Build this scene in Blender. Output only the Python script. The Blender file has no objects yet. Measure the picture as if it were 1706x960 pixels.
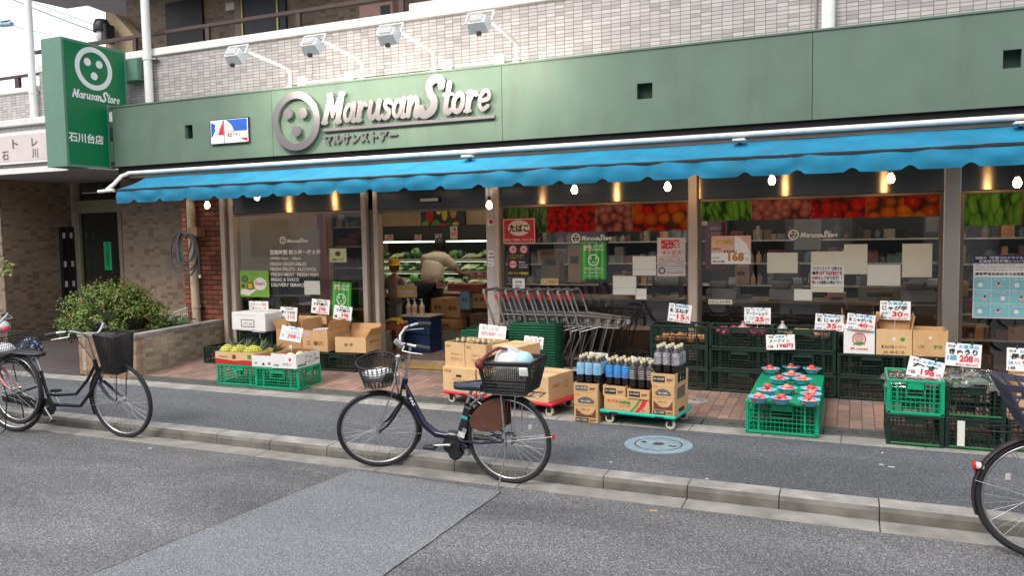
import bpy, bmesh, math, random
from mathutils import Vector, Matrix, Euler, noise
import numpy as np
random.seed(7)
PI = math.pi
sc = bpy.context.scene
C = sc.collection
# ------------------------------------------------------------------ camera
W_, H_ = 1706.0, 960.0
FPX, YAW, PIT, ROL, CAMH = 1315.8, 0.406657, -0.0688024, -0.0169713, 1.8
def _basis():
    f = Vector((-math.sin(YAW)*math.cos(PIT), math.cos(YAW)*math.cos(PIT), math.sin(PIT)))
    r = f.cross(Vector((0, 0, 1))).normalized(); u = r.cross(f)
    c, s = math.cos(ROL), math.sin(ROL)
    return c*r + s*u, -s*r + c*u, f
CR, CU, CF = _basis()
cam = bpy.data.cameras.new('camera'); camo = bpy.data.objects.new('camera', cam); C.objects.link(camo)
camo.matrix_world = Matrix(((CR.x, CU.x, -CF.x, 0), (CR.y, CU.y, -CF.y, 0), (CR.z, CU.z, -CF.z, CAMH), (0, 0, 0, 1)))
cam.sensor_width = 36; cam.lens = FPX/W_*36; cam.clip_start = 0.1; cam.clip_end = 2000
sc.camera = camo
# ------------------------------------------------------------------ world and sun
SUN_EL, SUN_AZ = math.radians(48), math.radians(200)   # azimuth the light comes from, clockwise from +Y
wd = bpy.data.worlds.new('World'); sc.world = wd; wd.use_nodes = True
nt = wd.node_tree; nt.nodes.clear()
sky = nt.nodes.new('ShaderNodeTexSky'); sky.sky_type = 'NISHITA'; sky.sun_disc = False
sky.sun_elevation = SUN_EL; sky.sun_rotation = SUN_AZ; sky.air_density = 1.0; sky.dust_density = 5.0; sky.ozone_density = 1.0
bg = nt.nodes.new('ShaderNodeBackground'); bg.inputs[1].default_value = 0.06
wo = nt.nodes.new('ShaderNodeOutputWorld')
bg2 = nt.nodes.new('ShaderNodeBackground'); bg2.inputs[0].default_value = (.93, .96, 1.0, 1); bg2.inputs[1].default_value = 0.80   # thin white cloud over the whole sky
ads = nt.nodes.new('ShaderNodeAddShader')
nt.links.new(sky.outputs[0], bg.inputs[0]); nt.links.new(bg.outputs[0], ads.inputs[0]); nt.links.new(bg2.outputs[0], ads.inputs[1]); nt.links.new(ads.outputs[0], wo.inputs[0])
sl = bpy.data.lights.new('sun', 'SUN'); sl.energy = 1.1; sl.angle = math.radians(18); sl.color = (1.0, 0.95, 0.88)
so = bpy.data.objects.new('sun', sl); C.objects.link(so)
so.rotation_euler = Euler((PI/2 - SUN_EL, 0, PI - SUN_AZ), 'XYZ')
sc.view_settings.view_transform = 'Standard'; sc.view_settings.look = 'None'
sc.view_settings.exposure = 0.66; sc.view_settings.gamma = 1.0
sc.cycles.use_denoising = True; sc.cycles.max_bounces = 8; sc.cycles.transparent_max_bounces = 16
sc.cycles.sample_clamp_indirect = 6.0
# ------------------------------------------------------------------ a picture point on a plane of known depth or height
def ray(x, y): return CF + CR*((x-853)/FPX) - CU*((y-480)/FPX)
def OZ(x, y, z): d = ray(x, y); return Vector((0, 0, CAMH)) + d*((z-CAMH)/d.z)
def OY(x, y, Y): d = ray(x, y); return Vector((0, 0, CAMH)) + d*(Y/d.y)
def OX(x, y, X): d = ray(x, y); return Vector((0, 0, CAMH)) + d*(X/d.x)
# ------------------------------------------------------------------ materials
MATS = {}
def _new(name):
    m = bpy.data.materials.new(name); m.use_nodes = True
    return m, m.node_tree, m.node_tree.nodes['Principled BSDF']
def pm(name, col, rough=0.6, metal=0.0, var=0.12, vscale=6.0, bump=0.0, bscale=60.0, emit=0.0, alpha=1.0, spec=0.5, trans=0.0, island=0.0, dirt=0.0):
    """a plain surface with slight colour and roughness variation"""
    if name in MATS: return MATS[name]
    m, t, p = _new(name); N = t.nodes; L = t.links
    p.inputs['Roughness'].default_value = rough; p.inputs['Metallic'].default_value = metal
    p.inputs['Specular IOR Level'].default_value = spec; p.inputs['Alpha'].default_value = alpha
    p.inputs['Transmission Weight'].default_value = trans
    c4 = (*col, 1)
    tc = N.new('ShaderNodeTexCoord')
    if var > 0 or island > 0 or dirt > 0:
        rgb = N.new('ShaderNodeRGB'); rgb.outputs[0].default_value = c4; out = rgb.outputs[0]
        if var > 0:
            nz = N.new('ShaderNodeTexNoise'); nz.inputs['Scale'].default_value = vscale; nz.inputs['Detail'].default_value = 6
            L.new(tc.outputs['Object'], nz.inputs['Vector'])
            mr = N.new('ShaderNodeMapRange'); mr.inputs[1].default_value = .3; mr.inputs[2].default_value = .7
            mr.inputs[3].default_value = 1-var; mr.inputs[4].default_value = 1+var
            L.new(nz.outputs[0], mr.inputs[0])
            mx = N.new('ShaderNodeVectorMath'); mx.operation = 'SCALE'
            L.new(out, mx.inputs[0]); L.new(mr.outputs[0], mx.inputs['Scale']); out = mx.outputs[0]
            m2 = N.new('ShaderNodeMapRange'); m2.inputs[3].default_value = max(.03, rough-.12); m2.inputs[4].default_value = min(1, rough+.12)
            L.new(nz.outputs[0], m2.inputs[0]); L.new(m2.outputs[0], p.inputs['Roughness'])
        if island > 0:
            ge = N.new('ShaderNodeNewGeometry'); hs = N.new('ShaderNodeHueSaturation')
            a = N.new('ShaderNodeMapRange'); a.inputs[3].default_value = 1-island; a.inputs[4].default_value = 1+island
            L.new(ge.outputs['Random Per Island'], a.inputs[0]); L.new(a.outputs[0], hs.inputs['Value'])
            b = N.new('ShaderNodeMapRange'); b.inputs[3].default_value = .5-island*.09; b.inputs[4].default_value = .5+island*.05
            fr = N.new('ShaderNodeMath'); fr.operation = 'FRACT'; mu = N.new('ShaderNodeMath'); mu.operation = 'MULTIPLY'; mu.inputs[1].default_value = 17.3
            L.new(ge.outputs['Random Per Island'], mu.inputs[0]); L.new(mu.outputs[0], fr.inputs[0]); L.new(fr.outputs[0], b.inputs[0]); L.new(b.outputs[0], hs.inputs['Hue'])
            L.new(out, hs.inputs['Color']); out = hs.outputs[0]
        if dirt > 0:
            n2 = N.new('ShaderNodeTexNoise'); n2.inputs['Scale'].default_value = 1.7; n2.inputs['Detail'].default_value = 9; n2.inputs['Roughness'].default_value = .7
            mp = N.new('ShaderNodeMapping'); mp.inputs['Scale'].default_value = (2.2, 2.2, .35)
            L.new(tc.outputs['Object'], mp.inputs[0]); L.new(mp.outputs[0], n2.inputs['Vector'])
            r2 = N.new('ShaderNodeMapRange'); r2.inputs[1].default_value = .5; r2.inputs[2].default_value = .75; r2.inputs[4].default_value = dirt
            L.new(n2.outputs[0], r2.inputs[0])
            mm = N.new('ShaderNodeMix'); mm.data_type = 'RGBA'; mm.inputs[7].default_value = (.09, .08, .06, 1)
            L.new(r2.outputs[0], mm.inputs[0]); L.new(out, mm.inputs[6]); out = mm.outputs[2]
        L.new(out, p.inputs['Base Color'])
    else:
        p.inputs['Base Color'].default_value = c4
    if bump > 0:
        nb = N.new('ShaderNodeTexNoise'); nb.inputs['Scale'].default_value = bscale; nb.inputs['Detail'].default_value = 4
        L.new(tc.outputs['Object'], nb.inputs['Vector'])
        bu = N.new('ShaderNodeBump'); bu.inputs['Strength'].default_value = bump; bu.inputs['Distance'].default_value = .004
        L.new(nb.outputs[0], bu.inputs['Height']); L.new(bu.outputs[0], p.inputs['Normal'])
    if emit > 0:
        p.inputs['Emission Color'].default_value = c4; p.inputs['Emission Strength'].default_value = emit
    MATS[name] = m
    return m
def tile_mat(name, w, h, gap, cols, joint, rough=.45, axis='XZ', off=0.0, bump=.5, dirt=.12, skew=0.0):
    """tiles w by h laid on a wall (XZ: along the wall and up) or a floor (XY), each tile one of the given colours"""
    m, t, p = _new(name); N = t.nodes; L = t.links
    ge = N.new('ShaderNodeNewGeometry'); sp = N.new('ShaderNodeSeparateXYZ'); L.new(ge.outputs['Position'], sp.inputs[0])
    def M(op, a, b=None):
        n = N.new('ShaderNodeMath'); n.operation = op
        for i, v in enumerate((a, b)):
            if v is None: continue
            if isinstance(v, (int, float)): n.inputs[i].default_value = v
            else: L.new(v, n.inputs[i])
        return n.outputs[0]
    if axis == 'XZ': u = M('ADD', sp.outputs[0], sp.outputs[1]); v = sp.outputs[2]
    else: u = sp.outputs[1]; v = sp.outputs[0]
    U = M('DIVIDE', M('ADD', u, 50.0), w); V = M('DIVIDE', M('ADD', v, 50.0), h)
    row = M('FLOOR', V)
    U = M('ADD', U, M('MULTIPLY', M('MODULO', row, 2.0), off))
    col = M('FLOOR', U)
    fu = M('MULTIPLY', M('FRACT', U), w); fv = M('MULTIPLY', M('FRACT', V), h)
    du = M('MINIMUM', fu, M('SUBTRACT', w, fu)); dv = M('MINIMUM', fv, M('SUBTRACT', h, fv))
    d = M('MINIMUM', du, dv)
    mask = N.new('ShaderNodeMapRange'); mask.inputs[1].default_value = gap*.35; mask.inputs[2].default_value = gap*.65; L.new(d, mask.inputs[0])
    cx = N.new('ShaderNodeCombineXYZ'); L.new(col, cx.inputs[0]); L.new(row, cx.inputs[1])
    wn = N.new('ShaderNodeTexWhiteNoise'); wn.noise_dimensions = '2D'; L.new(cx.outputs[0], wn.inputs['Vector'])
    cr = N.new('ShaderNodeValToRGB'); cr.color_ramp.interpolation = 'CONSTANT'
    e = cr.color_ramp.elements; acc = 0; tot = sum(c[1] for c in cols)
    while len(e) < len(cols): e.new(.5)
    for i, (c, wgt) in enumerate(cols): e[i].position = acc/tot; e[i].color = (*c, 1); acc += wgt
    L.new(wn.outputs[0], cr.inputs[0])
    nz = N.new('ShaderNodeTexNoise'); nz.inputs['Scale'].default_value = 1.3; nz.inputs['Detail'].default_value = 8; nz.inputs['Roughness'].default_value = .65
    L.new(ge.outputs['Position'], nz.inputs['Vector'])
    mr = N.new('ShaderNodeMapRange'); mr.inputs[1].default_value = .3; mr.inputs[2].default_value = .75; mr.inputs[3].default_value = 1+dirt; mr.inputs[4].default_value = 1-dirt*1.6
    L.new(nz.outputs[0], mr.inputs[0])
    mx = N.new('ShaderNodeMix'); mx.data_type = 'RGBA'; mx.inputs[6].default_value = (*joint, 1); L.new(mask.outputs[0], mx.inputs[0]); L.new(cr.outputs[0], mx.inputs[7])
    s = N.new('ShaderNodeVectorMath'); s.operation = 'SCALE'; L.new(mx.outputs[2], s.inputs[0]); L.new(mr.outputs[0], s.inputs['Scale'])
    L.new(s.outputs[0], p.inputs['Base Color'])
    bu = N.new('ShaderNodeBump'); bu.inputs['Strength'].default_value = bump; bu.inputs['Distance'].default_value = .004
    hh = M('ADD', mask.outputs[0], M('MULTIPLY', wn.outputs[0], .25)); L.new(hh, bu.inputs['Height']); L.new(bu.outputs[0], p.inputs['Normal'])
    p.inputs['Roughness'].default_value = rough
    MATS[name] = m
    return m
def asphalt(name, base, speck, scale=170.0, light=(.3, .3, .3), stain=.25, warm=(1, 1, 1)):
    m, t, p = _new(name); N = t.nodes; L = t.links
    tc = N.new('ShaderNodeTexCoord')
    vo = N.new('ShaderNodeTexVoronoi'); vo.inputs['Scale'].default_value = scale; L.new(tc.outputs['Object'], vo.inputs['Vector'])
    wn = N.new('ShaderNodeTexWhiteNoise'); L.new(vo.outputs['Color'], wn.inputs['Vector'])
    cr = N.new('ShaderNodeValToRGB'); e = cr.color_ramp.elements
    e[0].position = 0; e[0].color = (*[b*.45 for b in base], 1); e[1].position = 1; e[1].color = (*light, 1)
    k = e.new(.35); k.color = (*[b*.8 for b in base], 1); k = e.new(.8); k.color = (*[b*1.25 for b in base], 1); k = e.new(.93); k.color = (*[b*2*speck for b in base], 1)
    L.new(wn.outputs[0], cr.inputs[0])
    n1 = N.new('ShaderNodeTexNoise'); n1.inputs['Scale'].default_value = .55; n1.inputs['Detail'].default_value = 10; n1.inputs['Roughness'].default_value = .62; n1.inputs['Distortion'].default_value = .5
    mp = N.new('ShaderNodeMapping'); mp.inputs['Scale'].default_value = (.7, 1.8, 1); L.new(tc.outputs['Object'], mp.inputs[0]); L.new(mp.outputs[0], n1.inputs['Vector'])
    mr = N.new('ShaderNodeMapRange'); mr.inputs[1].default_value = .35; mr.inputs[2].default_value = .68; mr.inputs[3].default_value = 1-stain; mr.inputs[4].default_value = 1+stain
    L.new(n1.outputs[0], mr.inputs[0])
    s = N.new('ShaderNodeVectorMath'); s.operation = 'SCALE'; L.new(cr.outputs[0], s.inputs[0]); L.new(mr.outputs[0], s.inputs['Scale'])
    L.new(s.outputs[0], p.inputs['Base Color']); p.inputs['Roughness'].default_value = .85; p.inputs['Specular IOR Level'].default_value = .25
    bu = N.new('ShaderNodeBump'); bu.inputs['Strength'].default_value = .7; bu.inputs['Distance'].default_value = .004
    L.new(vo.outputs['Distance'], bu.inputs['Height']); L.new(bu.outputs[0], p.inputs['Normal'])
    MATS[name] = m; return m
def produce_mat(name, kind):
    """the printed photograph of vegetables on a shop window strip: round fruit or long pods"""
    m, t, p = _new(name); N = t.nodes; L = t.links
    ge = N.new('ShaderNodeNewGeometry'); mp = N.new('ShaderNodeMapping'); L.new(ge.outputs['Position'], mp.inputs[0])
    if kind in ('pod', 'okra', 'bean'):
        mp.inputs['Rotation'].default_value = (0, {'pod': .7, 'okra': -.5, 'bean': .3}[kind], 0)
        mp.inputs['Scale'].default_value = {'pod': (16, .01, 5), 'okra': (22, .01, 6), 'bean': (30, .01, 4)}[kind]
    else: mp.inputs['Scale'].default_value = {'cherry': (15, .01, 15), 'onion': (10.5, .01, 10.5), 'pepper': (7.5, .01, 8), 'tomato': (10, .01, 10)}[kind]
    vo = N.new('ShaderNodeTexVoronoi'); vo.voronoi_dimensions = '3D'; vo.inputs['Scale'].default_value = 1.0; vo.inputs['Randomness'].default_value = .75
    if kind in ('pod', 'okra', 'bean'):
        ns = N.new('ShaderNodeTexNoise'); ns.inputs['Scale'].default_value = 3.0; L.new(ge.outputs['Position'], ns.inputs['Vector'])
        ad = N.new('ShaderNodeVectorMath'); ad.operation = 'MULTIPLY_ADD'; ad.inputs[1].default_value = (3.2, 0, 3.2)
        L.new(ns.outputs['Color'], ad.inputs[0]); L.new(mp.outputs[0], ad.inputs[2]); L.new(ad.outputs[0], vo.inputs['Vector'])
    else: L.new(mp.outputs[0], vo.inputs['Vector'])
    pal = {'pod': [(.015, .05, .005), (.09, .24, .02), (.19, .38, .05), (.36, .5, .16)], 'okra': [(.015, .04, .015), (.07, .15, .04), (.17, .26, .08), (.4, .45, .25)],
           'bean': [(.01, .02, .01), (.04, .07, .03), (.1, .13, .06), (.3, .3, .2)],
           'cherry': [(.05, .004, .004), (.38, .006, .012), (.55, .012, .025), (.75, .25, .22)], 'onion': [(.07, .012, .012), (.28, .07, .055), (.45, .17, .13), (.65, .45, .36)],
           'pepper': [(.06, .004, .003), (.38, .012, .005), (.55, .06, .01), (.8, .40, .12)], 'tomato': [(.06, .004, .004), (.36, .008, .010), (.5, .014, .016), (.75, .3, .27)]}[kind]
    cr = N.new('ShaderNodeValToRGB'); e = cr.color_ramp.elements; e[0].position = 0; e[0].color = (*pal[3], 1); e[1].position = .72; e[1].color = (*pal[0], 1)
    k = e.new(.1); k.color = (*pal[2], 1); k = e.new(.52); k.color = (*pal[1], 1)
    off = N.new('ShaderNodeMath'); off.operation = 'ADD'; off.inputs[1].default_value = 0; L.new(vo.outputs['Distance'], off.inputs[0]); L.new(off.outputs[0], cr.inputs[0])
    hs = N.new('ShaderNodeHueSaturation'); sp = N.new('ShaderNodeSeparateColor'); L.new(vo.outputs['Color'], sp.inputs[0])
    a = N.new('ShaderNodeMapRange'); hw = .045 if kind == 'pepper' else .008; a.inputs[3].default_value = .5-hw*.3; a.inputs[4].default_value = .5+hw
    L.new(sp.outputs[0], a.inputs[0]); L.new(a.outputs[0], hs.inputs['Hue'])
    b = N.new('ShaderNodeMapRange'); b.inputs[3].default_value = .6; b.inputs[4].default_value = 1.25; L.new(sp.outputs[1], b.inputs[0]); L.new(b.outputs[0], hs.inputs['Value'])
    L.new(cr.outputs[0], hs.inputs['Color']); hs.inputs['Saturation'].default_value = 1.02; L.new(hs.outputs[0], p.inputs['Base Color']); p.inputs['Roughness'].default_value = .55; p.inputs['Specular IOR Level'].default_value = .15
    MATS[name] = m; return m
def glass_mat(name, tint=(.9, .93, .92), haze=0.0, boost=1.0, rough=0.0):
    """thin shop glass: see-through, with the street mirrored in it"""
    m = bpy.data.materials.new(name); m.use_nodes = True; t = m.node_tree; N = t.nodes; L = t.links; N.clear()
    o = N.new('ShaderNodeOutputMaterial'); tr = N.new('ShaderNodeBsdfTransparent'); tr.inputs[0].default_value = (*tint, 1)
    gl = N.new('ShaderNodeBsdfGlossy'); gl.inputs['Roughness'].default_value = rough
    fr = N.new('ShaderNodeFresnel'); fr.inputs[0].default_value = 1.5
    mu = N.new('ShaderNodeMath'); mu.operation = 'MULTIPLY'; mu.inputs[1].default_value = boost; mu.use_clamp = True; L.new(fr.outputs[0], mu.inputs[0])
    mx = N.new('ShaderNodeMixShader'); L.new(mu.outputs[0], mx.inputs[0]); L.new(tr.outputs[0], mx.inputs[1]); L.new(gl.outputs[0], mx.inputs[2]); last = mx.outputs[0]
    if haze > 0:
        di = N.new('ShaderNodeBsdfDiffuse'); di.inputs[0].default_value = (.62, .62, .58, 1); m3 = N.new('ShaderNodeMixShader'); m3.inputs[0].default_value = haze
        L.new(last, m3.inputs[1]); L.new(di.outputs[0], m3.inputs[2]); last = m3.outputs[0]
    L.new(last, o.inputs[0]); MATS[name] = m; return m
def brushed(name, col, rough, aniso, rot=0.0):
    m, t, p = _new(name); N = t.nodes; L = t.links
    p.inputs['Base Color'].default_value = (*col, 1); p.inputs['Metallic'].default_value = 1; p.inputs['Roughness'].default_value = rough
    p.inputs['Anisotropic'].default_value = aniso; p.inputs['Anisotropic Rotation'].default_value = rot
    tg = N.new('ShaderNodeTangent'); tg.direction_type = 'RADIAL'; tg.axis = 'Z'; L.new(tg.outputs[0], p.inputs['Tangent'])
    MATS[name] = m; return m
# ------------------------------------------------------------------ mesh collector
class MB:
    def __init__(s): s.v = []; s.f = []; s.m = []; s.sm = []; s.mats = []; s.X = Matrix.Identity(4)
    def mi(s, mat):
        if mat not in s.mats: s.mats.append(mat)
        return s.mats.index(mat)
    def add(s, vs, fs, mat, smooth=False):
        b = len(s.v); X = s.X; k = s.mi(mat)
        for p in vs: s.v.append(tuple(X @ Vector(p)))
        for f in fs: s.f.append([b+i for i in f]); s.m.append(k); s.sm.append(smooth)
    def box(s, x0, x1, y0, y1, z0, z1, mat, b=0.0):
        if x0 > x1: x0, x1 = x1, x0
        if y0 > y1: y0, y1 = y1, y0
        if z0 > z1: z0, z1 = z1, z0
        if b > 0:
            b = min(b, (x1-x0)*.45, (y1-y0)*.45, (z1-z0)*.45)
            vs = []; idx = {}
            for xi in (0, 1):
                for yi in (0, 1):
                    for zi in (0, 1):
                        X = (x0, x1)[xi]; Y = (y0, y1)[yi]; Z = (z0, z1)[zi]
                        dx = b*(1-2*xi); dy = b*(1-2*yi); dz = b*(1-2*zi)
                        idx[xi, yi, zi] = len(vs); vs += [(X, Y+dy, Z+dz), (X+dx, Y, Z+dz), (X+dx, Y+dy, Z)]
            g = lambda a, b_, c, k: idx[a, b_, c]+k
            fs = [[g(0,0,0,0), g(0,0,1,0), g(0,1,1,0), g(0,1,0,0)], [g(1,0,0,0), g(1,1,0,0), g(1,1,1,0), g(1,0,1,0)],
                  [g(0,0,0,1), g(1,0,0,1), g(1,0,1,1), g(0,0,1,1)], [g(0,1,0,1), g(0,1,1,1), g(1,1,1,1), g(1,1,0,1)],
                  [g(0,0,0,2), g(0,1,0,2), g(1,1,0,2), g(1,0,0,2)], [g(0,0,1,2), g(1,0,1,2), g(1,1,1,2), g(0,1,1,2)]]
            for a in (0, 1):
                for c in (0, 1):
                    fs.append([g(a,c,0,0), g(a,c,0,1), g(a,c,1,1), g(a,c,1,0)]); fs.append([g(a,0,c,0), g(a,0,c,2), g(a,1,c,2), g(a,1,c,0)]); fs.append([g(0,a,c,1), g(0,a,c,2), g(1,a,c,2), g(1,a,c,1)])
                    for e_ in (0, 1): fs.append([g(a,c,e_,0), g(a,c,e_,1), g(a,c,e_,2)])
            s.add(vs, fs, mat); return
        s.add([(x0,y0,z0),(x1,y0,z0),(x1,y1,z0),(x0,y1,z0),(x0,y0,z1),(x1,y0,z1),(x1,y1,z1),(x0,y1,z1)],
              [(0,3,2,1),(4,5,6,7),(0,1,5,4),(1,2,6,5),(2,3,7,6),(3,0,4,7)], mat)
    def quad(s, a, b, c, d, mat): s.add([a, b, c, d], [(0, 1, 2, 3)], mat)
    def tube(s, pts, r, mat, n=8, closed=False, cap=True, smooth=True):
        pts = [Vector(p) for p in pts]; k = len(pts)
        if not isinstance(r, (list, tuple)): r = [r]*k
        vs = []; fs = []; prev = None
        for i, p in enumerate(pts):
            if closed: d = pts[(i+1) % k] - pts[i-1]
            else: d = pts[min(i+1, k-1)] - pts[max(i-1, 0)]
            if d.length < 1e-9: d = Vector((0, 0, 1))
            d.normalize()
            if prev is None:
                a = d.cross(Vector((0, 0, 1)))
                if a.length < .05: a = d.cross(Vector((0, 1, 0)))
                a.normalize()
            else:
                a = prev - d*prev.dot(d)
                if a.length < 1e-6: a = d.orthogonal()
                a.normalize()
            prev = a; b = d.cross(a)
            for j in range(n):
                t = 2*PI*j/n; vs.append(p + a*(math.cos(t)*r[i]) + b*(math.sin(t)*r[i]))
        for i in range(k if closed else k-1):
            q = (i+1) % k
            for j in range(n): fs.append((i*n+j, i*n+(j+1) % n, q*n+(j+1) % n, q*n+j))
        s.add(vs, fs, mat, smooth)
        if cap and not closed:
            s.add(vs[:n], [tuple(range(n))[::-1]], mat); s.add(vs[-n:], [tuple(range(n))], mat)
    def cyl(s, a, b, r, mat, n=16, r2=None, smooth=True): s.tube([a, b], [r, r if r2 is None else r2], mat, n, smooth=smooth)
    def lathe(s, prof, mat, o=(0, 0, 0), n=20, axis='Z', smooth=True, capb=False, capt=False):
        vs = []; fs = []; k = len(prof)
        for (r, h) in prof:
            for j in range(n):
                t = 2*PI*j/n; c, q = math.cos(t)*r, math.sin(t)*r
                p = (c, q, h) if axis == 'Z' else ((c, h, -q) if axis == 'Y' else (h, c, q))
                vs.append((p[0]+o[0], p[1]+o[1], p[2]+o[2]))
        for i in range(k-1):
            for j in range(n): fs.append((i*n+j, i*n+(j+1) % n, (i+1)*n+(j+1) % n, (i+1)*n+j))
        if capb: fs.append(tuple(range(n))[::-1])
        if capt: fs.append(tuple(range((k-1)*n, k*n)))
        s.add(vs, fs, mat, smooth)
    def ball(s, c, r, mat, n=12, m=8, sq=(1, 1, 1), smooth=True):
        vs = [(c[0], c[1], c[2]-r*sq[2])]; fs = []
        for i in range(1, m):
            a = -PI/2 + PI*i/m
            for j in range(n):
                t = 2*PI*j/n; vs.append((c[0]+math.cos(a)*math.cos(t)*r*sq[0], c[1]+math.cos(a)*math.sin(t)*r*sq[1], c[2]+math.sin(a)*r*sq[2]))
        vs.append((c[0], c[1], c[2]+r*sq[2])); top = len(vs)-1
        for j in range(n):
            fs.append((0, 1+(j+1) % n, 1+j)); fs.append((top, 1+(m-2)*n+j, 1+(m-2)*n+(j+1) % n))
            for i in range(m-2): fs.append((1+i*n+j, 1+i*n+(j+1) % n, 1+(i+1)*n+(j+1) % n, 1+(i+1)*n+j))
        s.add(vs, fs, mat, smooth)
    def prism(s, poly, o, ux, uy, depth, mat):
        """polygon in the plane (ux, uy) at o, thickened away from its facing side (ux x uy)"""
        o = Vector(o); ux = Vector(ux); uy = Vector(uy); nn = ux.cross(uy).normalized(); k = len(poly)
        a = [o+ux*x+uy*y for x, y in poly]; b = [p-nn*depth for p in a]
        s.add(a+b, [tuple(range(k)), tuple(range(2*k-1, k-1, -1))]+[(i, i+k, (i+1) % k+k, (i+1) % k) for i in range(k)], mat)
    def obj(s, name, parent=None, root=None, shift=None):
        me = bpy.data.meshes.new(name)
        sh = Vector(shift) if shift else Vector((0, 0, 0))
        vs = [tuple(Vector(p)-sh) for p in s.v] if shift else s.v
        me.from_pydata(vs, [], s.f)
        for m in s.mats: me.materials.append(m)
        if s.f:
            me.polygons.foreach_set('material_index', s.m); me.polygons.foreach_set('use_smooth', s.sm)
        me.update()
        o = bpy.data.objects.new(name, me); C.objects.link(o)
        if parent is not None: o.parent = parent
        return o
def tag(o, label, cat, group=None, kind=None):
    if label: o['label'] = label
    if cat: o['category'] = cat
    if group: o['group'] = group
    if kind: o['kind'] = kind
    return o
def thing(name, label, cat, loc=(0, 0, 0), group=None, rz=0.0):
    o = bpy.data.objects.new(name, None); C.objects.link(o); o.empty_display_size = .1
    o.location = loc; o.rotation_euler = (0, 0, rz); return tag(o, label, cat, group)
def wpart(mb, name, parent, label=None):
    """part modelled in world coordinates under an unrotated thing; parents above keep identity transforms"""
    r = parent
    while r.parent: r = r.parent
    o = mb.obj(name, parent, shift=r.location)
    if label: o['label'] = label
    return o
def one(mb, name, label, cat, loc=(0, 0, 0), group=None, kind=None, rz=0.0):
    """a thing that is one mesh, modelled round its own origin"""
    o = mb.obj(name); o.location = loc; o.rotation_euler = (0, 0, rz); return tag(o, label, cat, group, kind)
def wone(mb, name, label, cat, loc, group=None, kind=None):
    o = mb.obj(name, shift=loc); o.location = loc; return tag(o, label, cat, group, kind)
def struct(mb, name):
    o = mb.obj(name); o['kind'] = 'structure'; return o
KIDS = {}
def copy_tree(o, parent=None, top=True):
    c = o.copy(); C.objects.link(c)
    if parent is not None: c.parent = parent
    for ch in [x for x in bpy.data.objects if x.parent is o] if top is None else list(o.children): copy_tree(ch, c, False)
    return c
ORD = ['first', 'second', 'third', 'fourth', 'fifth', 'sixth', 'seventh', 'eighth', 'ninth', 'tenth', 'eleventh', 'twelfth', 'thirteenth', 'fourteenth', 'fifteenth', 'sixteenth', 'seventeenth', 'eighteenth', 'nineteenth', 'twentieth', 'twenty-first', 'twenty-second', 'twenty-third', 'twenty-fourth', 'twenty-fifth', 'twenty-sixth']
# ------------------------------------------------------------------ writing
TCACHE = {}
def tmesh(s, bold=0.0, shear=0.0):
    key = (s, bold, shear)
    if key in TCACHE: return TCACHE[key]
    cu = bpy.data.curves.new('writing', 'FONT'); cu.body = s; cu.size = 1; cu.offset = bold; cu.shear = shear; cu.resolution_u = 2
    ob = bpy.data.objects.new('writing', cu); C.objects.link(ob)
    dg = bpy.context.evaluated_depsgraph_get(); me = bpy.data.meshes.new_from_object(ob.evaluated_get(dg))
    vs = [(v.co.x, v.co.y) for v in me.vertices]; fs = [tuple(p.vertices) for p in me.polygons]
    bpy.data.objects.remove(ob); bpy.data.curves.remove(cu); bpy.data.meshes.remove(me)
    if not vs: vs = [(0, 0), (1, 0), (1, 1)]; fs = [(0, 1, 2)]
    x0 = min(v[0] for v in vs); x1 = max(v[0] for v in vs); y0 = min(v[1] for v in vs); y1 = max(v[1] for v in vs)
    TCACHE[key] = (vs, fs, x0, x1, y0, y1); return TCACHE[key]
def write(mb, s, o, ux, uy, w, h, mat, bold=0.0, shear=0.0, lift=0.0015):
    """fit the words into a rectangle w by h whose lower left is o"""
    vs, fs, x0, x1, y0, y1 = tmesh(s, bold, shear); o = Vector(o); ux = Vector(ux); uy = Vector(uy); n = ux.cross(uy).normalized()
    sx = w/max(x1-x0, 1e-4); sy = h/max(y1-y0, 1e-4)
    mb.add([o+ux*((x-x0)*sx)+uy*((y-y0)*sy)+n*lift for x, y in vs], fs, mat)
def _crom(p, k):
    if len(p) < 3: return p
    out = []
    for i in range(len(p)-1):
        a = p[max(i-1, 0)]; b = p[i]; c = p[i+1]; d = p[min(i+2, len(p)-1)]
        for j in range(k):
            t = j/k; out.append(tuple(.5*((2*b[q])+(-a[q]+c[q])*t+(2*a[q]-5*b[q]+4*c[q]-d[q])*t*t+(-a[q]+3*b[q]-3*c[q]+d[q])*t**3) for q in (0, 1)))
    out.append(p[-1]); return out
def _ell(cx, cy, rx, ry, a0=0, a1=360, n=12): return [(cx+rx*math.cos(math.radians(a0+(a1-a0)*i/n)), cy+ry*math.sin(math.radians(a0+(a1-a0)*i/n))) for i in range(n+1)]
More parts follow.
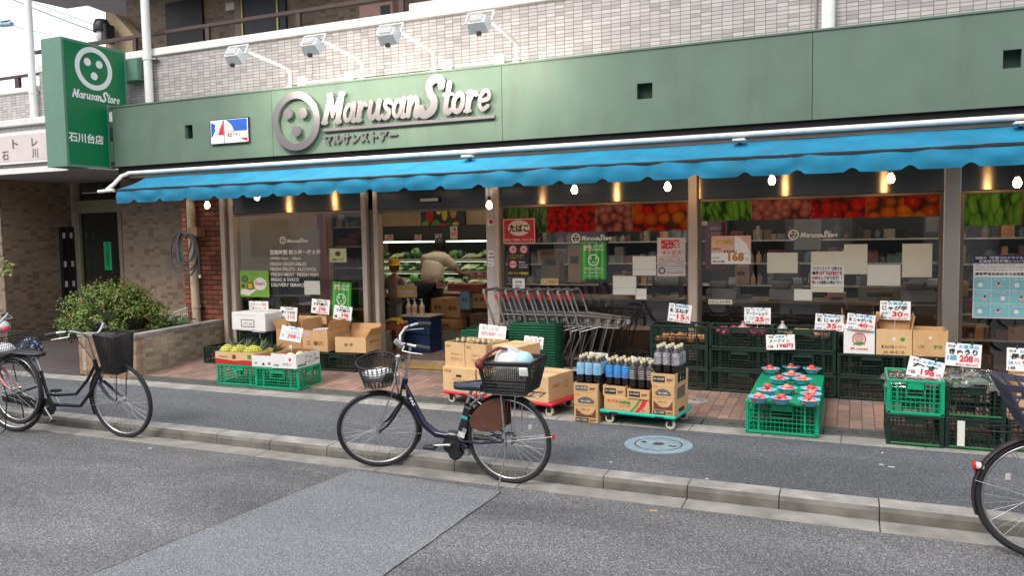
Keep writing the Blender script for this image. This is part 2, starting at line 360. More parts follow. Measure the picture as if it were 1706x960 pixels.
GL = {'M': (1.32, [([(.1, .12), (.3, 1.42)], .3), ([(.3, 1.42), (.6, .42)], .26), ([(.6, .42), (.98, 1.42)], .2), ([(1.02, 1.42), (1.0, .12)], .34), ([(-.04, .09), (.26, .09)], .18), ([(.82, .09), (1.2, .09)], .18), ([(.12, 1.46), (.34, 1.46)], .17), ([(.98, 1.46), (1.2, 1.46)], .17)]),
      'a': (.88, [(_ell(.34, .48, .24, .38), .2), ([(.66, .9), (.64, .2), (.8, .1)], .28)]), 'r': (.7, [([(.18, .9), (.18, .1)], .3), ([(.2, .5), (.38, .86), (.58, .8)], .22), ([(.04, .92), (.2, .92)], .14), ([(.02, .07), (.36, .07)], .14)]),
      'u': (.94, [([(.16, .9), (.16, .35), (.34, .1), (.6, .3)], .24), ([(.7, .92), (.68, .25), (.84, .1)], .28)]), 's': (.66, [([(.54, .78), (.34, .9), (.16, .74), (.28, .54), (.48, .4), (.48, .18), (.28, .07), (.08, .18)], .22)]),
      'n': (.94, [([(.18, .92), (.18, .1)], .28), ([(.2, .55), (.42, .88), (.64, .72), (.64, .1), (.8, .08)], .25), ([(.04, .92), (.2, .92)], .14)]), 'S': (1.2, [([(1.02, 1.36), (.95, 1.62), (.6, 1.72), (.28, 1.48), (.42, 1.06), (.72, .72), (.72, .3), (.42, .08), (.1, .1), (.02, .36)], .38)]),
      't': (.62, [([(.3, 1.42), (.28, .3), (.44, .08), (.6, .16)], .26), ([(.04, .92), (.58, .92)], .14)]), 'o': (.8, [(_ell(.38, .48, .27, .4), .24)]), 'e': (.76, [([(.14, .48), (.6, .56), (.56, .84), (.34, .93), (.13, .66), (.16, .28), (.38, .08), (.64, .22)], .19)])}
def brand(mb, o, ux, uy, w, h, mat, depth=.001, k=3, lift=.002, fat=1.0):
    """the shop's rounded italic lettering, fitted to w by h (h = cap height of M)"""
    strokes = []; x = 0
    for ch in 'MarusanStore':
        adv, ss = GL[ch]
        for pts, wd_ in ss: strokes.append(([(px_+x+py_*.22, py_) for px_, py_ in _crom(pts, k)], wd_*fat))
        x += adv
    sx = w/x; sy = h/1.6; o = Vector(o); ux = Vector(ux); uy = Vector(uy); n = ux.cross(uy).normalized()
    for si, (pts, wd_) in enumerate(strokes):
        z = depth+lift+si*.00015
        L = []; R = []
        for i, p in enumerate(pts):
            a = pts[max(i-1, 0)]; b = pts[min(i+1, len(pts)-1)]; dx, dy = b[0]-a[0], b[1]-a[1]; l = math.hypot(dx, dy) or 1
            L.append((p[0]-dy/l*wd_/2, p[1]+dx/l*wd_/2)); R.append((p[0]+dy/l*wd_/2, p[1]-dx/l*wd_/2))
        def arc(p, q, m_=4):
            cx, cy = (p[0]+q[0])/2, (p[1]+q[1])/2; a0 = math.atan2(p[1]-cy, p[0]-cx); r = math.hypot(p[0]-cx, p[1]-cy)
            return [(cx+r*math.cos(a0-PI*t/m_), cy+r*math.sin(a0-PI*t/m_)) for t in range(1, m_)]
        nL = len(L); P = L+R[::-1]; m2 = len(P)
        e1 = arc(L[-1], R[-1]); e0 = arc(R[0], L[0])
        def T(q, zz): return o+ux*(q[0]*sx)+uy*(q[1]*sy)+n*zz
        g_ = .00002 if depth < .004 else .00006   # each stroke rises a hair along its length so that crossings never share a plane
        vs = [T(q, z+g_*(k_ if k_ < nL else m2-1-k_)) for k_, q in enumerate(P)]; fs = [(i, m2-1-i, m2-2-i, i+1) for i in range(nL-1)]
        b1 = len(vs); vs += [T(q, z+g_*(nL-1)) for q in e1]; fs.append(tuple([nL-1, nL]+list(range(b1+len(e1)-1, b1-1, -1))))
        b0 = len(vs); vs += [T(q, z) for q in e0]; fs.append(tuple([m2-1, 0]+list(range(b0+len(e0)-1, b0-1, -1))))
        mb.add(vs, fs, mat)
        if depth > .004:
            ring = L+e1+R[::-1]+e0; kk = len(ring)
            mb.add([T(q, z) for q in ring]+[T(q, 0) for q in ring], [(i, (i+1) % kk, (i+1) % kk+kk, i+kk) for i in range(kk)], mat)
def annulus(mb, o, ux, uy, r0, r1, mat, depth=.001, n=36, lift=.002):
    o = Vector(o); ux = Vector(ux); uy = Vector(uy); nn = ux.cross(uy).normalized(); vs = []
    for r in (r0, r1):
        for z in (depth+lift, 0 if depth > .004 else depth+lift-.0003):
            for j in range(n): t = 2*PI*j/n; vs.append(o+ux*(r*math.cos(t))+uy*(r*math.sin(t))+nn*z)
    fs = []
    for j in range(n):
        q = (j+1) % n
        fs += [(j, 2*n+j, 2*n+q, q), (2*n+j, 3*n+j, 3*n+q, 2*n+q), (j, q, n+q, n+j)]
    mb.add(vs, fs, mat)
def disc(mb, o, ux, uy, r, mat, depth=.001, n=20, lift=.002, ry=None):
    ry = ry or r; o = Vector(o)+Vector(ux).cross(Vector(uy)).normalized()*(depth+lift)
    mb.prism([(r*math.cos(2*PI*j/n), ry*math.sin(2*PI*j/n)) for j in range(n)], o, ux, uy, depth, mat)
def face_mark(mb, o, ux, uy, r, mat, depth=.001, lift=.002, n=36):
    """the shop's round emblem: a ring with three dots"""
    annulus(mb, o, ux, uy, r*.76, r, mat, depth, n, lift)
    for a, b in ((-.33, .27), (.3, .25), (0, -.34)): disc(mb, Vector(o)+Vector(ux)*(a*r)+Vector(uy)*(b*r), ux, uy, r*.185, mat, depth, 16, lift)
# ================================================================== MATERIALS IN USE
T_UP = tile_mat('wall_tile_grey_pink', .113, .042, .0062, [((.44, .405, .40), 4), ((.41, .375, .37), 4), ((.36, .33, .328), 2), ((.48, .45, .44), 3), ((.33, .30, .30), 1)], (.13, .12, .12), .35, dirt=.08)
T_EN = tile_mat('wall_tile_beige', .115, .05, .005, [((.27, .20, .14), 5), ((.24, .175, .12), 4), ((.16, .105, .07), 2), ((.21, .15, .105), 3)], (.2, .16, .12), .55, dirt=.15)
T_PL = tile_mat('planter_tile', .12, .055, .005, [((.36, .31, .24), 4), ((.30, .25, .19), 3), ((.24, .2, .15), 2), ((.41, .36, .28), 2)], (.26, .23, .18), .5, dirt=.15)
T_PO = tile_mat('planter_tile_orange', .12, .055, .005, [((.34, .2, .12), 3), ((.28, .16, .1), 2), ((.39, .25, .16), 1)], (.24, .17, .12), .5, dirt=.15)
T_RB = tile_mat('red_brick', .22, .072, .014, [((.23, .062, .03), 4), ((.18, .05, .026), 3), ((.28, .085, .042), 2), ((.12, .04, .025), 1)], (.025, .015, .012), .75, off=.5, bump=.9, dirt=.2)
PAVE = tile_mat('brick_paving', .2, .1, .006, [((.30, .19, .15), 4), ((.25, .155, .125), 4), ((.2, .135, .115), 3), ((.33, .195, .14), 1), ((.24, .18, .16), 2)], (.06, .05, .045), .8, axis='XY', off=.5, dirt=.22)
PAVE2 = tile_mat('entrance_paving', .3, .3, .004, [((.085, .068, .066), 1), ((.078, .064, .062), 1)], (.05, .04, .04), .7, axis='XY', dirt=.15)
ROAD = asphalt('road_asphalt', (.128, .129, .133), 1.25, 170, (.26, .26, .26), .32)
SIDE = asphalt('sidewalk_asphalt', (.10, .106, .116), 1.2, 200, (.22, .23, .25), .22)
PATCH = asphalt('patch_asphalt', (.185, .193, .208), 1.08, 230, (.27, .28, .3), .1)
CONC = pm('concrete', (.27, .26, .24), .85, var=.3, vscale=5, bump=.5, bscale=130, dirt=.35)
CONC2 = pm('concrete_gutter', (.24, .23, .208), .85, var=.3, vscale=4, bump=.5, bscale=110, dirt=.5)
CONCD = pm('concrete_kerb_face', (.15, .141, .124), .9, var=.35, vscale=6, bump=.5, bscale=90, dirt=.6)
GRATE = pm('drain_cover_grey', (.075, .08, .075), .8, var=.25, vscale=9, bump=.3, bscale=90)
WHT = pm('white_paint', (.78, .78, .76), .45, var=.05)
WHTD = pm('white_paint_worn', (.66, .66, .64), .5, var=.08, dirt=.35)
COPE = pm('coping_paint', (.72, .71, .68), .6, var=.08, vscale=12, bump=.15, bscale=60, dirt=.12)
SOFF = pm('soffit_paint', (.33, .31, .31), .8, var=.08, dirt=.15)
BRN = pm('brown_metal', (.06, .035, .03), .45, .2, var=.15)
BLK = pm('black_paint', (.012, .012, .013), .45, var=.2)
DRK = pm('dark_interior', (.025, .022, .02), .7, var=.2)
FASC = pm('fascia_green', (.118, .18, .14), .55, var=.07, vscale=3, bump=.05, bscale=200, dirt=.34, spec=.3)
FASCD = pm('fascia_green_dark', (.05, .11, .08), .6)
SIGNG = pm('sign_green', (.0, .17, .06), .35, var=.03, vscale=2, dirt=.03)
SIGNF = pm('sign_case_green', (.12, .24, .18), .5, var=.05, dirt=.15)
ALU = pm('aluminium', (.50, .41, .35), .4, .25, var=.08, dirt=.1)
ALUD = pm('aluminium_dark', (.2, .16, .13), .4, .6, var=.1)
STEEL = brushed('brushed_steel', (.56, .52, .47), .3, .7, .25)
SHUT = brushed('shutter_case', (.17, .155, .15), .19, .97, .25)
CHROME = pm('polished_steel', (.62, .6, .6), .2, 1.0, var=.06)
LETTER = pm('letter_steel', (.50, .46, .47), .3, 1.0, var=0)
GLASS = glass_mat('shop_glass', (.93, .93, .92), 0, 3.6)
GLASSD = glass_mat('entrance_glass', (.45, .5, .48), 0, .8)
FILM = glass_mat('frosted_film', (.75, .77, .74), .32, .6, .2)
PVC = pm('pipe_cream', (.52, .43, .31), .45, var=.08, dirt=.3)
WPIPE = pm('pipe_white', (.8, .8, .78), .4, var=.04, dirt=.08)
RX, UZ, PY = Vector((1, 0, 0)), Vector((0, 0, 1)), Vector((0, 1, 0))
def zg(Y):
    for a, b, z0, z1 in ((-99, 5.22, 0, 0), (5.22, 6.91, .093, .1), (6.91, 8.8, .1, .2), (8.8, 99, .2, .2)):
        if Y <= b: return z0+(z1-z0)*max(0, (Y-a))/(b-a) if a > 0 else 0
    return .2
# ================================================================== GROUND
m = MB(); m.quad((-300, -300, -.02), (300, -300, -.02), (300, 300, -.02), (-300, 300, -.02), ROAD); struct(m, 'ground')
m = MB(); m.quad((-60, -14, 0), (40, -14, 0), (40, 5.032, 0), (-60, 5.032, 0), ROAD); struct(m, 'road')
m = MB()
pp = [OZ(588, 784, 0), OZ(836, 820, 0), OZ(640, 960, 0), OZ(480, 1120, 0), OZ(-160, 1120, 0), OZ(150, 960, 0)]
rnd = random.Random(3); poly = []
for i in range(6):
    a, b = pp[i], pp[(i+1) % 6]
    for k in range(12):
        p = a.lerp(b, k/12); poly.append((p.x+rnd.uniform(-.005, .005), min(p.y+rnd.uniform(-.004, .004), 5.02), .004))
m.add(poly[::-1], [tuple(range(len(poly)))], PATCH); TAR = pm('tar_seam', (.06, .061, .064), .8, var=.4, vscale=30)
cxy = Vector((sum(p[0] for p in poly)/len(poly), sum(p[1] for p in poly)/len(poly), 0))
for i in range(len(poly)):
    a, b = Vector(poly[i]), Vector(poly[(i+1) % len(poly)]); w_ = rnd.uniform(.0008, .003)
    if a.y > 5.0 and b.y > 5.0: continue
    d_ = (b-a).normalized(); n_ = Vector((-d_.y, d_.x, 0))*w_; up_ = Vector((0, 0, .0025)); m.quad(a-n_+up_, b-n_+up_, b+n_+up_, a+n_+up_, TAR)
struct(m, 'road_patch')
m = MB()
for i in range(-16, 20):
    x = .175+i*1.17; m.box(x+.003, x+1.167, 5.03, 5.217, -.05, .005+rnd.uniform(0, .002), CONC2, .004)
struct(m, 'gutter')
m = MB()
for i in range(-70, 60):
    x = .175-.585*0+i*.585; dz = rnd.uniform(-.002, .002); dy = rnd.uniform(-.003, .003)
    # a kerb stone: chamfered front edge
    x0, x1 = x+.003, x+.581
    pr = [(5.218+dy, -.05), (5.222+dy, .06), (5.238+dy, .086+dz), (5.25+dy, .092+dz), (5.385, .093+dz), (5.39, -.05)]
    vs = [(x0, a, b) for a, b in pr]+[(x1, a, b) for a, b in pr]
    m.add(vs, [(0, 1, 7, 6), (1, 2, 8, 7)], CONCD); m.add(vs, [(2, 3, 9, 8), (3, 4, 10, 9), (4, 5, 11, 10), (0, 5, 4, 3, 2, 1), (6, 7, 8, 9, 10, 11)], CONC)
m.box(-60, 40, 5.24, 5.38, -.06, .07, BLK)
struct(m, 'kerb')
m = MB(); m.quad((-60, 5.388, .091), (40, 5.388, .091), (40, 6.68, .097), (-60, 6.68, .097), SIDE); struct(m, 'sidewalk')
m = MB()
for i in range(-40, 40):
    x = -.06+i*.6; m.box(x+.002, x+.598, 6.675, 6.91, .0, .101+rnd.uniform(-.0015, .0015), CONC, .004)
struct(m, 'sidewalk_edging')
m = MB()
for i in range(-24, 24):
    x = .3+i*.5
    if x < -8.6: continue
    m.box(x+.004, x+.496, 6.915, 7.145, .03, .108, GRATE, .006)
    for k in range(3): m.box(x+.1+k*.12, x+.16+k*.12, 6.99, 7.005, .108, .1095, BLK)
struct(m, 'drain_covers')
def slope(m, x0, x1, ya, yb, mat, dz=0):
    m.quad((x0, ya, zg(ya)+dz), (x1, ya, zg(ya)+dz), (x1, yb, zg(yb)+dz), (x0, yb, zg(yb)+dz), mat)
m = MB(); slope(m, -9.0, 6, 7.15, 8.86, PAVE); m.quad((-9.0, 7.1, .06), (6, 7.1, .06), (6, 7.15, .1127), (-9.0, 7.15, .1127), GRATE); struct(m, 'brick_pavement')
m = MB(); m.quad((-30, 6.91, .103), (-8.95, 6.91, .103), (-8.95, 10.6, .14), (-30, 10.6, .14), PAVE2); struct(m, 'entrance_pavement')
# yellow studded mat at the shop door
TACT = tile_mat('tactile_yellow', .05, .05, .012, [((.42, .27, .06), 1), ((.36, .23, .06), 1)], (.2, .13, .05), .8, axis='XY', bump=1.0, dirt=.3)
a, b = OZ(676, 612, .17), OZ(775, 612, .17)
m = MB(); y0 = a.y-.1; m.quad((a.x-.6, y0, zg(y0)+.006), (b.x+.3, y0, zg(y0)+.006), (b.x+.3, y0+.3, zg(y0+.3)+.006), (a.x-.6, y0+.3, zg(y0+.3)+.006), TACT)
wone(m, 'tactile_paving', 'yellow studded paving strip on the bricks in front of the shop door', 'tactile paving', (a.x, y0, .16))
m = MB(); m.quad((-60, -17, .1), (40, -17, .1), (40, -14, .1), (-60, -14, .1), SIDE); m.quad((-60, -14, .0), (40, -14, .0), (40, -14, .1), (-60, -14, .1), CONC); struct(m, 'opposite_sidewalk')
opp = thing('unseen_opposite_building', 'unseen grey brown row of low buildings across the street behind the viewer', 'building', (-8, -12, 0)); OPW = pm('opposite_wall', (.42, .395, .385), .85, var=.1, dirt=.2)  # unseen houses opposite, added to cut low sky light and glass reflections
m = MB()
for i, (x0, x1, h) in enumerate(((-42, -27, 8.5), (-26.9, -15, 10), (-14.9, -3, 7.6), (-2.9, 9, 9.5), (9.1, 24, 8))): m.box(x0, x1, -20, -9.5-.3*(i % 2), .0, h, OPW)
wpart(m, 'wall', opp)
for i in range(16):
    for z in (1.0, 4.4): m = MB(); m.box(-40+i*4, -38+i*4, -9.49, -9.44, z, z+1.6, pm('opposite_glass', (.05, .055, .06), .15)); wpart(m, 'window', opp)
# ================================================================== SHOP BUILDING
FY, WY = 8.8, 8.95
bld = thing('shop_building', 'tiled apartment building whose ground floor is the grocery shop', 'building', (-4, WY, 0))
def wp(mb, name, parent=bld, label=None): return wpart(mb, name, parent, label)
PAR_T, PAR_B = 4.645, 4.535
m = MB(); m.box(-12.11, 6, WY, WY+.18, 3.0, PAR_B, T_UP); m.box(-12.11, -11.92, WY-.02, WY, 3.0, 4.56, T_UP)
# to the left of the corner post the parapet is lower; to the right of x = 940 it is a full wall
m.box(-3.1, 6, WY+.001, WY+.18, PAR_T+.001, 7.2, T_UP); m.box(-15, -12.115, WY, WY+.18, 3.4, 4.25, T_UP)
wp(m, 'upper_wall')
m = MB(); m.box(-12.11, -3.12, WY-.035, WY+.22, PAR_B, PAR_T, COPE, .008); m.box(-15, -12.12, WY-.03, WY+.2, 4.25, 4.33, COPE, .008)
m.box(-5.2, 6, WY-.036, WY-.001, PAR_B+.002, PAR_T+.09, COPE, .008); wp(m, 'coping')
# corridor behind the parapet
m = MB(); m.box(-12.0, -3.0, 10.6, 10.8, 3.4, 7.2, T_EN); wp(m, 'corridor_wall'); m = MB()
ps = [OY(q[0], q[1], 10.3) for q in ((176, 110), (230, 100), (230, 66), (190, 22), (176, 19))]; m.prism([(p.x, p.z) for p in ps], (0, 10.3, 0), RX, UZ, .25, pm('tan_plaster', (.4, .31, .2), .8, var=.1)); wp(m, 'tan_side_wall')
m = MB(); m.box(-15, -3, 9.13, 10.6, 3.42, 3.5, SOFF); wp(m, 'corridor_floor')
m = MB(); m.box(-11.6, -3, 9.0, 10.6, 6.05, 6.3, SOFF); 
ps = [OZ(q[0], q[1], 6.35) for q in ((20, -50), (50, 0), (112, 14), (146, 9), (176, 20), (190, 22), (232, 66), (300, 66), (300, -50))]
m.add([tuple(p) for p in ps]+[(p.x, p.y, 6.6) for p in ps], [tuple(range(9))[::-1], tuple(range(9, 18))]+[(i, (i+1) % 9, (i+1) % 9+9, i+9) for i in range(9)], SOFF)
wp(m, 'upper_slab')
def R(x0, y0, x1, y1, Y):
    ym, xm = (y0+y1)/2, (x0+x1)/2
    return OY(x0, ym, Y).x, OY(x1, ym, Y).x, OY(xm, y1, Y).z, OY(xm, y0, Y).z
for (x0, x1, mat_) in ((277, 338, BLK), (392, 402, ALUD), (404, 477, pm('door_navy', (.02, .025, .04), .4, var=.1)),):
    a, b, c, d = R(x0, -60, x1, 70, 10.58); m = MB(); m.box(a, b, 10.55, 10.6, 3.5, 5.9, mat_)
    dd = wp(m, 'upstairs_door')
    if x0 == 404:
        h = MB()
        for xx in (403, 462): q = OY(xx, 20, 10.54); h.box(q.x-.015, q.x+.015, 10.53, 10.55, 3.5, 5.9, pm('gold_trim', (.5, .38, .15), .35, .8))
        wp(h, 'door_trim', dd)
a, b, c, d = R(371, 2, 389, 14, 10.5); m = MB(); m.box(a, b, 10.57, 10.598, c, d, WHTD); wp(m, 'notice_plate')
a, b, c, d = R(605, 8, 660, 26, 10.4); m = MB(); m.box(a, b, 10.3, 10.598, c-.6, d, pm('pink_panel', (.5, .3, .25), .7)); m.box(b-.2, b-.05, 10.28, 10.3, d-.2, d-.05, BLK); wp(m, 'meter_box')
# rail on the parapet
rz = OY(420, 30, WY+.05).z
m = MB(); m.box(-12.3, -4.6, WY+.04, WY+.1, rz-.03, rz+.025, BRN, .008)
for xx in (225, 347, 499, 671): q = OY(xx, 60, WY+.07).x; m.box(q-.035, q+.035, WY+.045, WY+.095, PAR_T, rz-.03, BRN)
m.box(-15, -12.2, WY+.04, WY+.1, 4.52, 4.56, BRN, .006)
for q in (-12.75, -14): m.box(q-.05, q+.05, WY+.045, WY+.095, 4.33, 4.52, BRN)
wp(m, 'parapet_rail')
# ground-floor front: brick pier, posts, shutter housing, glazing
m = MB(); m.box(-9.16, OY(372, 400, FY).x, 8.9, 9.05, .1, 3.0, T_RB); wp(m, 'brick_pier')
def px2x(px_, Y=FY): return OY(px_, 400, Y).x
ZT = 2.145
m = MB(); m.box(px2x(392), 6, FY-.03, FY+.1, ZT, 3.0, SHUT); wp(m, 'shutter_housing')
W = {'a': (385, 609), 'd': (633, 812), 'b': (835, 1149), 'c': (1164, 1570), 'e': (1600, 2000)}
PJ = pm('post_pale', (.50, .46, .43), .5, .1, var=.08, dirt=.1)
posts = [(372, 379, .06, ALU), (380, 386, .02, ALUD), (386, 393, .05, ALU), (609, 617, .1, ALU), (618, 626, .03, ALUD), (626, 633, .06, ALU), (812, 826, .04, PJ), (827, 835, .08, ALU), (1149, 1164, .1, ALU), (1569, 1597.5, .12, STEEL)]
for x0, x1, pr, mm in posts:
    m = MB(); m.box(px2x(x0)+.002, px2x(x1)-.002, FY-pr, FY+.08, .17, 2.62, mm, .006); wp(m, 'door_post' if mm is PJ else ('steel_post' if mm is STEEL else 'window_post'))
for k, (x0, x1) in W.items():
    a, b = px2x(x0), px2x(x1)
    if k == 'd':
        m = MB(); m.box(a-.1, b+.05, FY-.01, FY+.12, ZT-.045, ZT-.002, ALUD, .004); wp(m, 'door_head'); m = MB(); m.box(a, b, FY-.005, FY+.1, .18, .212, ALUD); wp(m, 'door_sill'); continue
    m = MB(); m.box(a, b, FY, FY+.05, .2, .3, ALUD, .005); m.box(a, b, FY, FY+.05, ZT-.035, ZT-.002, ALUD, .005)
    for q in (a, b-.03): m.box(q, q+.03, FY, FY+.05, .301, ZT-.036, ALUD)
    w_ = wp(m, 'window')
    g = MB(); g.quad((a+.03, FY+.025, .3), (b-.03, FY+.025, .3), (b-.03, FY+.025, ZT-.035), (a+.03, FY+.025, ZT-.035), GLASS); wp(g, 'window_pane', w_)
# the door leaf slid half open at the left of the doorway
# interior shell
INW = pm('inside_wall_beige', (.42, .31, .19), .8, var=.08); INF = pm('inside_floor', (.16, .11, .095), .5, var=.15)
m = MB(); m.box(-9.2, 5, 13.0, 13.1, .1, 3.0, INW); m.box(-9.2, -9.1, 9.06, 13.0, .1, 3.0, INW); wp(m, 'inside_wall')
m = MB(); m.quad((-9.1, 8.86, .2), (5, 8.86, .2), (5, 13, .2), (-9.1, 13, .2), INF); wp(m, 'inside_floor')
m = MB(); m.quad((-9.1, 8.9, 2.9), (-9.1, 13, 2.9), (5, 13, 2.9), (5, 8.9, 2.9), pm('inside_ceiling', (.5, .46, .4), .8)); m.quad((5, 8.9, .1), (5, 13, .1), (5, 13, 3), (5, 8.9, 3), INW); wp(m, 'inside_ceiling')
# entrance on the left: side wall, glazed door, tiled jambs
m = MB(); m.box(-12.9, -12.7, 8.55, 9.9, .05, 2.83, T_EN); m.box(-16, -12.902, 8.6, 8.8, .05, 2.83, T_EN); wp(m, 'entrance_side_wall')
DX = [OY(q, 450, 9.9).x for q in (125, 135, 224, 240)]
m = MB(); m.box(-12.7, DX[0]-.02, 9.9, 10.05, .05, 2.83, T_EN); m.box(DX[0]-.02, DX[1], 9.82, 10.0, .05, 2.83, T_UP); m.box(DX[2], DX[3], 9.82, 10.0, .05, 2.83, T_UP)
m.box(DX[3], -9.16, 9.5, 9.65, .05, 2.83, T_EN); m.box(-9.165, -9.16+.001, 9.05, 9.5, .05, 2.83, T_EN); wp(m, 'entrance_wall')
m = MB(); zt = OY(180, 333, 9.9).z; zb_ = OY(180, 354, 9.9).z
KHK = pm('door_lintel_khaki', (.30, .27, .17), .5, var=.1)
m.box(DX[1], DX[2], 9.8, 9.95, zb_, zt, KHK, .006); m.box(DX[1], DX[1]+.07, 9.85, 9.95, .12, 2.83, KHK); m.box(DX[2]-.05, DX[2], 9.85, 9.95, .12, zb_, KHK)
q = OY(207, 450, 9.9).x; m.box(q-.04, q+.04, 9.85, 9.95, .12, zb_-.001, KHK); m.box(DX[1]+.072, DX[2]-.052, 9.86, 9.94, .12, .22, KHK)
ed = wp(m, 'entrance_door')
g = MB(); g.quad((DX[1], 9.9, .12), (DX[2], 9.9, .12), (DX[2], 9.9, 2.83), (DX[1], 9.9, 2.83), GLASSD); wp(g, 'door_pane', ed)
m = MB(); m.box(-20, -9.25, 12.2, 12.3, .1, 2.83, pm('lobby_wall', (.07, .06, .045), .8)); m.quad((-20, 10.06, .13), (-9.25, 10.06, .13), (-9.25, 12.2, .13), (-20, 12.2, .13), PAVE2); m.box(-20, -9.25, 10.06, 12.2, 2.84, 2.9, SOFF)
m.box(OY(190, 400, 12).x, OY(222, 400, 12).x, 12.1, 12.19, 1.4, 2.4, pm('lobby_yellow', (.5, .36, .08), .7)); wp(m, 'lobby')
# canopy over the entrance with the arched name plate
m = MB(); m.box(-16, -9.9, 8.04, 9.9, 2.82, 2.838, SOFF); m.box(-16, -10.42, 8.03, 8.06, 2.818, 2.905, WHT, .005); m.box(-16, -10.42, 8.06, 8.95, 2.906, 3.52, T_UP)
m.box(-16, -10.42, 8.0, 8.97, 3.52, 3.62, COPE, .008); wp(m, 'entrance_canopy')
ax0, ax1, zb0 = -15.2, -10.42, 2.965
def archz(x): t = (x+12.6+2.0)/2.7; return 3.43-.17*max(0, (1-min(1, (x+14.6)/3.2)))**1.6
xs = [ax0+(ax1-ax0)*i/24 for i in range(25)]
ap = [(x, zb0) for x in xs]+[(x, archz(x)) for x in xs[::-1]]
m = MB(); m.prism(ap, (0, 8.0, 0), RX, UZ, .06, WHT)
m.prism([(x, z+.035) for x, z in ap[:25]]+[(x, z-.045) for x, z in ap[25:]], (0, 7.996, 0), RX, UZ, .003, pm('plate_pink_white', (.66, .58, .57), .5, var=.05))
GREY = pm('engraved_grey', (.13, .11, .11), .5)
for s, x0, y0, x1, y1 in (('レ', 52, 229, 62, 243), ('ト', 20, 232, 30, 247), ('川', 53, 247, 63, 263), ('石', 3, 252, 14, 267)):
    a, b, c, d = R(x0, y0, x1, y1, 7.99); write(m, s, (a, 7.994, c), RX, UZ, b-a, d-c, GREY, .015)
npl = wp(m, 'name_plate')
# intercom / letter boxes beside the glass door
m = MB(); xq = OX(103, 480, -12.69).y; xr = 9.88
for i, (ya, yb) in enumerate(((xq, xq+.12), (xq+.13, xr))): m.box(-12.7, -12.64, ya, yb, .4, 2.05-.0*i, BLK, .005)
for i in range(2):
    for zz in (1.0, 1.35, 1.85): m.box(-12.64, -12.635, xq+.03+i*.14, xq+.08+i*.14, zz, zz+.1, WHTD)
wone(m, 'letter_boxes', 'tall black letter box panel on the tiled wall left of the glass entrance door', 'letter box', (-12.7, xq, .4))
# ================================================================== FASCIA
FA = 8.4
fz0, fz1 = 2.87, 3.72
fas = thing('shop_fascia', 'long green metal sign band above the blue awning', 'sign band', (-4, FA, fz0))
seams = [-9.9]+[OY(q, 150, FA).x for q in (451.5, 836, 1353.2)]+[5.0]
holes = [(308, 208, 321, 231), (1061, 138, 1087, 164.5), (1671, 82, 1702, 113)]
for i in range(4):
    a, b = seams[i]+.003, seams[i+1]-.003; m = MB()
    hs_ = [R(*h, FA) for h in holes]; hs_ = [h for h in hs_ if a < h[0] < b]
    xx = a
    for h in hs_:
        m.box(xx, h[0], FA, FA+.05, fz0, fz1, FASC); m.box(h[0], h[1], FA, FA+.05, fz0, h[2], FASC); m.box(h[0], h[1], FA, FA+.05, h[3], fz1, FASC)
        m.box(h[0]-.02, h[1]+.02, FA+.14, FA+.15, h[2]-.02, h[3]+.02, FASCD)
        m.box(h[0]-.01, h[0]-.001, FA+.051, FA+.14, h[2], h[3], FASCD); m.box(h[0], h[1], FA+.051, FA+.14, h[3]+.001, h[3]+.01, FASCD); m.box(h[1]+.001, h[1]+.01, FA+.051, FA+.14, h[2], h[3], FASCD); m.box(h[0], h[1], FA+.051, FA+.14, h[2]-.01, h[2]-.001, FASCD)
        xx = h[1]
    m.box(xx, b, FA, FA+.05, fz0, fz1, FASC); wp(m, 'fascia_panel', fas)
m = MB(); m.box(-9.9, 5, FA+.16, WY-.002, fz0+.02, fz1-.001, FASCD); m.box(-9.9, 5, FA-.012, WY-.002, fz1+.001, fz1+.02, FASC); m.box(-9.9, 5, FA+.06, WY-.002, fz0-.16, fz0+.018, BLK); wp(m, 'fascia_back', fas)  # black lower box paints in the shade of the gap above the awning
# emblem and big letters
c = OY(498, 202.5, FA); m = MB(); face_mark(m, (c.x, FA-.03, c.z), RX, UZ, .375, LETTER, .035, 0, 48)
for v in m.v: pass
wp(m, 'emblem', fas)
a, b = OY(541, 190, FA).x, OY(826, 175, FA).x
zb, zt_ = OY(562, 206.5, FA).z, OY(562, 153.5, FA).z
m = MB(); brand(m, (a, FA, zb), RX, UZ, b-a-.06, (zt_-zb), LETTER, .05, 7, 0, 1.08); wp(m, 'brand_letters', fas)
a0, b0, c0, d0 = R(541, 207, 826, 214, FA); zz = OY(684, 206, FA).z
m = MB(); m.box(a0, b0, FA-.04, FA-.001, zz-.02, zz+.025, LETTER, .004); wp(m, 'underline_bar', fas)
a0, b0, c0, d0 = R(541, 221, 663, 240, FA); m = MB()
write(m, 'マルサンストアー', (a0, FA-.02, c0+.01), RX, UZ, b0-a0, d0-c0, LETTER, .03, lift=.01); write(m, 'マルサンストアー', (a0+.012, FA, c0), RX, UZ, b0-a0, d0-c0, BLK, .03, lift=.002); wp(m, 'katakana_letters', fas)  # black offset copy paints the letters' cast shadow on the band
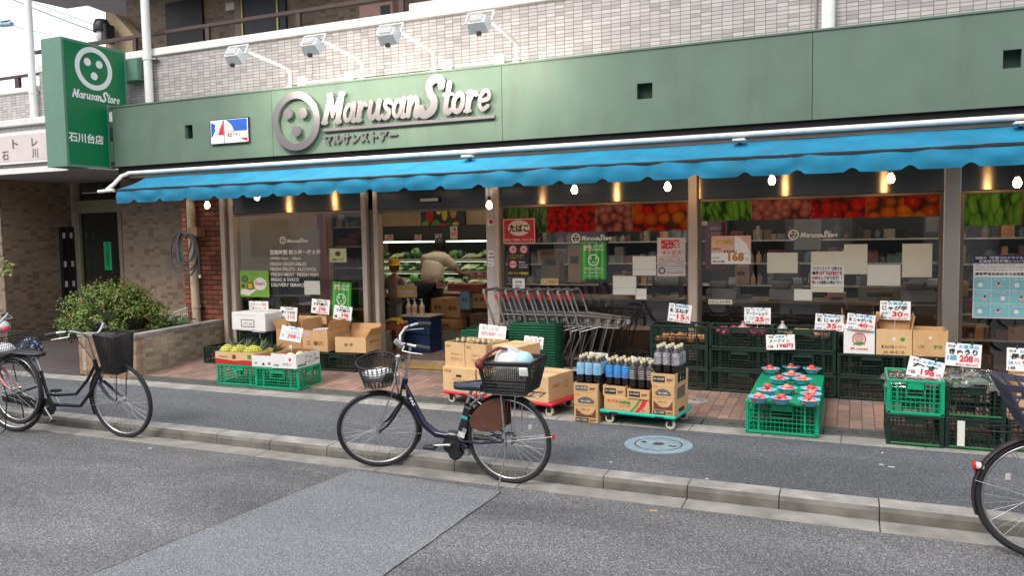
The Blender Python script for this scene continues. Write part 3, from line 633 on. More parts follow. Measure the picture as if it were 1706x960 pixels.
# chain-store plate
a, b, c, d = R(353, 197.5, 417, 239.5, FA)
BLU = pm('print_blue', (.01, .09, .42), .5); RED = pm('print_red', (.55, .01, .03), .5); BLKP = pm('print_black', (.02, .02, .02), .6); WHP = pm('print_white', (.8, .8, .78), .55, var=.04)
m = MB(); m.box(a, b, FA-.03, FA-.002, c, d, BLKP); w = b-a; h = d-c; e = .012
m.box(a+e, b-e, FA-.033, FA-.03, c+e, d-e, WHP)
def PP(mb, poly, mat, k): mb.prism([(x*w, z*h) for x, z in poly], (a, FA-.033-.001*k, c), RX, UZ, .001, mat)
PP(m, [(.03, .25), (.03, .86), (.14, .86), (.14, .7), (.04, .32)], BLU, 1); PP(m, [(.05, .3), (.22, .62), (.05, .62)], BLU, 2)
PP(m, [(.36, .34), (.36, .92), (.33, .92), (.2, .34)], RED, 1); PP(m, [(.06, .27), (.35, .27), (.33, .36), (.17, .36), (.34, .85), (.3, .93), (.08, .93), (.1, .82), (.22, .82)], WHP, 3)
PP(m, [(.37, .02), (.38, .02), (.38, .98), (.37, .98)], BLKP, 4)
PP(m, [(.62, .5), (.97, .5), (.97, .95), (.42, .95), (.5, .85), (.58, .7)], BLU, 1); PP(m, [(.37, .49), (.98, .49), (.98, .475), (.37, .475)], BLKP, 4)
PP(m, [(.78, .2), (.97, .2), (.97, .04), (.88, .1)], RED, 1)
write(m, '全日食チェーン', (a+.45*w, FA-.035, c+.27*h), RX, UZ, .48*w, .17*h, BLKP, .02)
wp(m, 'chain_plate', fas)
# ================================================================== PROJECTING SIGN
SX = -10.0
def PX(x, y): q = OX(x, y, SX); return q.y, q.z
sg = thing('projecting_sign', 'tall green box sign with white ring emblem at the left end of the green band', 'sign', (SX-.4, 8.0, 2.84))
y0, y1, zt0, zb0_ = 7.72, 8.775, 4.61, 2.84
ny, nz = PX(181, 180)[0], 3.745
prof = [(y0, zb0_), (ny, zb0_), (ny, nz), (y1, nz), (y1, zt0), (y0, zt0)]
m = MB(); m.prism(prof, (SX, 0, 0), PY, UZ, .40, SIGNF); wp(m, 'sign_case', sg)
e = .035; m = MB(); inner = [(y0+e, zb0_+e), (ny-e, zb0_+e), (ny-e, nz+e), (y1-e, nz+e), (y1-e, zt0-e), (y0+e, zt0-e)]
m.prism(inner, (SX+.003, 0, 0), PY, UZ, .002, SIGNG); face_mark(m, (SX+.003, *PX(156, 114.5)), PY, UZ, (PX(156, 79)[1]-PX(156, 150)[1])/2, WHP, .001, .001, 40)
ya, za = PX(120, 160); yb, zb1 = PX(198, 171.5)
brand(m, (SX+.004, ya, PX(125, 161.5)[1]), PY, UZ, yb-ya, PX(128, 147.5)[1]-PX(128, 162)[1], WHP, .001, 3, .001, 1.1)
ya, _ = PX(114, 230); yb, _ = PX(172, 234); z0_, z1_ = PX(143, 238.5)[1], PX(143, 222)[1]
write(m, '石川台店', (SX+.004, ya, z0_), PY, UZ, yb-ya, z1_-z0_, WHP, .03, lift=.002)
wp(m, 'sign_face', sg)
m = MB(); q = OY(219, 118, 8.9); m.box(-10.2, -9.78, y1+.002, WY-.001, OY(219, 137, 8.9).z, OY(219, 103, 8.9).z, SIGNF)
wp(m, 'sign_bracket', sg); m = MB(); m.box(-10.3, -9.95, ny+.002, WY-.9+.55, 2.95, 3.25, SIGNF); wp(m, 'sign_bracket', sg)
# ================================================================== PIPES
m = MB(); q = OY(244, 100, 8.82); m.cyl((q.x-.02, 8.86, 3.74), (q.x-.02, 8.86, 7.2), .06, WPIPE, 16); m.lathe([(.07, -.02), (.07, .02)], WPIPE, (q.x-.02, 8.86, OY(244, 98, 8.86).z)); m.box(q.x+.04, q.x+.13, 8.86, 8.95, OY(244, 99, 8.86).z-.01, OY(244, 99, 8.86).z+.01, CHROME)
wone(m, 'downpipe', 'white downpipe on the tiled wall just right of the projecting green sign', 'downpipe', (q.x, 8.86, 3.74), 'white downpipes')
m = MB(); q = OY(1380, 25, 8.86); m.cyl((q.x, 8.86, 3.74), (q.x, 8.86, 7.2), .065, WPIPE, 16)
m.cyl((q.x-.12, 8.92, 3.74), (q.x-.12, 8.92, 7.2), .012, CONC, 8)
wone(m, 'downpipe', 'white downpipe rising from the right part of the green band', 'downpipe', (q.x, 8.86, 3.74), 'white downpipes')
m = MB(); q = OY(52, 100, 8.86); m.cyl((q.x, 8.86, 3.6), (q.x+.0, 8.86, 8.0), .055, WPIPE, 16); m.lathe([(.066, -.02), (.066, .02)], WPIPE, (q.x, 8.86, OY(56, 154, 8.86).z))
wone(m, 'downpipe', 'grey white downpipe against the sky at the far left above the arched plate', 'downpipe', (q.x, 8.86, 3.6), 'white downpipes')
m = MB(); q = OY(322, 430, 8.8)
pa = [(q.x-.03, 8.82, 2.9), (q.x-.02, 8.82, 1.5), (q.x, 8.82, .5), (q.x, 8.82, .3)]; m.tube(pa, .06, PVC, 16); m.lathe([(.068, 0), (.068, .04)], PVC, (q.x-.002, 8.82, OY(322, 513, 8.8).z)); m.box(q.x-.09, q.x+.09, 8.81, 8.9, OY(322, 513, 8.8).z-.012, OY(322, 513, 8.8).z, BLK)
wone(m, 'downpipe', 'cream downpipe beside the red brick pier behind the coiled hose', 'downpipe', (q.x, 8.82, .3))
# wall lamp in the upper left
m = MB(); q = OY(180, 54, 10.2); gl = pm('lamp_glass', (.75, .75, .72), .25)
m.lathe([(.0, .21), (.1, .19), (.14, .1), (.145, .0), (.14, -.02)], BLK, (q.x, q.y-.12, q.z+.0), 18); m.ball((q.x, q.y-.12, q.z-.07), .11, gl, 16, 10, (1, 1, 1.3)); m.box(q.x+.05, q.x+.18, q.y-.2, q.y, q.z-.22, q.z+.1, BLK, .02)
wone(m, 'wall_lamp', 'black capped lamp with white globe on the tan post at upper left', 'lamp', (q.x, q.y, q.z))
# wires and transformer in the sky
m = MB()
WIRE = pm('wire_black', (.02, .02, .025), .6)
for (xa, ya_, xb, yb_, r_) in ((-60, -38, 180, 60, .022), (-60, -46, 190, 52, .014), (-40, 22, 90, 58, .014), (-60, 15, 60, 45, .01)):
    A = OY(xa, ya_, 24); B = OY(xb, yb_, 24); m.tube([A.lerp(B, t/8)+Vector((0, 0, -.25*math.sin(PI*t/8)*.4)) for t in range(9)], r_, WIRE, 6)
q = OY(12, 39, 24); wone(m, 'overhead_wires', 'black overhead wires crossing the white sky at upper left', 'wires', (q.x, q.y, q.z))
m = MB(); m.cyl((q.x-.4, 24, q.z), (q.x+.3, 24, q.z-.05), .1, pm('cable_box', (.2, .35, .42), .5), 12); m.box(q.x-.35, q.x+.2, 23.95, 24.05, q.z+.1, q.z+.13, WIRE)
wone(m, 'cable_joint_box', 'blue grey cable joint box hanging on the wires at upper left', 'cable box', (q.x, 24, q.z))
# a distant house at the far left edge
m = MB(); q = OY(3, 205, 20); m.box(q.x-6, q.x+.35, 20, 24, 0, OY(3, 190, 20).z, pm('far_house_wall', (.45, .36, .22), .8)); hb = thing('distant_house', 'tan house with a green roof far behind at the left edge', 'house', (q.x, 20, 0)); wpart(m, 'wall', hb)
m = MB(); m.box(q.x-6, q.x+.5, 19.8, 24.2, OY(3, 190, 20).z, OY(3, 186, 20).z, pm('far_roof', (.05, .25, .18), .7)); wpart(m, 'roof', hb)
# ================================================================== AWNING
AWN = pm('awning_blue', (.016, .185, .32), .8, var=.16, vscale=4, bump=.2, bscale=200, dirt=.3, spec=.2)
AX0, AX1 = -8.95, 5.0
yT, zT, yF, zF = 8.1, 2.665, 7.62, 2.475
aw = thing('shop_awning', 'long blue canvas awning with scalloped valance under the green band', 'awning', (-4, yF, zF))
m = MB(); nX = 200
vs = []; fs = []
for i in range(nX+1):
    x = AX0+(AX1-AX0)*i/nX
    for j in range(7):
        t = j/6; sag = -.02*math.sin(PI*t)+.007*noise.noise(Vector((x*1.4, t*2, 0)))+.003*noise.noise(Vector((x*7+t*3, t*5, 2)))
        xx = x+(-.32+.32*1)*0
        vs.append((x-(.25*(1-t) if i == 0 else 0)*0, yT+(yF-yT)*t, zT+(zF-zT)*t+sag))
for i in range(nX):
    for j in range(6): fs.append((i*7+j, i*7+j+1, (i+1)*7+j+1, (i+1)*7+j))
m.add(vs, fs, AWN, True); wp(m, 'canvas', aw)
m = MB(); vs = []; fs = []; sp = .455; x_ref = .9045; nX = int((AX1-AX0)/sp*14)
for i in range(nX+1):
    x = AX0+(AX1-AX0)*i/nX; ph = ((x-x_ref)/sp) % 1.0
    dn = min(ph, 1-ph)*sp
    cut = .036*(1-min(1, max(0, (dn-.018))/.045))**1 if dn < .063 else 0
    belly = (.006+.008*noise.noise(Vector((math.floor((x-x_ref)/sp)*1.7, 0, 0))))*math.sin(PI*ph)
    L_ = .168-cut+belly
    curl = (.022+.02*noise.noise(Vector((x*.9, 3, 0))))*math.sin(PI*ph)**.6
    for j in range(6):
        t = j/5; vs.append((x, yF-.004-.025*math.sin(t*PI)*math.sin(PI*ph)-curl*t*t*.9+.014*noise.noise(Vector((x*4, t*2, 5))), zF-.012-L_*t))
for i in range(nX):
    for j in range(5): fs.append((i*6+j, i*6+j+1, (i+1)*6+j+1, (i+1)*6+j))
m.add(vs, fs, AWN, True); wp(m, 'valance', aw)
m = MB(); m.box(AX0-.04, AX1, yF-.012, yF+.03, zF-.03, zF-.004, BLK, .004); wp(m, 'front_bar', aw)
m = MB(); m.tube([(AX0-.3, 8.06, 2.728), (AX1, 8.06, 2.728)], .027, WHTD, 14); m.box(AX0-.3, AX1, 8.08, 8.3, 2.66, 2.70, ALUD); m.box(AX0-.1, AX1, 8.2, 8.38, 2.70, 2.76, BLK)
wp(m, 'roller_tube', aw)
for xx in (AX0-.3,):
    m = MB(); m.tube([(xx, 8.06, 2.72), (xx+.0, 7.95, 2.68), (xx+.05, 7.78, 2.56), (xx+.1, yF, zF-.005)], .026, WHT, 10); m.cyl((xx-.03, yF-.02, zF-.02), (xx+.25, yF-.02, zF-.01), .022, WHT, 10); wp(m, 'folding_arm', aw)
for q in (780, 1232, 1700):
    a = OY(q, 262, 8.0); m = MB(); m.box(a.x-.06, a.x+.06, 7.93, 8.03, 2.655, 2.68, WHTD, .006); m.box(a.x-.02, a.x+.02, 7.96, 8.06, 2.64, 2.66, CHROME); wp(m, 'awning_clip', aw)
for x in (-7.2, -4.4, -1.6, 1.0): 
    m = MB(); m.tube([(x, 8.35, 2.6), (x-.35, 8.0, 2.5), (x, yF+.02, zF-.02)], .015, WHTD, 8); wp(m, 'folding_arm', aw)
# ================================================================== PRINTING
RX3, = (Vector((1, 0, 0)),)
INKB = pm('ink_blue', (.05, .35, .6), .6); INKR = pm('ink_red', (.6, .02, .04), .6); INKK = pm('ink_black', (.015, .015, .018), .6)
PAPER = pm('card_paper', (.78, .77, .76), .6, var=.04); PAPY = pm('paper_cream', (.62, .60, .48), .7, var=.05); PAPW = pm('paper_white', (.66, .66, .6), .7, var=.05)
def draw(mb, o, ux, uy, w, h, items, lift=.0012, step=.0005):
    o = Vector(o); ux = Vector(ux); uy = Vector(uy); n = ux.cross(uy).normalized()
    for k, it in enumerate(items):
        z = lift+k*step; t = it[0]
        if t == 't':
            _, s, mat, fx, fy, fw, fh = it[:7]; write(mb, s, o+ux*(fx*w)+uy*(fy*h), ux, uy, fw*w, fh*h, mat, it[7] if len(it) > 7 else .012, lift=z)
        elif t == 'r':
            _, mat, fx, fy, fw, fh = it; p = o+ux*(fx*w)+uy*(fy*h)+n*z; mb.quad(p, p+ux*(fw*w), p+ux*(fw*w)+uy*(fh*h), p+uy*(fh*h), mat)
        elif t == 'c':
            _, mat, fx, fy, r = it[:5]; disc(mb, o+ux*(fx*w)+uy*(fy*h), ux, uy, r*h, mat, .0003, 24, z, (it[5]*h if len(it) > 5 else None))
        elif t == 'g':
            _, mat, fx, fy, r0, r1 = it; annulus(mb, o+ux*(fx*w)+uy*(fy*h), ux, uy, r0*h, r1*h, mat, .0003, 28, z)
        elif t == 'f':
            _, mat, fx, fy, r = it; face_mark(mb, o+ux*(fx*w)+uy*(fy*h), ux, uy, r*h, mat, .0003, z, 28)
        elif t == 'b':
            _, mat, fx, fy, fw, fh = it; brand(mb, o+ux*(fx*w)+uy*(fy*h), ux, uy, fw*w, fh*h, mat, .0003, 2, z)
        elif t == 'p':
            _, mat, pts = it; mb.add([o+ux*(a*w)+uy*(b*h)+n*z for a, b in pts], [tuple(range(len(pts)))], mat)
def sheet(name, label, cat, rect, Y, base, items, group=None, tilt=0.0, thick=.002, mix=None):
    """a flat printed sheet hanging upright; rect in picture points read at depth Y"""
    a, b, c, d = R(*rect, Y); w, h = b-a, d-c; m = MB(); m.X = Matrix.Translation(((a+b)/2, Y, (c+d)/2)) @ Matrix.Rotation(math.radians(tilt), 4, 'Y')
    m.box(-w/2, w/2, 0, thick, -h/2, h/2, base); draw(m, (-w/2, 0, -h/2), RX, UZ, w, h, items)
    return wone(m, name, label, cat, ((a+b)/2, Y, c), group)
def price_card(label, rect, Y, rows, tilt=0.0, lean=10.0, stick=.16, bend=0.0, tint=None):
    """a hand-lettered price card held up by a wire with a black clip"""
    a, b, c, d = R(*rect, Y); w, h = b-a, d-c; t = thing('price_card', label, 'price card', ((a+b)/2, Y, c), 'hand-lettered price cards')
    X = Matrix.Translation((0, 0, h/2)) @ Matrix.Rotation(math.radians(tilt), 4, 'Y') @ Matrix.Rotation(math.radians(-lean), 4, 'X')
    m = MB(); m.X = X; bx = tint or PAPER; n = 8
    vs = []; 
    for i in range(n+1):
        x = -w/2+w*i/n
        for z in (-h/2, h/2): vs.append((x, bend*((x/w*2)**2), z))
    vs += [(x, y+.0015, z) for x, y, z in vs]; N2 = (n+1)*2
    m.add(vs, [(2*i, 2*i+2, 2*i+3, 2*i+1) for i in range(n)]+[(N2+2*i, N2+2*i+1, N2+2*i+3, N2+2*i+2) for i in range(n)]+[(0, 1, N2+1, N2), (2*n, 2*n+N2, 2*n+1+N2, 2*n+1)], bx)
    k0 = len(m.v); mX = m.X; m.X = Matrix.Identity(4); draw(m, (-w/2, 0, -h/2), RX, UZ, w, h, rows)
    for i in range(k0, len(m.v)):
        p = m.v[i]; m.v[i] = tuple(mX @ Vector((p[0], p[1]+bend*((p[0]/w*2)**2), p[2])))
    m.X = mX
    m.obj('card', t)
    m = MB(); m.X = X
    for q in (-.22, .22): m.box(q*w-.006, q*w+.006, -.006, .008, h/2-.008, h/2+.012, BLK, .002); m.tube([(q*w, .003, h/2+.012), (q*w+.006, .003, h/2+.022)], .0015, CHROME, 5)
    m.obj('clip', t)
    if stick: m = MB(); m.tube([(0, .004+(0 if lean < 20 else .02), h*.3), (0, .012, -stick)], .0022, WHT, 6); m.obj('stick', t)
    return t
def rows_std(name, price, unit='100g当り', top='お買得品', pre='特選', k=1.0):
    return [('t', pre, INKK, .05, .8, .17, .13, 0), ('t', top, INKB, .27, .79, .62, .16, .02), ('t', name, INKK, .07, .5, .82, .26, .035),
            ('t', unit, INKB, .05, .27, .3, .17, .015), ('t', price, INKR, .4, .17, .36, .28, .035), ('t', '円', INKR, .8, .17, .13, .2, .01), ('t', '税込価格%s.4円' % price, INKR, .3, .04, .6, .09, .01), ('t', '国産', INKK, .06, .05, .18, .12, .0)]
# ================================================================== CRATES
DGR = pm('crate_dark_green', (.005, .022, .015), .45, var=.2, vscale=20, dirt=.1); DGR2 = pm('crate_edge_green', (.015, .16, .04), .45, var=.15)
BGR = pm('crate_bright_green', (.0, .32, .155), .42, var=.1, vscale=15, dirt=.06); BKT = pm('basket_green', (.01, .12, .055), .4, var=.12)
def make_crate(label, mat, w, d, h, solid_top=False, trim=None, group=None, cat='crate'):
    t = thing('produce_crate', label, cat, (0, 0, 0), group); e = .012; tm = trim or mat
    m = MB()
    for sx in (-1, 1):
        for sy in (-1, 1): m.box(sx*(w/2-.028), sx*w/2, sy*(d/2-.028), sy*d/2, .003, h-.024, mat, .004)
    for z0, z1, mm in ((0, .022, mat), (h-.024, h-.002, tm)):
        for sy in (-1, 1): m.box(-w/2, w/2, sy*(d/2-.014), sy*d/2, z0, z1, mm, .003)
        for sx in (-1, 1): m.box(sx*(w/2-.014), sx*w/2, -d/2+.014, d/2-.014, z0, z1, mm, .003)
    m.obj('crate_frame', t)
    def wall(L, sgn, axis):
        q = MB(); k = max(6, int(L/.032)); zz = h-.03; hb = .26
        def bar(u0, u1, z0, z1, dp=.0045, off=0):
            D = (d if axis == 'x' else w)/2-.006-off
            if axis == 'x': q.box(u0, u1, sgn*(D-dp), sgn*D, z0, z1, mat)
            else: q.box(sgn*(D-dp), sgn*D, u0, u1, z0, z1, mat)
        for i in range(1, k):
            u = -L/2+L*i/k
            if abs(u) < L*.14: bar(u-.002, u+.002, .024, h*.5)
            else: bar(u-.0022, u+.0022, .023, h-.026)
        for i in range(1, 6): z = .022+(h-.05)*i/6; bar(-L/2+.02, L/2-.02, z-.0022, z+.0022, .003, .0015)
        bar(-L*.16, -L*.145, h*.5, h-.026, .008); bar(L*.145, L*.16, h*.5, h-.026, .008); bar(-L*.16, L*.16, h*.48, h*.53, .008); bar(-L*.16, L*.16, h*.72, h-.026, .006)
        bar(-L*.32, -L*.30, .023, h-.026, .007); bar(L*.30, L*.32, .023, h-.026, .007); bar(-L/2+.02, L/2-.02, h*.36, h*.385, .007)
        for sg_ in (-1, 1):  # fine diagonal mesh in the outer fields
            for i in range(5):
                u0 = sg_*(L*.33+i*L*.03); z0 = .025
                D = (d if axis == 'x' else w)/2-.010
                a_ = (u0, z0); b_ = (u0-sg_*0+sg_*L*.0+L*.03*sg_*(4-i)*.0+sg_*L*.06, h*.34)
                if abs(b_[0]) > L/2-.02: continue
                P = lambda p: (p[0], sgn*D, p[1]) if axis == 'x' else (sgn*D, p[0], p[1])
                q.tube([P(a_), P(b_)], .0016, mat, 4)
        o_ = q.obj('side_wall', t)
    wall(w, -1, 'x'); wall(w, 1, 'x'); wall(d, -1, 'y'); wall(d, 1, 'y')
    m = MB(); n = int(w/.03)
    for i in range(1, n): u = -w/2+w*i/n; m.box(u-.003, u+.003, -d/2+.015, d/2-.015, .006, .011, mat)
    for i in range(1, int(d/.04)): u = -d/2+d*i/int(d/.04); m.box(-w/2+.015, w/2-.015, u-.004, u+.004, .004, .0062, mat)
    m.obj('crate_base', t)
    if solid_top:
        m = MB(); n = int(w/.022)
        for i in range(n): u = -w/2+.01+(w-.02)*i/n; m.box(u, u+.013, -d/2+.004, d/2-.004, h-.001, h+.004, mat)
        m.box(-w/2+.002, w/2-.002, -d/2+.002, d/2-.002, h-.006, h-.0012, mat); m.obj('lid', t)
    return t
def place(proto, loc, rz=0.0, label=None, group=None, first=[]):
    o = proto if id(proto) not in [id(x) for x in first] and not proto.get('_used') else copy_tree(proto)
    if o is proto: proto['_used'] = 1
    o.location = loc; o.rotation_euler = (0, 0, rz)
    if label: o['label'] = label
    if group: o['group'] = group
    if '_used' in o and o is not proto: del o['_used']
    return o
CW = .6
darkA = make_crate('dark green lattice crate', DGR, .597, .39, .220, trim=DGR, group='dark green produce crates')
cols = [(-1.95+.0, 3, 'leftmost crate column'), (-1.345, 3, 'second crate column'), (-.74, 3, 'third crate column'), (-.135, 2, 'fourth crate column'), (.47, 2, 'fifth crate column under the open carton')]
X0c = OY(1083, 600, 8.1).x
for ci, (xx, n, nm) in enumerate(cols):
    cx = X0c+.30+ci*.603
    for k in range(n):
        place(darkA, (cx+random.uniform(-.004, .004), 8.30+random.uniform(-.006, .006), zg(8.15)+k*.2205), random.uniform(-.01, .01), 'dark green crate, %s in the %s along the shop glass' % (['lowest', 'second from the bottom', 'topmost of three'][k], nm.replace(' under the open carton', '')))
# left row behind
for i in range(4):
    place(darkA, (-5.79-i*.602, 8.13, zg(8.0)), 0, 'dark green crate under the boxes left of the shop door, %s from the door' % ORD[i])
darkB = make_crate('dark green crate with a bright green lower edge', DGR, .40, .56, .245, trim=DGR, group='dark green produce crates')
m = MB(); m.box(-.17, .17, -.287, -.2805, .012, .028, DGR2, .003); m.obj('green_edge', darkB)
xa, xb = OY(1478, 715, 6.75).x, OY(1572, 715, 6.75).x
xc = OY(1680, 720, 6.78).x
zz = zg(6.9)
place(darkB, ((xa+xb)/2, 7.03, zz), 0, 'dark green crate with light edge under the bright eggplant crate')
place(darkB, (xb+.21, 7.05, zz), 0, 'dark green crate with a white paper strip, lower one under the cucumbers')
place(darkB, (xb+.21, 7.05, zz+.246), 0, 'dark green crate full of bagged cucumbers, on top at lower right')
place(darkB, (xb+.63, 7.12, zz), 0, 'dark green crate behind the basket of the right bicycle')
m = MB(); q = OY(1601, 722, 6.76); m.box(q.x-.025, q.x+.025, 6.755, 6.758, zz+.03, zz+.225, PAPW)
for v in range(1): pass
wone(m, 'paper_strip', 'white paper strip hanging on the lower dark crate at right', 'paper strip', (q.x, 6.757, zz+.03))
egg = make_crate('bright green lattice crate holding bagged eggplants at lower right', BGR, .40, .56, .275)
place(egg, ((xa+xb)/2, 7.03, zz+.246), 0)
brA = make_crate('bright green crate under the bowls of tomatoes, nearer the street', BGR, .575, .66, .268, True, group='bright green produce crates')
tx = (OY(1241, 700, 6.76).x+OY(1365, 700, 6.76).x)/2
place(brA, (tx, 7.08, .108)); place(brA, (tx, 7.745, zg(7.5)-.01), 0, 'bright green crate under the bowls of tomatoes, nearer the shop')
brB = make_crate('bright green crate under the pineapple carton', BGR, .60, .42, .238, True, group='bright green produce crates')
place(brB, (OY(393, 620, 7.0).x-.0, 7.22, .108), .02); place(brB, (OY(460, 630, 6.98).x, 7.19, .108), .03, 'bright green crate under the white melon cartons')
# ================================================================== CARTONS
CARD = pm('cardboard', (.56, .34, .16), .75, var=.08, vscale=8, bump=.1, bscale=90); CARD2 = pm('cardboard_brown', (.46, .25, .11), .75, var=.08, vscale=8); CARDW = pm('carton_white', (.74, .73, .72), .55, var=.04)
CARDL = pm('cardboard_light', (.62, .41, .21), .75, var=.07, vscale=7); PRB = pm('print_brown', (.13, .05, .025), .7); PRO = pm('print_orange', (.5, .2, .05), .7); PRG = pm('print_green', (.06, .25, .05), .6)
TAPE = pm('tape', (.5, .33, .16), .3)
def carton(label, loc, w, d, h, mat, rz=0.0, top='closed', front=(), side=(), flaps=(70, 70, 75, 75), group='cardboard cartons', fill=None, name='carton', cat='carton', inner=None):
    t = thing(name, label, cat, loc, group, rz); m = MB(); e = .005; inn = inner or CARD
    if top == 'closed': m.box(-w/2, w/2, -d/2, d/2, 0, h, mat, .003)
    else:
        m.box(-w/2, w/2, -d/2, -d/2+e, 0, h, mat); m.box(-w/2, w/2, d/2-e, d/2, 0, h, mat); m.box(-w/2, -w/2+e, -d/2+e, d/2-e, 0, h, mat); m.box(w/2-e, w/2, -d/2+e, d/2-e, 0, h, mat); m.box(-w/2+e, w/2-e, -d/2+e, d/2-e, 0, .006, inn)
        for a_, b_, c_, d_ in ((-w/2+e, w/2-e, -d/2+e, -d/2+e+.001), (-w/2+e, w/2-e, d/2-e-.001, d/2-e), (-w/2+e, -w/2+e+.001, -d/2+e+.0015, d/2-e-.0015), (w/2-e-.001, w/2-e, -d/2+e+.0015, d/2-e-.0015)): m.box(a_, b_, c_, d_, .007, h-.0005, inn)
    draw(m, (-w/2, -d/2, 0), RX, UZ, w, h, front); draw(m, (w/2, -d/2, 0), PY, UZ, d, h, side)
    if top == 'closed': m.box(-w/2+.002, w/2-.002, -.022, .022, h+.0002, h+.0008, TAPE)
    m.obj('body', t)
    if top == 'flaps':
        fl = min(d, w)/2*.95
        for (ax, sgn, L, ang) in (('x', -1, w, flaps[0]), ('x', 1, w, flaps[1]), ('y', -1, d, flaps[2]), ('y', 1, d, flaps[3])):
            if ang is None: continue
            q = MB(); a_ = math.radians(ang); f_ = .13
            if ax == 'x': q.X = Matrix.Translation((0, sgn*(d/2-.002), h)) @ Matrix.Rotation(-sgn*(PI/2-a_), 4, 'X')
            else: q.X = Matrix.Translation((sgn*(w/2-.002), 0, h)) @ Matrix.Rotation(sgn*(PI/2-a_), 4, 'Y')
            if ax == 'x': q.box(-L/2+.004, L/2-.004, -.002, .002, 0, f_, inn)
            else: q.box(-.002, .002, -L/2+.004, L/2-.004, 0, f_, inn)
            q.obj('flap', t)
    if top == 'tray':
        pass
    return t
# right: three cartons standing on the dark crates
zt = zg(8.15)+.441
def cart_px(label, rect, Y, d, z0, mat, **kw):
    a, b, c, e = R(*rect, Y); return carton(label, ((a+b)/2, Y+d/2, z0), b-a-.006, d, e-z0, mat, **kw), (a, b, e)
c1, i1 = cart_px('white carton with red and green vegetable print, full of potatoes', (1405, 541, 1458, 590), 8.12, .34, zt, CARDW, top='flaps', flaps=(None, None, 80, 60), inner=CARD2,
                 front=[('g', INKR, .5, .5, .18, .22), ('c', pm('print_pink', (.55, .3, .28), .6), .5, .52, .15), ('p', PRG, [(.3, .3), (.7, .32), (.62, .42), (.4, .4)]), ('t', 'JA', INKR, .22, .12, .16, .1, .04), ('t', '岐阜県農協', INKR, .42, .13, .36, .07)])
c2, i2 = cart_px('light brown carton full of potatoes below the 30 yen card', (1459, 549, 1520, 595), 8.12, .34, zt, CARDL, top='flaps', flaps=(None, 85, 80, 80),
                 front=[('c', pm('handhole', (.7, .6, .5), .8), .5, .62, .07), ('c', PRG, .74, .62, .08), ('t', '風 北の大地 メークイン', PRB, .15, .25, .7, .14), ('t', 'JA めむろ', PRB, .2, .04, .6, .13)])
c3, i3 = cart_px('light brown open carton at the right end of the crate row', (1520, 551, 1580, 596), 8.12, .34, zt, CARD, top='open', front=[('c', pm('handhole', (.7, .6, .5), .8), .5, .72, .06), ('t', '＜土物＞', PRG, .12, .3, .25, .14), ('t', '野菜', PRG, .6, .3, .25, .14)])
# potatoes, onions
POT = pm('potato_skin', (.42, .27, .14), .7, var=.2, vscale=20, bump=.4, bscale=40, island=.2); RON = pm('red_onion_skin', (.32, .05, .08), .35, var=.3, vscale=12, island=.25); ONI = pm('onion_skin', (.5, .27, .1), .4, var=.2, island=.2)
NET = pm('bag_film', (.72, .7, .7), .15, var=.15, vscale=30, spec=.8)
def lump(mat, rx, ry, rz_, name, label, cat, group, seed=0):
    m = MB(); m.ball((0, 0, rz_*.95), 1, mat, 12, 8, (rx, ry, rz_))
    for i, v in enumerate(m.v):
        n_ = noise.noise(Vector(v)*18+Vector((seed, 0, 0))); m.v[i] = (v[0]*(1+.14*n_), v[1]*(1+.14*n_), v[2]*(1+.08*n_))
    return one(m, name, label, cat, (0, 0, 0), group)
pot = lump(POT, .042, .034, .03, 'potato', 'brown potato', 'potato', 'potatoes')
def scatter(proto, spots, label, group):
    for i, (x, y, z) in enumerate(spots):
        if not proto.get('_used'): o = proto; proto['_used'] = 1
        else: o = proto.copy(); C.objects.link(o); del o['_used']
        o.location = (x, y, z); o.rotation_euler = (random.uniform(-.4, .4), random.uniform(-.4, .4), random.uniform(0, 6)); o['label'] = label; o['group'] = group
rr = random.Random(5)
def spots(cx, cy, w, d, z, n, r=.035, hump=.03):
    out = []
    for i in range(n*30):
        x, y = rr.uniform(-w/2, w/2), rr.uniform(-d/2, d/2)
        if all((x-a)**2+(y-b)**2 > (r*1.75)**2 for a, b, _ in out): out.append((x, y, z+hump*(1-(abs(x)/w*2)**2)*(1-(abs(y)/d*2)**2)*rr.uniform(.7, 1.1)))
        if len(out) >= n: break
    return [(cx+a, cy+b, q) for a, b, q in out]
for cc, ii, nm in ((c1, i1, 'white carton'), (c2, i2, 'brown carton under the 30 yen card')):
    scatter(pot, spots(cc.location.x, cc.location.y, ii[1]-ii[0]-.09, .25, ii[2]-.07, 12), 'brown potato heaped in the %s' % nm, 'potatoes in the %s' % nm)
top3 = zg(8.15)+.6615
cxs = [X0c+.30+i*.603 for i in range(5)]
scatter(pot, spots(cxs[2], 8.3, .46, .27, top3-.10, 22), 'brown potato in the top crate under the 35 yen card', 'potatoes in the top dark crate')
ron = lump(RON, .036, .036, .032, 'red_onion', 'red onion', 'onion', 'red onions', 3)
scatter(ron, spots(cxs[1], 8.28, .46, .27, top3-.09, 24), 'red onion in the top crate under the 25 yen card', 'red onions in the top dark crate')
oni = lump(ONI, .04, .04, .035, 'onion', 'onion', 'onion', 'brown onions', 5)
scatter(oni, spots(cxs[0], 8.3, .46, .27, top3-.19, 20), 'brown onion deep in the left top crate under the 15 yen card', 'brown onions in the left top crate')
m = MB(); m.lathe([(.0, 0), (.05, .0), (.06, .04), (.035, .07), (.01, .09), (.016, .11), (.02, .115)], pm('net_pink', (.5, .25, .28), .6, var=.4, vscale=60), (0, 0, 0), 10)
FILMB2 = pm('bag_film_grey', (.4, .4, .4), .2, var=.3, vscale=40)
wb = one(m, 'net_bag', 'white and pink net bag tied at the top among the red onions', 'bag', (cxs[1]+.02, 8.24, top3-.07))
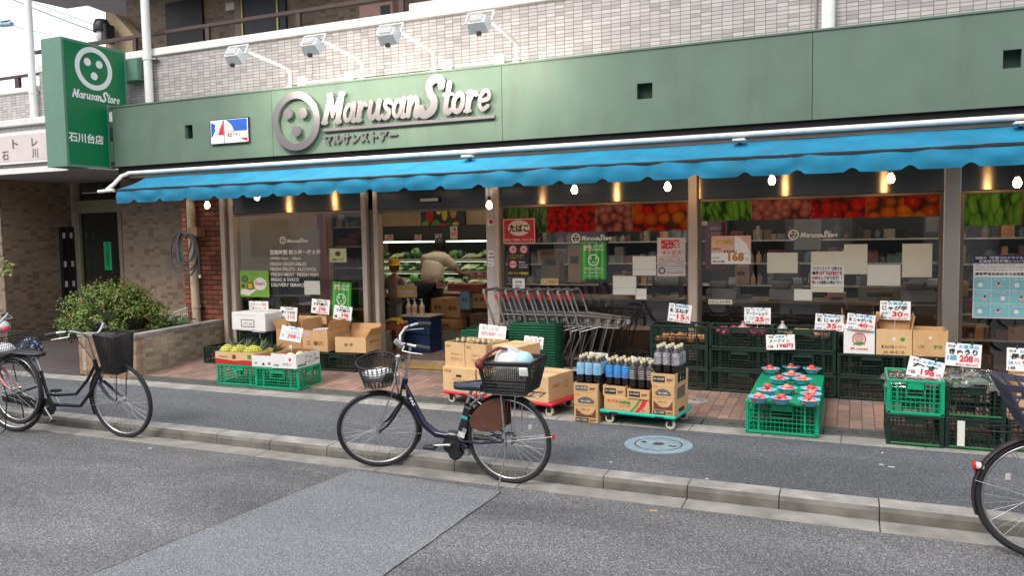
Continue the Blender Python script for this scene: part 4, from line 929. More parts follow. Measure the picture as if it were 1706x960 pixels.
m = MB(); m.lathe([(.0, 0), (.05, .0), (.055, .04), (.03, .075), (.01, .1), (.02, .12)], FILMB2, (0, 0, 0), 10)
wb = one(m, 'plastic_bag', 'clear plastic bag twisted shut in the potato crate left of the 198 yen card', 'bag', (cxs[2]-.2, 8.22, top3-.06))
# eggplants and cucumbers in plastic bags
EGP = pm('eggplant_skin', (.02, .01, .03), .15, var=.2); CUC = pm('cucumber_skin', (.03, .1, .02), .3, var=.35, vscale=40)
FILMB = glass_mat('bag_plastic', (.97, .98, .98), .035, 2.2, .1)
def veg_bag(name, label, mat, k, r, L, group, cat):
    t = thing(name, label, cat, (0, 0, 0), group); m = MB()
    for i in range(k):
        x = (i-(k-1)/2)*r*1.9; pts = [(x+rr.uniform(-.005, .005), -L/2+L*j/6, r+.006*math.sin(j+i)+.01*(i % 2)) for j in range(7)]
        m.tube(pts, [r*.25, r*.8, r, r, r*.95, r*.7, r*.2], mat, 9)
    m.obj('vegetables', t); m = MB(); W2 = k*r+.02; vs = []; n1, n2 = 14, 12
    for i in range(n1+1):
        for j in range(n2+1):
            u, v = i/n1*2-1, j/n2*2-1; z = (r*2+.022)*(1-abs(u)**4)*(1-abs(v)**4)+.012*noise.noise(Vector((u*3+k, v*4, 1)))+.004
            vs.append((u*W2, v*(L/2+.03), z))
    m.add(vs, [(i*(n2+1)+j, (i+1)*(n2+1)+j, (i+1)*(n2+1)+j+1, i*(n2+1)+j+1) for i in range(n1) for j in range(n2)], FILMB, True); m.obj('plastic_bag', t)
    return t
eb = veg_bag('eggplant_bag', 'plastic bag of dark eggplants in the bright green crate', EGP, 4, .023, .14, 'bags of eggplants', 'bag of eggplants')
ex, ez = (xa+xb)/2, zz+.246+.19
for i in range(9):
    place(eb, (ex-.11+.11*(i % 3), 6.88+.15*(i//3), ez+rr.uniform(-.01, .02)), rr.uniform(-.5, .5)+(PI/2 if i % 2 else 0), 'clear bag of dark eggplants, %s row, %s, in the bright green crate' % (['street-side', 'middle', 'shop-side'][i//3], ['left', 'centre', 'right'][i % 3]), 'bags of eggplants')
cb = veg_bag('cucumber_bag', 'clear bag of cucumbers', CUC, 4, .016, .2, 'bags of cucumbers', 'bag of cucumbers')
ex, ez = xb+.21, zz+.246+.215
for i in range(12):
    place(cb, (ex-.12+.12*(i % 3), 6.88+.12*(i//3), ez+rr.uniform(-.01, .03)+(.03 if i % 3 == 1 else 0)), rr.uniform(-.4, .4)+(PI/2 if i % 2 else 0), 'clear bag of green cucumbers, %s row, %s, in the dark crate' % (['street-side', 'second', 'third', 'shop-side'][i//3], ['left', 'centre', 'right'][i % 3]), 'bags of cucumbers')
# carton behind the right bicycle
q = OY(1695, 640, 7.1); carton('brown carton half hidden behind the basket of the right bicycle', (q.x+.12, 7.12, zz+.246), .3, .38, .30, CARD)
# tomatoes in bowls on the bright crates
BOWL = pm('bowl_blue', (.16, .5, .72), .3, var=.05, spec=.5); TOM = pm('tomato_skin', (.68, .07, .07), .18, var=.18, vscale=9, spec=.6); TOM2 = pm('tomato_pale', (.75, .26, .2), .2, var=.2, vscale=9); STEM = pm('tomato_calyx', (.06, .16, .03), .6)
m = MB(); m.lathe([(.0, .004), (.045, .004), (.055, .02), (.082, .052), (.088, .054), (.088, .058), (.080, .057), (.052, .026), (.042, .012), (0, .011)], BOWL, (0, 0, 0), 28)
bowl = one(m, 'plastic_bowl', 'blue plastic bowl', 'bowl', (0, 0, 0), 'blue bowls of tomatoes')
def mk_tom(mt, nm):
    t = thing('tomato', nm, 'tomato', (0, 0, 0)); m = MB(); vs = []
    m.ball((0, 0, .026), .030, mt, 14, 10, (1, 1, .84))
    for i, v in enumerate(m.v):
        r_ = math.hypot(v[0], v[1]); 
        if v[2] > .03: m.v[i] = (v[0], v[1], v[2]-.007*math.exp(-(r_/.01)**2))
    m.obj('fruit', t); m = MB()
    for k in range(5): a_ = k*2*PI/5; m.add([(0, 0, .053), (math.cos(a_-.25)*.006, math.sin(a_-.25)*.006, .0525), (math.cos(a_)*.014, math.sin(a_)*.014, .053), (math.cos(a_+.25)*.006, math.sin(a_+.25)*.006, .0525)], [(0, 1, 2, 3)], STEM)
    m.obj('calyx', t); return t
toms = [mk_tom(TOM, 'red tomato'), mk_tom(TOM2, 'pale red tomato')]
bw = [((1284, 620), 'back row left'), ((1318.5, 617), 'back row middle'), ((1353, 620), 'back row right'), ((1319, 630), 'just before the back middle bowl'), ((1298.8, 637), 'second row left'), ((1335.8, 638), 'second row right'),
      ((1277.3, 654), 'third row left, heaped highest'), ((1311, 651), 'third row middle'), ((1350.8, 652), 'third row right'), ((1264.4, 666), 'front row far left'), ((1301.5, 668), 'front row middle, touching the bowl behind'), ((1350.8, 661), 'behind the front right bowl'), ((1347.7, 671), 'front row right')]
bz = .1085+.273; placed = []
for i, ((px_, py_), nm) in enumerate(bw):
    p = OZ(px_, py_+2, bz+.02); z = bz if p.y < 7.41 else zg(7.5)-.01+.273
    for (ax, ay) in placed:   # keep the bowls clear of each other
        dx, dy = p.x-ax, p.y-ay; dd = math.hypot(dx, dy)
        if dd < .172: p.x = ax+dx/dd*.174; p.y = ay+dy/dd*.174
    placed.append((p.x, p.y))
    o = bowl if i == 0 else bowl.copy()
    if i: C.objects.link(o)
    o.location = (p.x, p.y, z); o['label'] = 'blue bowl of tomatoes on the bright green crates, '+nm
    n = 4
    for k in range(n):
        a_ = k*2*PI/n+i; q = place(toms[(k+i) % 3 == 0], (p.x+.036*math.cos(a_), p.y+.036*math.sin(a_), z+.016), a_, 'tomato in the blue bowl, '+nm, 'tomatoes in the bowl '+nm.split(',')[0]); q.rotation_euler = (rr.uniform(-.5, .5), rr.uniform(-.5, .5), a_)
    q = place(toms[i % 2], (p.x+rr.uniform(-.01, .01), p.y+rr.uniform(-.01, .01), z+(.062 if i == 6 else .040)), 0, 'tomato on top in the blue bowl, '+nm, 'tomatoes on top of the bowls')
# ================================================================== LEFT DISPLAY
zc = .108+.2425
xL, xR = OY(358, 600, 7.0).x, OY(420, 600, 7.0).x
pc = carton('brown and red open carton holding pineapples in yellow nets', ((xL+xR)/2+.0, 7.22, zc), xR-xL, .42, .14, CARDL, .02, 'open',
            front=[('p', pm('carton_red', (.5, .02, .015), .5), [(0, 0), (1, 0), (1, .36), (.75, .38), (.5, .3), (.25, .38), (0, .45)]), ('c', PRB, .5, .62, .2), ('t', 'PINEAPPLE', PRB, .1, .55, .22, .12), ('r', PRG, .85, .5, .1, .35)], side=[('p', pm('carton_red', (.5, .02, .015), .5), [(0, 0), (1, 0), (1, .3), (0, .36)])])
PINE = tile_mat('pineapple_net', .026, .026, .009, [((.75, .68, .06), 3), ((.8, .74, .14), 2), ((.62, .54, .04), 1)], (.22, .25, .03), .5, bump=1.0, dirt=.2)
PLEAF = pm('pineapple_leaf', (.09, .13, .06), .5, var=.3, island=.3)
def pineapple():
    t = thing('pineapple', 'pineapple in a yellow foam net', 'pineapple', (0, 0, 0), 'pineapples in yellow nets'); m = MB()
    m.ball((0, 0, .075), 1, PINE, 16, 12, (.085, .115, .082)); m.obj('fruit', t); m = MB(); rl = random.Random(9)
    for k in range(46):
        a_ = rl.uniform(0, 2*PI); el = rl.uniform(.1, 1.4); L = rl.uniform(.10, .19); d_ = Vector((math.cos(a_)*math.cos(el)*.6, math.sin(el)*.7+.2, abs(math.sin(a_))*math.cos(el)*.8+.25)).normalized()
        b_ = Vector((rl.uniform(-.015, .015), .085, .085+rl.uniform(-.015, .015))); s_ = d_.orthogonal().normalized()*.008
        m.add([b_-s_, b_+s_, b_+d_*L*.6+s_*.7+Vector((0, 0, .004)), b_+d_*L, b_+d_*L*.6-s_*.7], [(0, 1, 2, 3, 4)], PLEAF)
    m.obj('crown_leaves', t); return t
pi = pineapple()
for k, nm in enumerate(('left', 'middle', 'right')):
    q = OY((377, 396, 417)[k], 575, 7.12); place(pi, (q.x, 7.14+.01*k, zc+.05), (.2, -.25, -.5)[k], 'pineapple in a yellow net, %s of the three in the red and brown carton' % nm)
q = place(pi, (OY(440, 575, 7.3).x, 7.32, zc+.005), -1.2, 'pineapple in a yellow net lying at the right end behind the other three')
pk = OY(440, 578, 7.2)
# the red and brown carton is longer than its front: a second tray stands behind the white ones
carton('white open melon carton with a small black tree print', ((OY(423, 620, 7).x+OY(455, 620, 7).x)/2, 7.2, zc), .29, .44, .125, CARDW, .04, 'open', inner=CARD2, front=[('p', BLKP, [(.45, .15), (.62, .15), (.54, .42)]), ('t', '共', GREY, .12, .2, .14, .22), ('t', '選', GREY, .74, .2, .14, .22)])
x0 = OY(456, 625, 7).x
carton('white open melon carton with a red dot and a green stripe, nearest the door', (x0+.17, 7.18, zc), .335, .44, .16, CARDW, .04, 'open', inner=CARD2,
       front=[('c', INKR, .75, .62, .11), ('r', PRG, .1, .15, .2, .1), ('t', 'メロン', GREY, .45, .2, .35, .2)], side=[('r', PRG, .05, .1, .35, .14), ('t', 'アムス', BLKP, .35, .55, .5, .24, .0), ('t', 'メロン', BLKP, .3, .2, .5, .24, .0), ('r', PRG, .75, .35, .2, .1)])
MEL = pm('melon_skin', (.62, .62, .42), .5, var=.15, vscale=30)
mel = lump(MEL, .06, .06, .055, 'melon', 'pale melon', 'melon', 'melons', 8)
scatter(mel, [(x0+.10+.125*(k % 2), 7.06+.13*(k//2), zc+.035) for k in range(6)], 'pale melon in the white open carton nearest the door', 'melons in the white carton')
# white foam box and the brown cartons on the dark crates
zd = zg(8.0)+.2215
a, b, c_, d_ = R(372, 536, 415, 568, 7.98)
WB = carton('large white foam box on the dark crates left of the window cards', ((a+b)/2+.22, 8.25, c_+.02), .62, .5, d_-c_-.02, CARDW, -.12, 'closed', name='foam_box', cat='foam box', group=None,
            front=[('r', GREY, .1, .05, .62, .01), ('r', GREY, .1, .85, .62, .01), ('r', BLKP, .28, .2, .4, .42), ('r', CARDW, .3, .24, .36, .34), ('t', 'レタス 20玉', GREY, .33, .3, .3, .2)])
place(darkA, (WB.location.x+.0, 8.26, zd), 0, 'dark green crate directly under the white foam box')
WB.location.z = zd+.221
a, b, c_, d_ = R(460, 549, 502, 588, 7.98); e1 = carton('brown open carton behind the large leaning 298 yen card', ((a+b)/2, 8.2, zd), b-a, .42, d_-zd, CARD2, -.02, 'flaps', flaps=(None, 78, 60, 80), front=[('c', PRB, .75, .7, .05), ('r', CARDW, .5, .08, .12, .14)])
a, b, c_, d_ = R(503, 551, 547, 590, 7.98); e2 = carton('brown open carton of blue tea packs left of the shop door', ((a+b)/2, 8.22, zd), b-a, .46, d_-zd, CARD, -.05, 'flaps', flaps=(None, 82, 82, 70),
    front=[('g', PRB, .25, .38, .07, .1), ('t', '麦茶', PRB, .45, .28, .4, .2, .03), ('r', pm('sticker_pink', (.55, .35, .45), .6), .08, .68, .25, .22)], side=[('g', PRB, .4, .4, .08, .11)])
a, b, c_, d_ = R(554, 553, 578, 584, 8.0); e3 = carton('brown carton with ragged flaps right against the door post', ((a+b)/2+.12, 8.22, zd), .42, .40, .19, CARDL, .1, 'flaps', flaps=(None, 80, None, 55), side=[('t', '国産 鶴三そば', PRB, .25, .55, .6, .16, .02)], front=[('t', '麦 茶', PRB, .3, .4, .3, .2)])
PKB = pm('pack_blue', (.04, .05, .25), .3); PKW = pm('pack_white', (.75, .75, .8), .3)
m = MB(); m.X = Matrix.Rotation(.35, 4, 'Y'); m.box(-.012, .012, -.07, .07, 0, .15, PKW, .006); m.box(-.0135, .0135, -.055, .055, .03, .13, PKB, .006)
pk = one(m, 'tea_pack', 'blue and white tea pack', 'tea pack', (0, 0, 0), 'tea packs')
for i in range(7):
    o = pk if i == 0 else pk.copy()
    if i: C.objects.link(o)
    o.location = (e2.location.x-.14+.045*i, 8.15, zd+.12+.004*i); o['label'] = 'blue and white tea pack, %s from the left in the open brown carton' % ORD[i]
# cards on the left
K = INKK
price_card('white card with black and red handwriting in the window behind the foam box', (415, 502, 447, 524), 8.5, [('t', 'シナノ', K, .06, .62, .4, .26, .0), ('t', '1個', INKR, .55, .64, .35, .22, .0), ('t', 'ゴールド', K, .1, .34, .8, .24, .01), ('t', '1コ', K, .1, .08, .2, .18, 0), ('t', '158円', INKR, .45, .06, .5, .22, .02)], 0, 0, .22)
price_card('small blue toned card standing on the foam box', (421, 530, 442, 554), 8.0, rows_std('豊洲りんご', '98', '1個', pre='青森'), 3, 5, .08, tint=pm('card_blue', (.45, .66, .8), .6))
price_card('cream card with orange price between the foam box and the brown cartons', (467, 512, 495, 535), 8.25, [('t', '季節限定', K, .3, .8, .5, .12), ('t', '熟くりかぼ', K, .08, .5, .8, .24, .03), ('t', '310', PRO, .42, .16, .45, .28, .02), ('t', '国産', K, .08, .16, .2, .16)], 2, 5, .2)
price_card('298 yen card for barley tea above the brown cartons', (519, 499, 549, 523), 8.35, [('t', '国産小川産', K, .3, .8, .55, .13), ('t', '特撰麦茶', K, .08, .54, .82, .22, .04), ('t', '298', INKR, .4, .2, .4, .28, .03), ('t', '税抜322円', INKR, .3, .05, .6, .11), ('t', '国', K, .1, .2, .14, .2)], 4, 5, .1)
m = MB(); q = OY(536, 530, 8.38); m.box(q.x-.07, q.x+.08, 8.37, 8.376, OY(536, 540, 8.38).z, OY(536, 520, 8.38).z, CARD); wone(m, 'cardboard_backing', 'brown cardboard slip behind the 298 yen barley tea card', 'cardboard', (q.x, 8.37, q.z))
price_card('398 yen card leaning in front of the green poster', (556, 510, 586, 533), 8.3, [('t', '国産小粒麦', K, .3, .8, .55, .13), ('t', '特撰麦茶', K, .1, .54, .8, .22, .04), ('t', '398', INKR, .42, .2, .42, .28, .03), ('t', '税込430円', INKR, .3, .05, .6, .11), ('t', '国', K, .08, .1, .14, .2)], 6, 6, .12)
price_card('large leaning 298 yen melon card on a white stick', (466, 544, 501, 568), 7.2, [('t', 'お買得品', INKB, .35, .8, .5, .13), ('t', 'アムスメロン', K, .12, .5, .8, .24, .0), ('t', '1個', INKB, .06, .2, .26, .24, .03), ('t', '298', INKR, .38, .18, .4, .3, .03), ('t', '円', INKR, .82, .2, .12, .18)], 6, 14, .13, bend=.02)
# ================================================================== RIGHT CARDS
price_card('15 yen onion card on the left end of the dark crates', (1113, 507, 1151, 537), 8.2, rows_std('新玉ねぎ', '15', 'Lサイズ', '季節限定'), 6, 4, .0, bend=.015)
price_card('25 yen red onion card above the second crate column', (1240, 513, 1284, 540), 8.25, rows_std('アーリーレッド', '25', '1コ', 'サラダに', '国産'), 0, 4, .1)
price_card('198 yen potato card slanting on the crate edge', (1276, 558, 1324, 583), 8.06, [('t', '特選', K, .1, .78, .15, .14), ('t', 'お買得', INKB, .35, .78, .3, .16), ('t', 'メークイン', K, .12, .48, .7, .25, .01), ('t', '1袋', K, .06, .12, .2, .2, 0), ('t', '198円', INKR, .38, .12, .55, .3, .03)], -3, 4, .0, bend=.02)
price_card('35 yen new potato card in front of the white carton', (1358, 524, 1406, 551), 8.15, rows_std('新じゃが', '35', 'Lサイズ', '季節限定'), 3, 4, .06)
price_card('40 yen new potato card clipped to the white carton', (1411, 524, 1458, 550), 8.1, rows_std('新じゃがいも', '40', '100g当り', 'お買得品'), 5, 6, .0, bend=.012)
price_card('30 yen potato card standing highest over the brown cartons', (1466, 502, 1517, 533), 8.2, rows_std('じゃが芋', '30', '100g当り'), 1, 3, .16)
q = OY(1490, 540, 8.25); m = MB(); m.box(q.x-.13, q.x+.13, 8.232, 8.238, OY(1490, 556, 8.25).z, OY(1490, 520, 8.25).z, CARD2); wone(m, 'cardboard_backing', 'brown cardboard slip holding up the 30 yen potato card', 'cardboard', (q.x, 8.235, q.z))
price_card('198 yen eggplant card tilted over the bright green crate', (1512, 599, 1573, 631), 6.95, [('t', '栃木産', K, .1, .78, .18, .12), ('t', 'お買得品', INKB, .38, .75, .52, .18, .02), ('t', 'なす', K, .12, .42, .7, .3, .05), ('t', '1袋', K, .06, .12, .18, .2, .01), ('t', '198', INKR, .38, .16, .38, .3, .04), ('t', '円', INKR, .82, .18, .12, .2), ('t', '税込価格214円', INKR, .3, .03, .62, .1)], 12, 12, .05)
price_card('208 yen cucumber card standing over the bagged cucumbers', (1575, 573, 1635, 611), 7.1, [('t', '埼玉産', K, .06, .8, .2, .12), ('t', 'お買得品', INKB, .36, .78, .56, .17, .02), ('t', 'きゅうり', K, .1, .5, .8, .26, .05), ('t', '1袋', INKB, .06, .24, .28, .24, .03), ('t', '208', INKR, .4, .2, .38, .3, .04), ('t', '円', INKR, .82, .2, .12, .2), ('t', '税込価格225円', INKR, .3, .04, .62, .11)], 3, 6, .12)
price_card('long leek card cut by the right edge of the photo', (1677, 581, 1738, 619), 7.1, [('t', '茨城産', K, .06, .8, .2, .12), ('t', 'お買得品', INKB, .36, .78, .56, .17, .02), ('t', '長ねぎ', K, .1, .5, .8, .26, .05), ('t', '3本入り', INKB, .05, .27, .32, .17, .02), ('t', '98', INKR, .44, .18, .3, .3, .04), ('t', '1袋', K, .05, .05, .2, .14)], 1, 6, .12)
# ================================================================== HAND BASKETS
def make_basket():
    t = thing('shopping_basket', 'green plastic shopping basket', 'basket', (0, 0, 0)); m = MB(); w, d, h = .50, .34, .22
    def ring(z, k, o_=0): return [(sx*(w/2*k+o_), sy*(d/2*k+o_), z) for sx, sy in ((-1, -1), (1, -1), (1, 1), (-1, 1))]
    a_ = ring(0, .82); b_ = ring(h-.012, 1)
    m.add(a_+b_, [(0, 1, 5, 4), (1, 2, 6, 5), (2, 3, 7, 6), (3, 0, 4, 7), (3, 2, 1, 0)], BKT)
    for k in range(14):
        for sy in (-1, 1):
            u = -1+2*(k+.5)/14; m.tube([(u*w/2*.84, sy*(d/2*.845+.002), .02), (u*w/2*.97, sy*(d/2*.985+.002), h-.03)], .0035, BKT, 4)
    for k in range(9):
        for sx in (-1, 1):
            u = -1+2*(k+.5)/9; m.tube([(sx*(w/2*.845+.002), u*d/2*.84, .02), (sx*(w/2*.985+.002), u*d/2*.97, h-.03)], .0035, BKT, 4)
    m.obj('basket_body', t); m = MB()
    m.tube([(x, y, h-.008) for x, y, z in ring(0, 1, .008)], .009, BKT, 6, True); m.obj('rim', t)
    m = MB(); 
    for sy in (-1, 1): m.tube([(-w/2-.012, sy*.02, h), (-w/2+.03, sy*d*.38, h+.004), (w/2-.03, sy*d*.38, h+.004), (w/2+.012, sy*.02, h)], .006, pm('basket_handle', (.01, .07, .035), .4), 6)
    m.obj('handle', t); return t
bk = make_basket()
for (x0, x1, yt, nm, rz) in ((848, 921, 540, 'tall stack', .0), (768, 840, 551, 'low stack', -.03)):
    Yb = 7.78; a, b = OY(x0, yt, Yb).x, OY(x1, yt, Yb).x; ztop = OY((x0+x1)/2, yt, Yb).z; z0 = zg(Yb)
    n = int((ztop-z0-.22)/.029)+1
    for k in range(n):
        q = place(bk, ((a+b)/2+random.uniform(-.003, .003), Yb+.19, z0+k*.029), rz+random.uniform(-.012, .012), 'green shopping basket, %s from the top of the %s beside the carts' % (ORD[n-1-k] if n-1-k < len(ORD) else 'lowest', nm), 'green shopping baskets in the '+nm)
# ================================================================== CARTS
CST = pm('cart_steel', (.27, .26, .26), .35, .8, var=.1); CRB = pm('cart_red_clip', (.5, .03, .03), .4); RUB = pm('rubber', (.02, .02, .02), .7); HND = pm('cart_handle_grey', (.12, .11, .12), .45)
def make_cart():
    t = thing('shopping_cart', 'grey steel shopping cart', 'shopping cart', (0, 0, 0), 'nested shopping carts')
    r = .011; m = MB()
    for s in (-1, 1):
        y = s*.215; m.tube([(-.01, y, .95), (.05, y, .78), (.115, y*.97, .56), (.12, y, .5), (.02, y, .30), (.0, y, .10)], r, CST, 8)
        m.tube([(.115, y*.97, .56), (.34, y*.72, .62)], r*.8, CST, 6); m.tube([(.40, y*.68, .60), (.31, y*.78, .26), (.30, y*.8, .2)], r*.9, CST, 6); m.tube([(.0, y, .13), (.50, y*.62, .16), (.52, y*.5, .12)], r*.9, CST, 6)
    m.obj('frame', t)
    m = MB(); m.tube([(-.01, -.215, .95), (-.03, -.205, .99), (-.035, -.18, 1.0), (-.035, .18, 1.0), (-.03, .205, .99), (-.01, .215, .95)], .0155, HND, 10); m.obj('handle', t)
    for s in (-1, 1): m = MB(); m.cyl((-.008, s*.215, .945), (.003, s*.215, .905), .0175, CRB, 10); m.obj('handle_clip', t)
    m = MB()
    m.tube([(.06, -.2, .74), (.58, -.1, .70), (.6, -.08, .70), (.6, .08, .70), (.58, .1, .70), (.06, .2, .74)], .006, CST, 6); m.tube([(.1, -.2, .62), (.52, -.1, .60), (.52, .1, .60), (.1, .2, .62)], .006, CST, 6)
    for k in range(6): f = k/5; m.tube([(.08+.46*f, -.19+.09*f, .735-.03*f), (.1+.42*f, -.19+.09*f, .62-.02*f), (.1+.42*f, .19-.09*f, .62-.02*f), (.08+.46*f, .19-.09*f, .735-.03*f)], .0035, CST, 5)
    for k in range(5): y = -.08+.04*k; m.tube([(.1, y*1.6, .62), (.52, y, .60), (.59, y, .70)], .003, CST, 5)
    m.obj('wire_deck', t)
    m = MB()
    for k in range(7): f = k/6; m.tube([(.04+.42*f, -.2+.08*f, .135+.02*f), (.04+.42*f, .2-.08*f, .135+.02*f)], .0032, CST, 5)
    for k in range(5): y = -.1+.05*k; m.tube([(.02, y*1.5, .14), (.3, y*1.2, .17), (.48, y, .21)], .003, CST, 5)
    m.tube([(.03, -.2, .26), (.42, -.12, .30), (.42, .12, .30), (.03, .2, .26)], .004, CST, 5); m.obj('lower_rack', t)
    m = MB(); m.box(.597, .603, -.06, .06, .64, .685, WHTD); m.obj('number_plate', t)
    for (x, y) in ((0, -.215), (0, .215), (.52, -.115), (.52, .115)):
        m = MB(); m.cyl((x+.01, y-.012, .045), (x+.01, y+.012, .045), .045, RUB, 14); m.cyl((x+.01, y-.013, .045), (x+.01, y+.013, .045), .02, CST, 8); m.box(x-.005, x+.025, y-.016, y-.0135, .04, .1, CST); m.box(x-.005, x+.025, y+.0135, y+.016, .04, .1, CST); m.obj('caster', t)
    return t
ct = make_cart()
hx = [805, 823, 841, 858, 877, 894, 911, 927, 942.5]
for i, q in enumerate(hx):
    p = OY(q, 497, 8.05); place(ct, (p.x+.03, 8.05+.215+.004*i, zg(8.1)), 0, 'grey steel shopping cart, %s from the right of the nested row' % ORD[8-i])
# ================================================================== DOLLIES AND DRINKS
def dolly(label, loc, w, d, mat, rz):
    t = thing('dolly', label, 'dolly', loc, None, rz); m = MB(); m.box(-w/2, w/2, -d/2, d/2, .095, .125, mat, .008)
    for k in (-.3, .3): m.box(k*w-.04, k*w+.04, -d/2-.0015, -d/2+.01, .1, .112, BLK)
    m.obj('deck', t)
    for sx in (-1, 1):
        for sy in (-1, 1):
            m = MB(); x, y = sx*(w/2-.07), sy*(d/2-.06); m.box(x-.03, x+.03, y-.022, y+.022, .078, .096, RUB, .004); m.cyl((x+.01, y-.014, .04), (x+.01, y+.014, .04), .04, pm('wheel_cream', (.55, .5, .4), .5), 16); m.cyl((x+.01, y-.0145, .04), (x+.01, y+.0145, .04), .012, BLK, 8)
            m.box(x-.014, x+.03, y-.022, y-.016, .03, .085, BLK, .003); m.obj('caster', t)
    return t
G0 = .1
A = Vector((-3.80, 6.99, 0)); B = Vector((-2.52, 6.74, 0)); u = (B-A).normalized(); nrm = Vector((-u.y, u.x, 0)); ang = math.atan2(u.y, u.x)
RDM = pm('dolly_red', (.6, .02, .04), .35)
mid = (A+B)/2+nrm*.24; dolly('red dolly carrying the brown drink cartons', (mid.x, mid.y, G0), 1.30, .48, RDM, ang)
CFR = [('t', '国産', PRO, .06, .78, .22, .12, .02), ('t', '(天然水) 2L', PRO, .3, .46, .6, .1, .01), ('t', '品質保証 取扱注意', PRO, .3, .3, .55, .08, 0), ('r', PRO, .3, .25, .6, .01)]
def along(s, off, z): p = A+u*s+nrm*off; return (p.x, p.y, z)
lab = ['brown drink carton, lower left on the red dolly', 'brown drink carton, lower middle on the red dolly', 'brown drink carton with a hand hole, lower right on the red dolly']
for k, (s, w) in enumerate(((.21, .41), (.64, .41), (1.06, .40))):
    carton(lab[k], along(s, .24, G0+.1255), w, .46, .245, CARDL, ang, front=CFR+[('r', BLK, .42, .62, .16, .09)], side=[('g', PRO, .7, .55, .12, .16), ('t', '天然水', PRO, .15, .5, .3, .16)])
lab = ['brown open carton of bottles, upper left on the red dolly', 'brown open carton of bottles, second on top of the red dolly', 'brown carton on top of the red dolly behind the bicycle basket']
for k, (s, w) in enumerate(((.125, .25), (.385, .255), (.74, .30))):
    carton(lab[k], along(s, .26, G0+.3715), w, .40, .245, CARDL, ang, 'open' if k < 2 else 'closed', front=CFR)
PETC = pm('pet_clear', (.55, .6, .62), .12, var=.1); CAPW = pm('cap_white', (.75, .74, .7), .4)
# bottles
def make_bottle(lab_mat, kind, body):
    t = thing('drink_bottle', 'bottle', 'bottle', (0, 0, 0)); m = MB(); r = .038
    m.lathe([(.001, .0), (.03, .0), (r, .008), (r, .12), (r*.96, .127), (r, .134), (r, .235), (r*.85, .26), (.018, .288), (.0145, .298)], body, (0, 0, 0), 14, capb=True); m.obj('bottle_body', t)
    m = MB(); m.lathe([(r+.0008, .15), (r+.0008, .235), (r*.86+.001, .258)], lab_mat, (0, 0, 0), 14)
    if kind == 1: m.ball((0, -r+.003, .17), .014, INKR, 8, 6, (1, .3, 1)); m.ball((.012, -r+.004, .19), .008, PRB, 8, 6, (1, .3, 1))
    for k in range(8):
        if kind in (0, 2): m.box(-.018, .018, -r-.0012, -r+.001, (.155+.01*k), (.159+.01*k), PAPW if kind == 2 else INKB) if k % 2 else None
    m.obj('bottle_label', t)
    m = MB(); m.cyl((0, 0, .296), (0, 0, .32), .0155, pm('cap_cream', (.68, .6, .38), .4), 12); m.obj('cap', t); return t
COF = pm('coffee_dark', (.012, .008, .007), .08, var=.1, spec=.8)
LB = pm('label_light_blue', (.25, .44, .60), .35, var=.2, vscale=30); LB2 = pm('label_blue', (.04, .24, .55), .35, var=.3, vscale=35); LK = pm('label_dark', (.09, .07, .07), .4, var=.8, vscale=45); LW = pm('label_pale', (.2, .19, .22), .4, var=.9, vscale=40)
bts = [make_bottle(LB, 0, COF), make_bottle(LB2, 1, COF), make_bottle(LK, 2, COF), make_bottle(LW, 2, COF)]
def bottles(k, x0, y0, z0, nx, ny, rz, where, jig=0):
    for j in range(ny):
        for i in range(nx):
            p = Matrix.Rotation(rz, 4, 'Z') @ Vector(((i-(nx-1)/2)*.078, (j-(ny-1)/2)*.078, 0))
            place(bts[k], (x0+p.x, y0+p.y, z0), rr.uniform(-.4, .4), '%s, %s row, %s' % (where, ['front', 'middle', 'back'][j], ['left', 'centre', 'right'][i]), where+'s')
def tray(label, loc, w, d, h, rz, lite=False): 
    return carton(label, loc, w, d, h, CARD, rz, 'open', front=[('r', GREY if lite else BLKP, .08, .2, .5, .55), ('t', '職人の珈琲 無糖', PAPY, .12, .4, .42, .2), ('t', '珈琲屋', PRB, .65, .3, .26, .3)], side=[('r', BLKP, .2, .2, .55, .55), ('t', '職人', PAPY, .3, .32, .35, .3)], group='brown cartons round the teal dolly')
COFP = [('r', BLKP, .06, .02, .55, .13), ('t', '職人の珈琲', PAPY, .1, .05, .45, .07), ('t', '珈琲屋', PRB, .65, .04, .28, .09), ('p', PRB, [(.08, .18), (.92, .18), (.92, .5), (.8, .34), (.7, .28), (.5, .26), (.32, .3), (.22, .38), (.08, .46)]), ('t', '珈琲一筋', PRB, .3, .42, .35, .04),
        ('r', PRB, 0, .575, 1, .006), ('p', GREY, [(.2, .66), (.82, .66), (.86, .74), (.7, .84), (.5, .88), (.32, .84), (.14, .74)]), ('t', '職人の珈琲', PAPW, .3, .7, .4, .06), ('t', '珈琲', PRO, .06, .92, .2, .05)]
Y1 = 6.66; a, b, c_, d_ = R(957, 655, 997, 706, Y1); hL = d_-.1
carton('brown coffee carton standing on the asphalt left of the teal dolly', ((a+b)/2, Y1+.16, G0-.001), b-a, .32, d_-.1, CARD, -.03, front=COFP, group='brown cartons round the teal dolly')
tray('shallow tray on the left coffee carton', ((a+b)/2-.0, Y1+.16, d_+.001), b-a, .32, .085, -.03, True); bottles(0, (a+b)/2+.01, Y1+.15, d_+.008, 3, 3, -.03, 'light blue labelled bottle')
TEAL = pm('dolly_teal', (.01, .45, .32), .4, var=.06)
p0, p1 = OY(998, 690, 6.68), OY(1125, 702, 6.60); uu = Vector((p1.x-p0.x, p1.y-p0.y, 0)); L = uu.length; uu.normalize(); nn_ = Vector((-uu.y, uu.x, 0)); an2 = math.atan2(uu.y, uu.x)
def T2(s, off, z): q = Vector((p0.x, p0.y, 0))+uu*s+nn_*off; return (q.x, q.y, z)
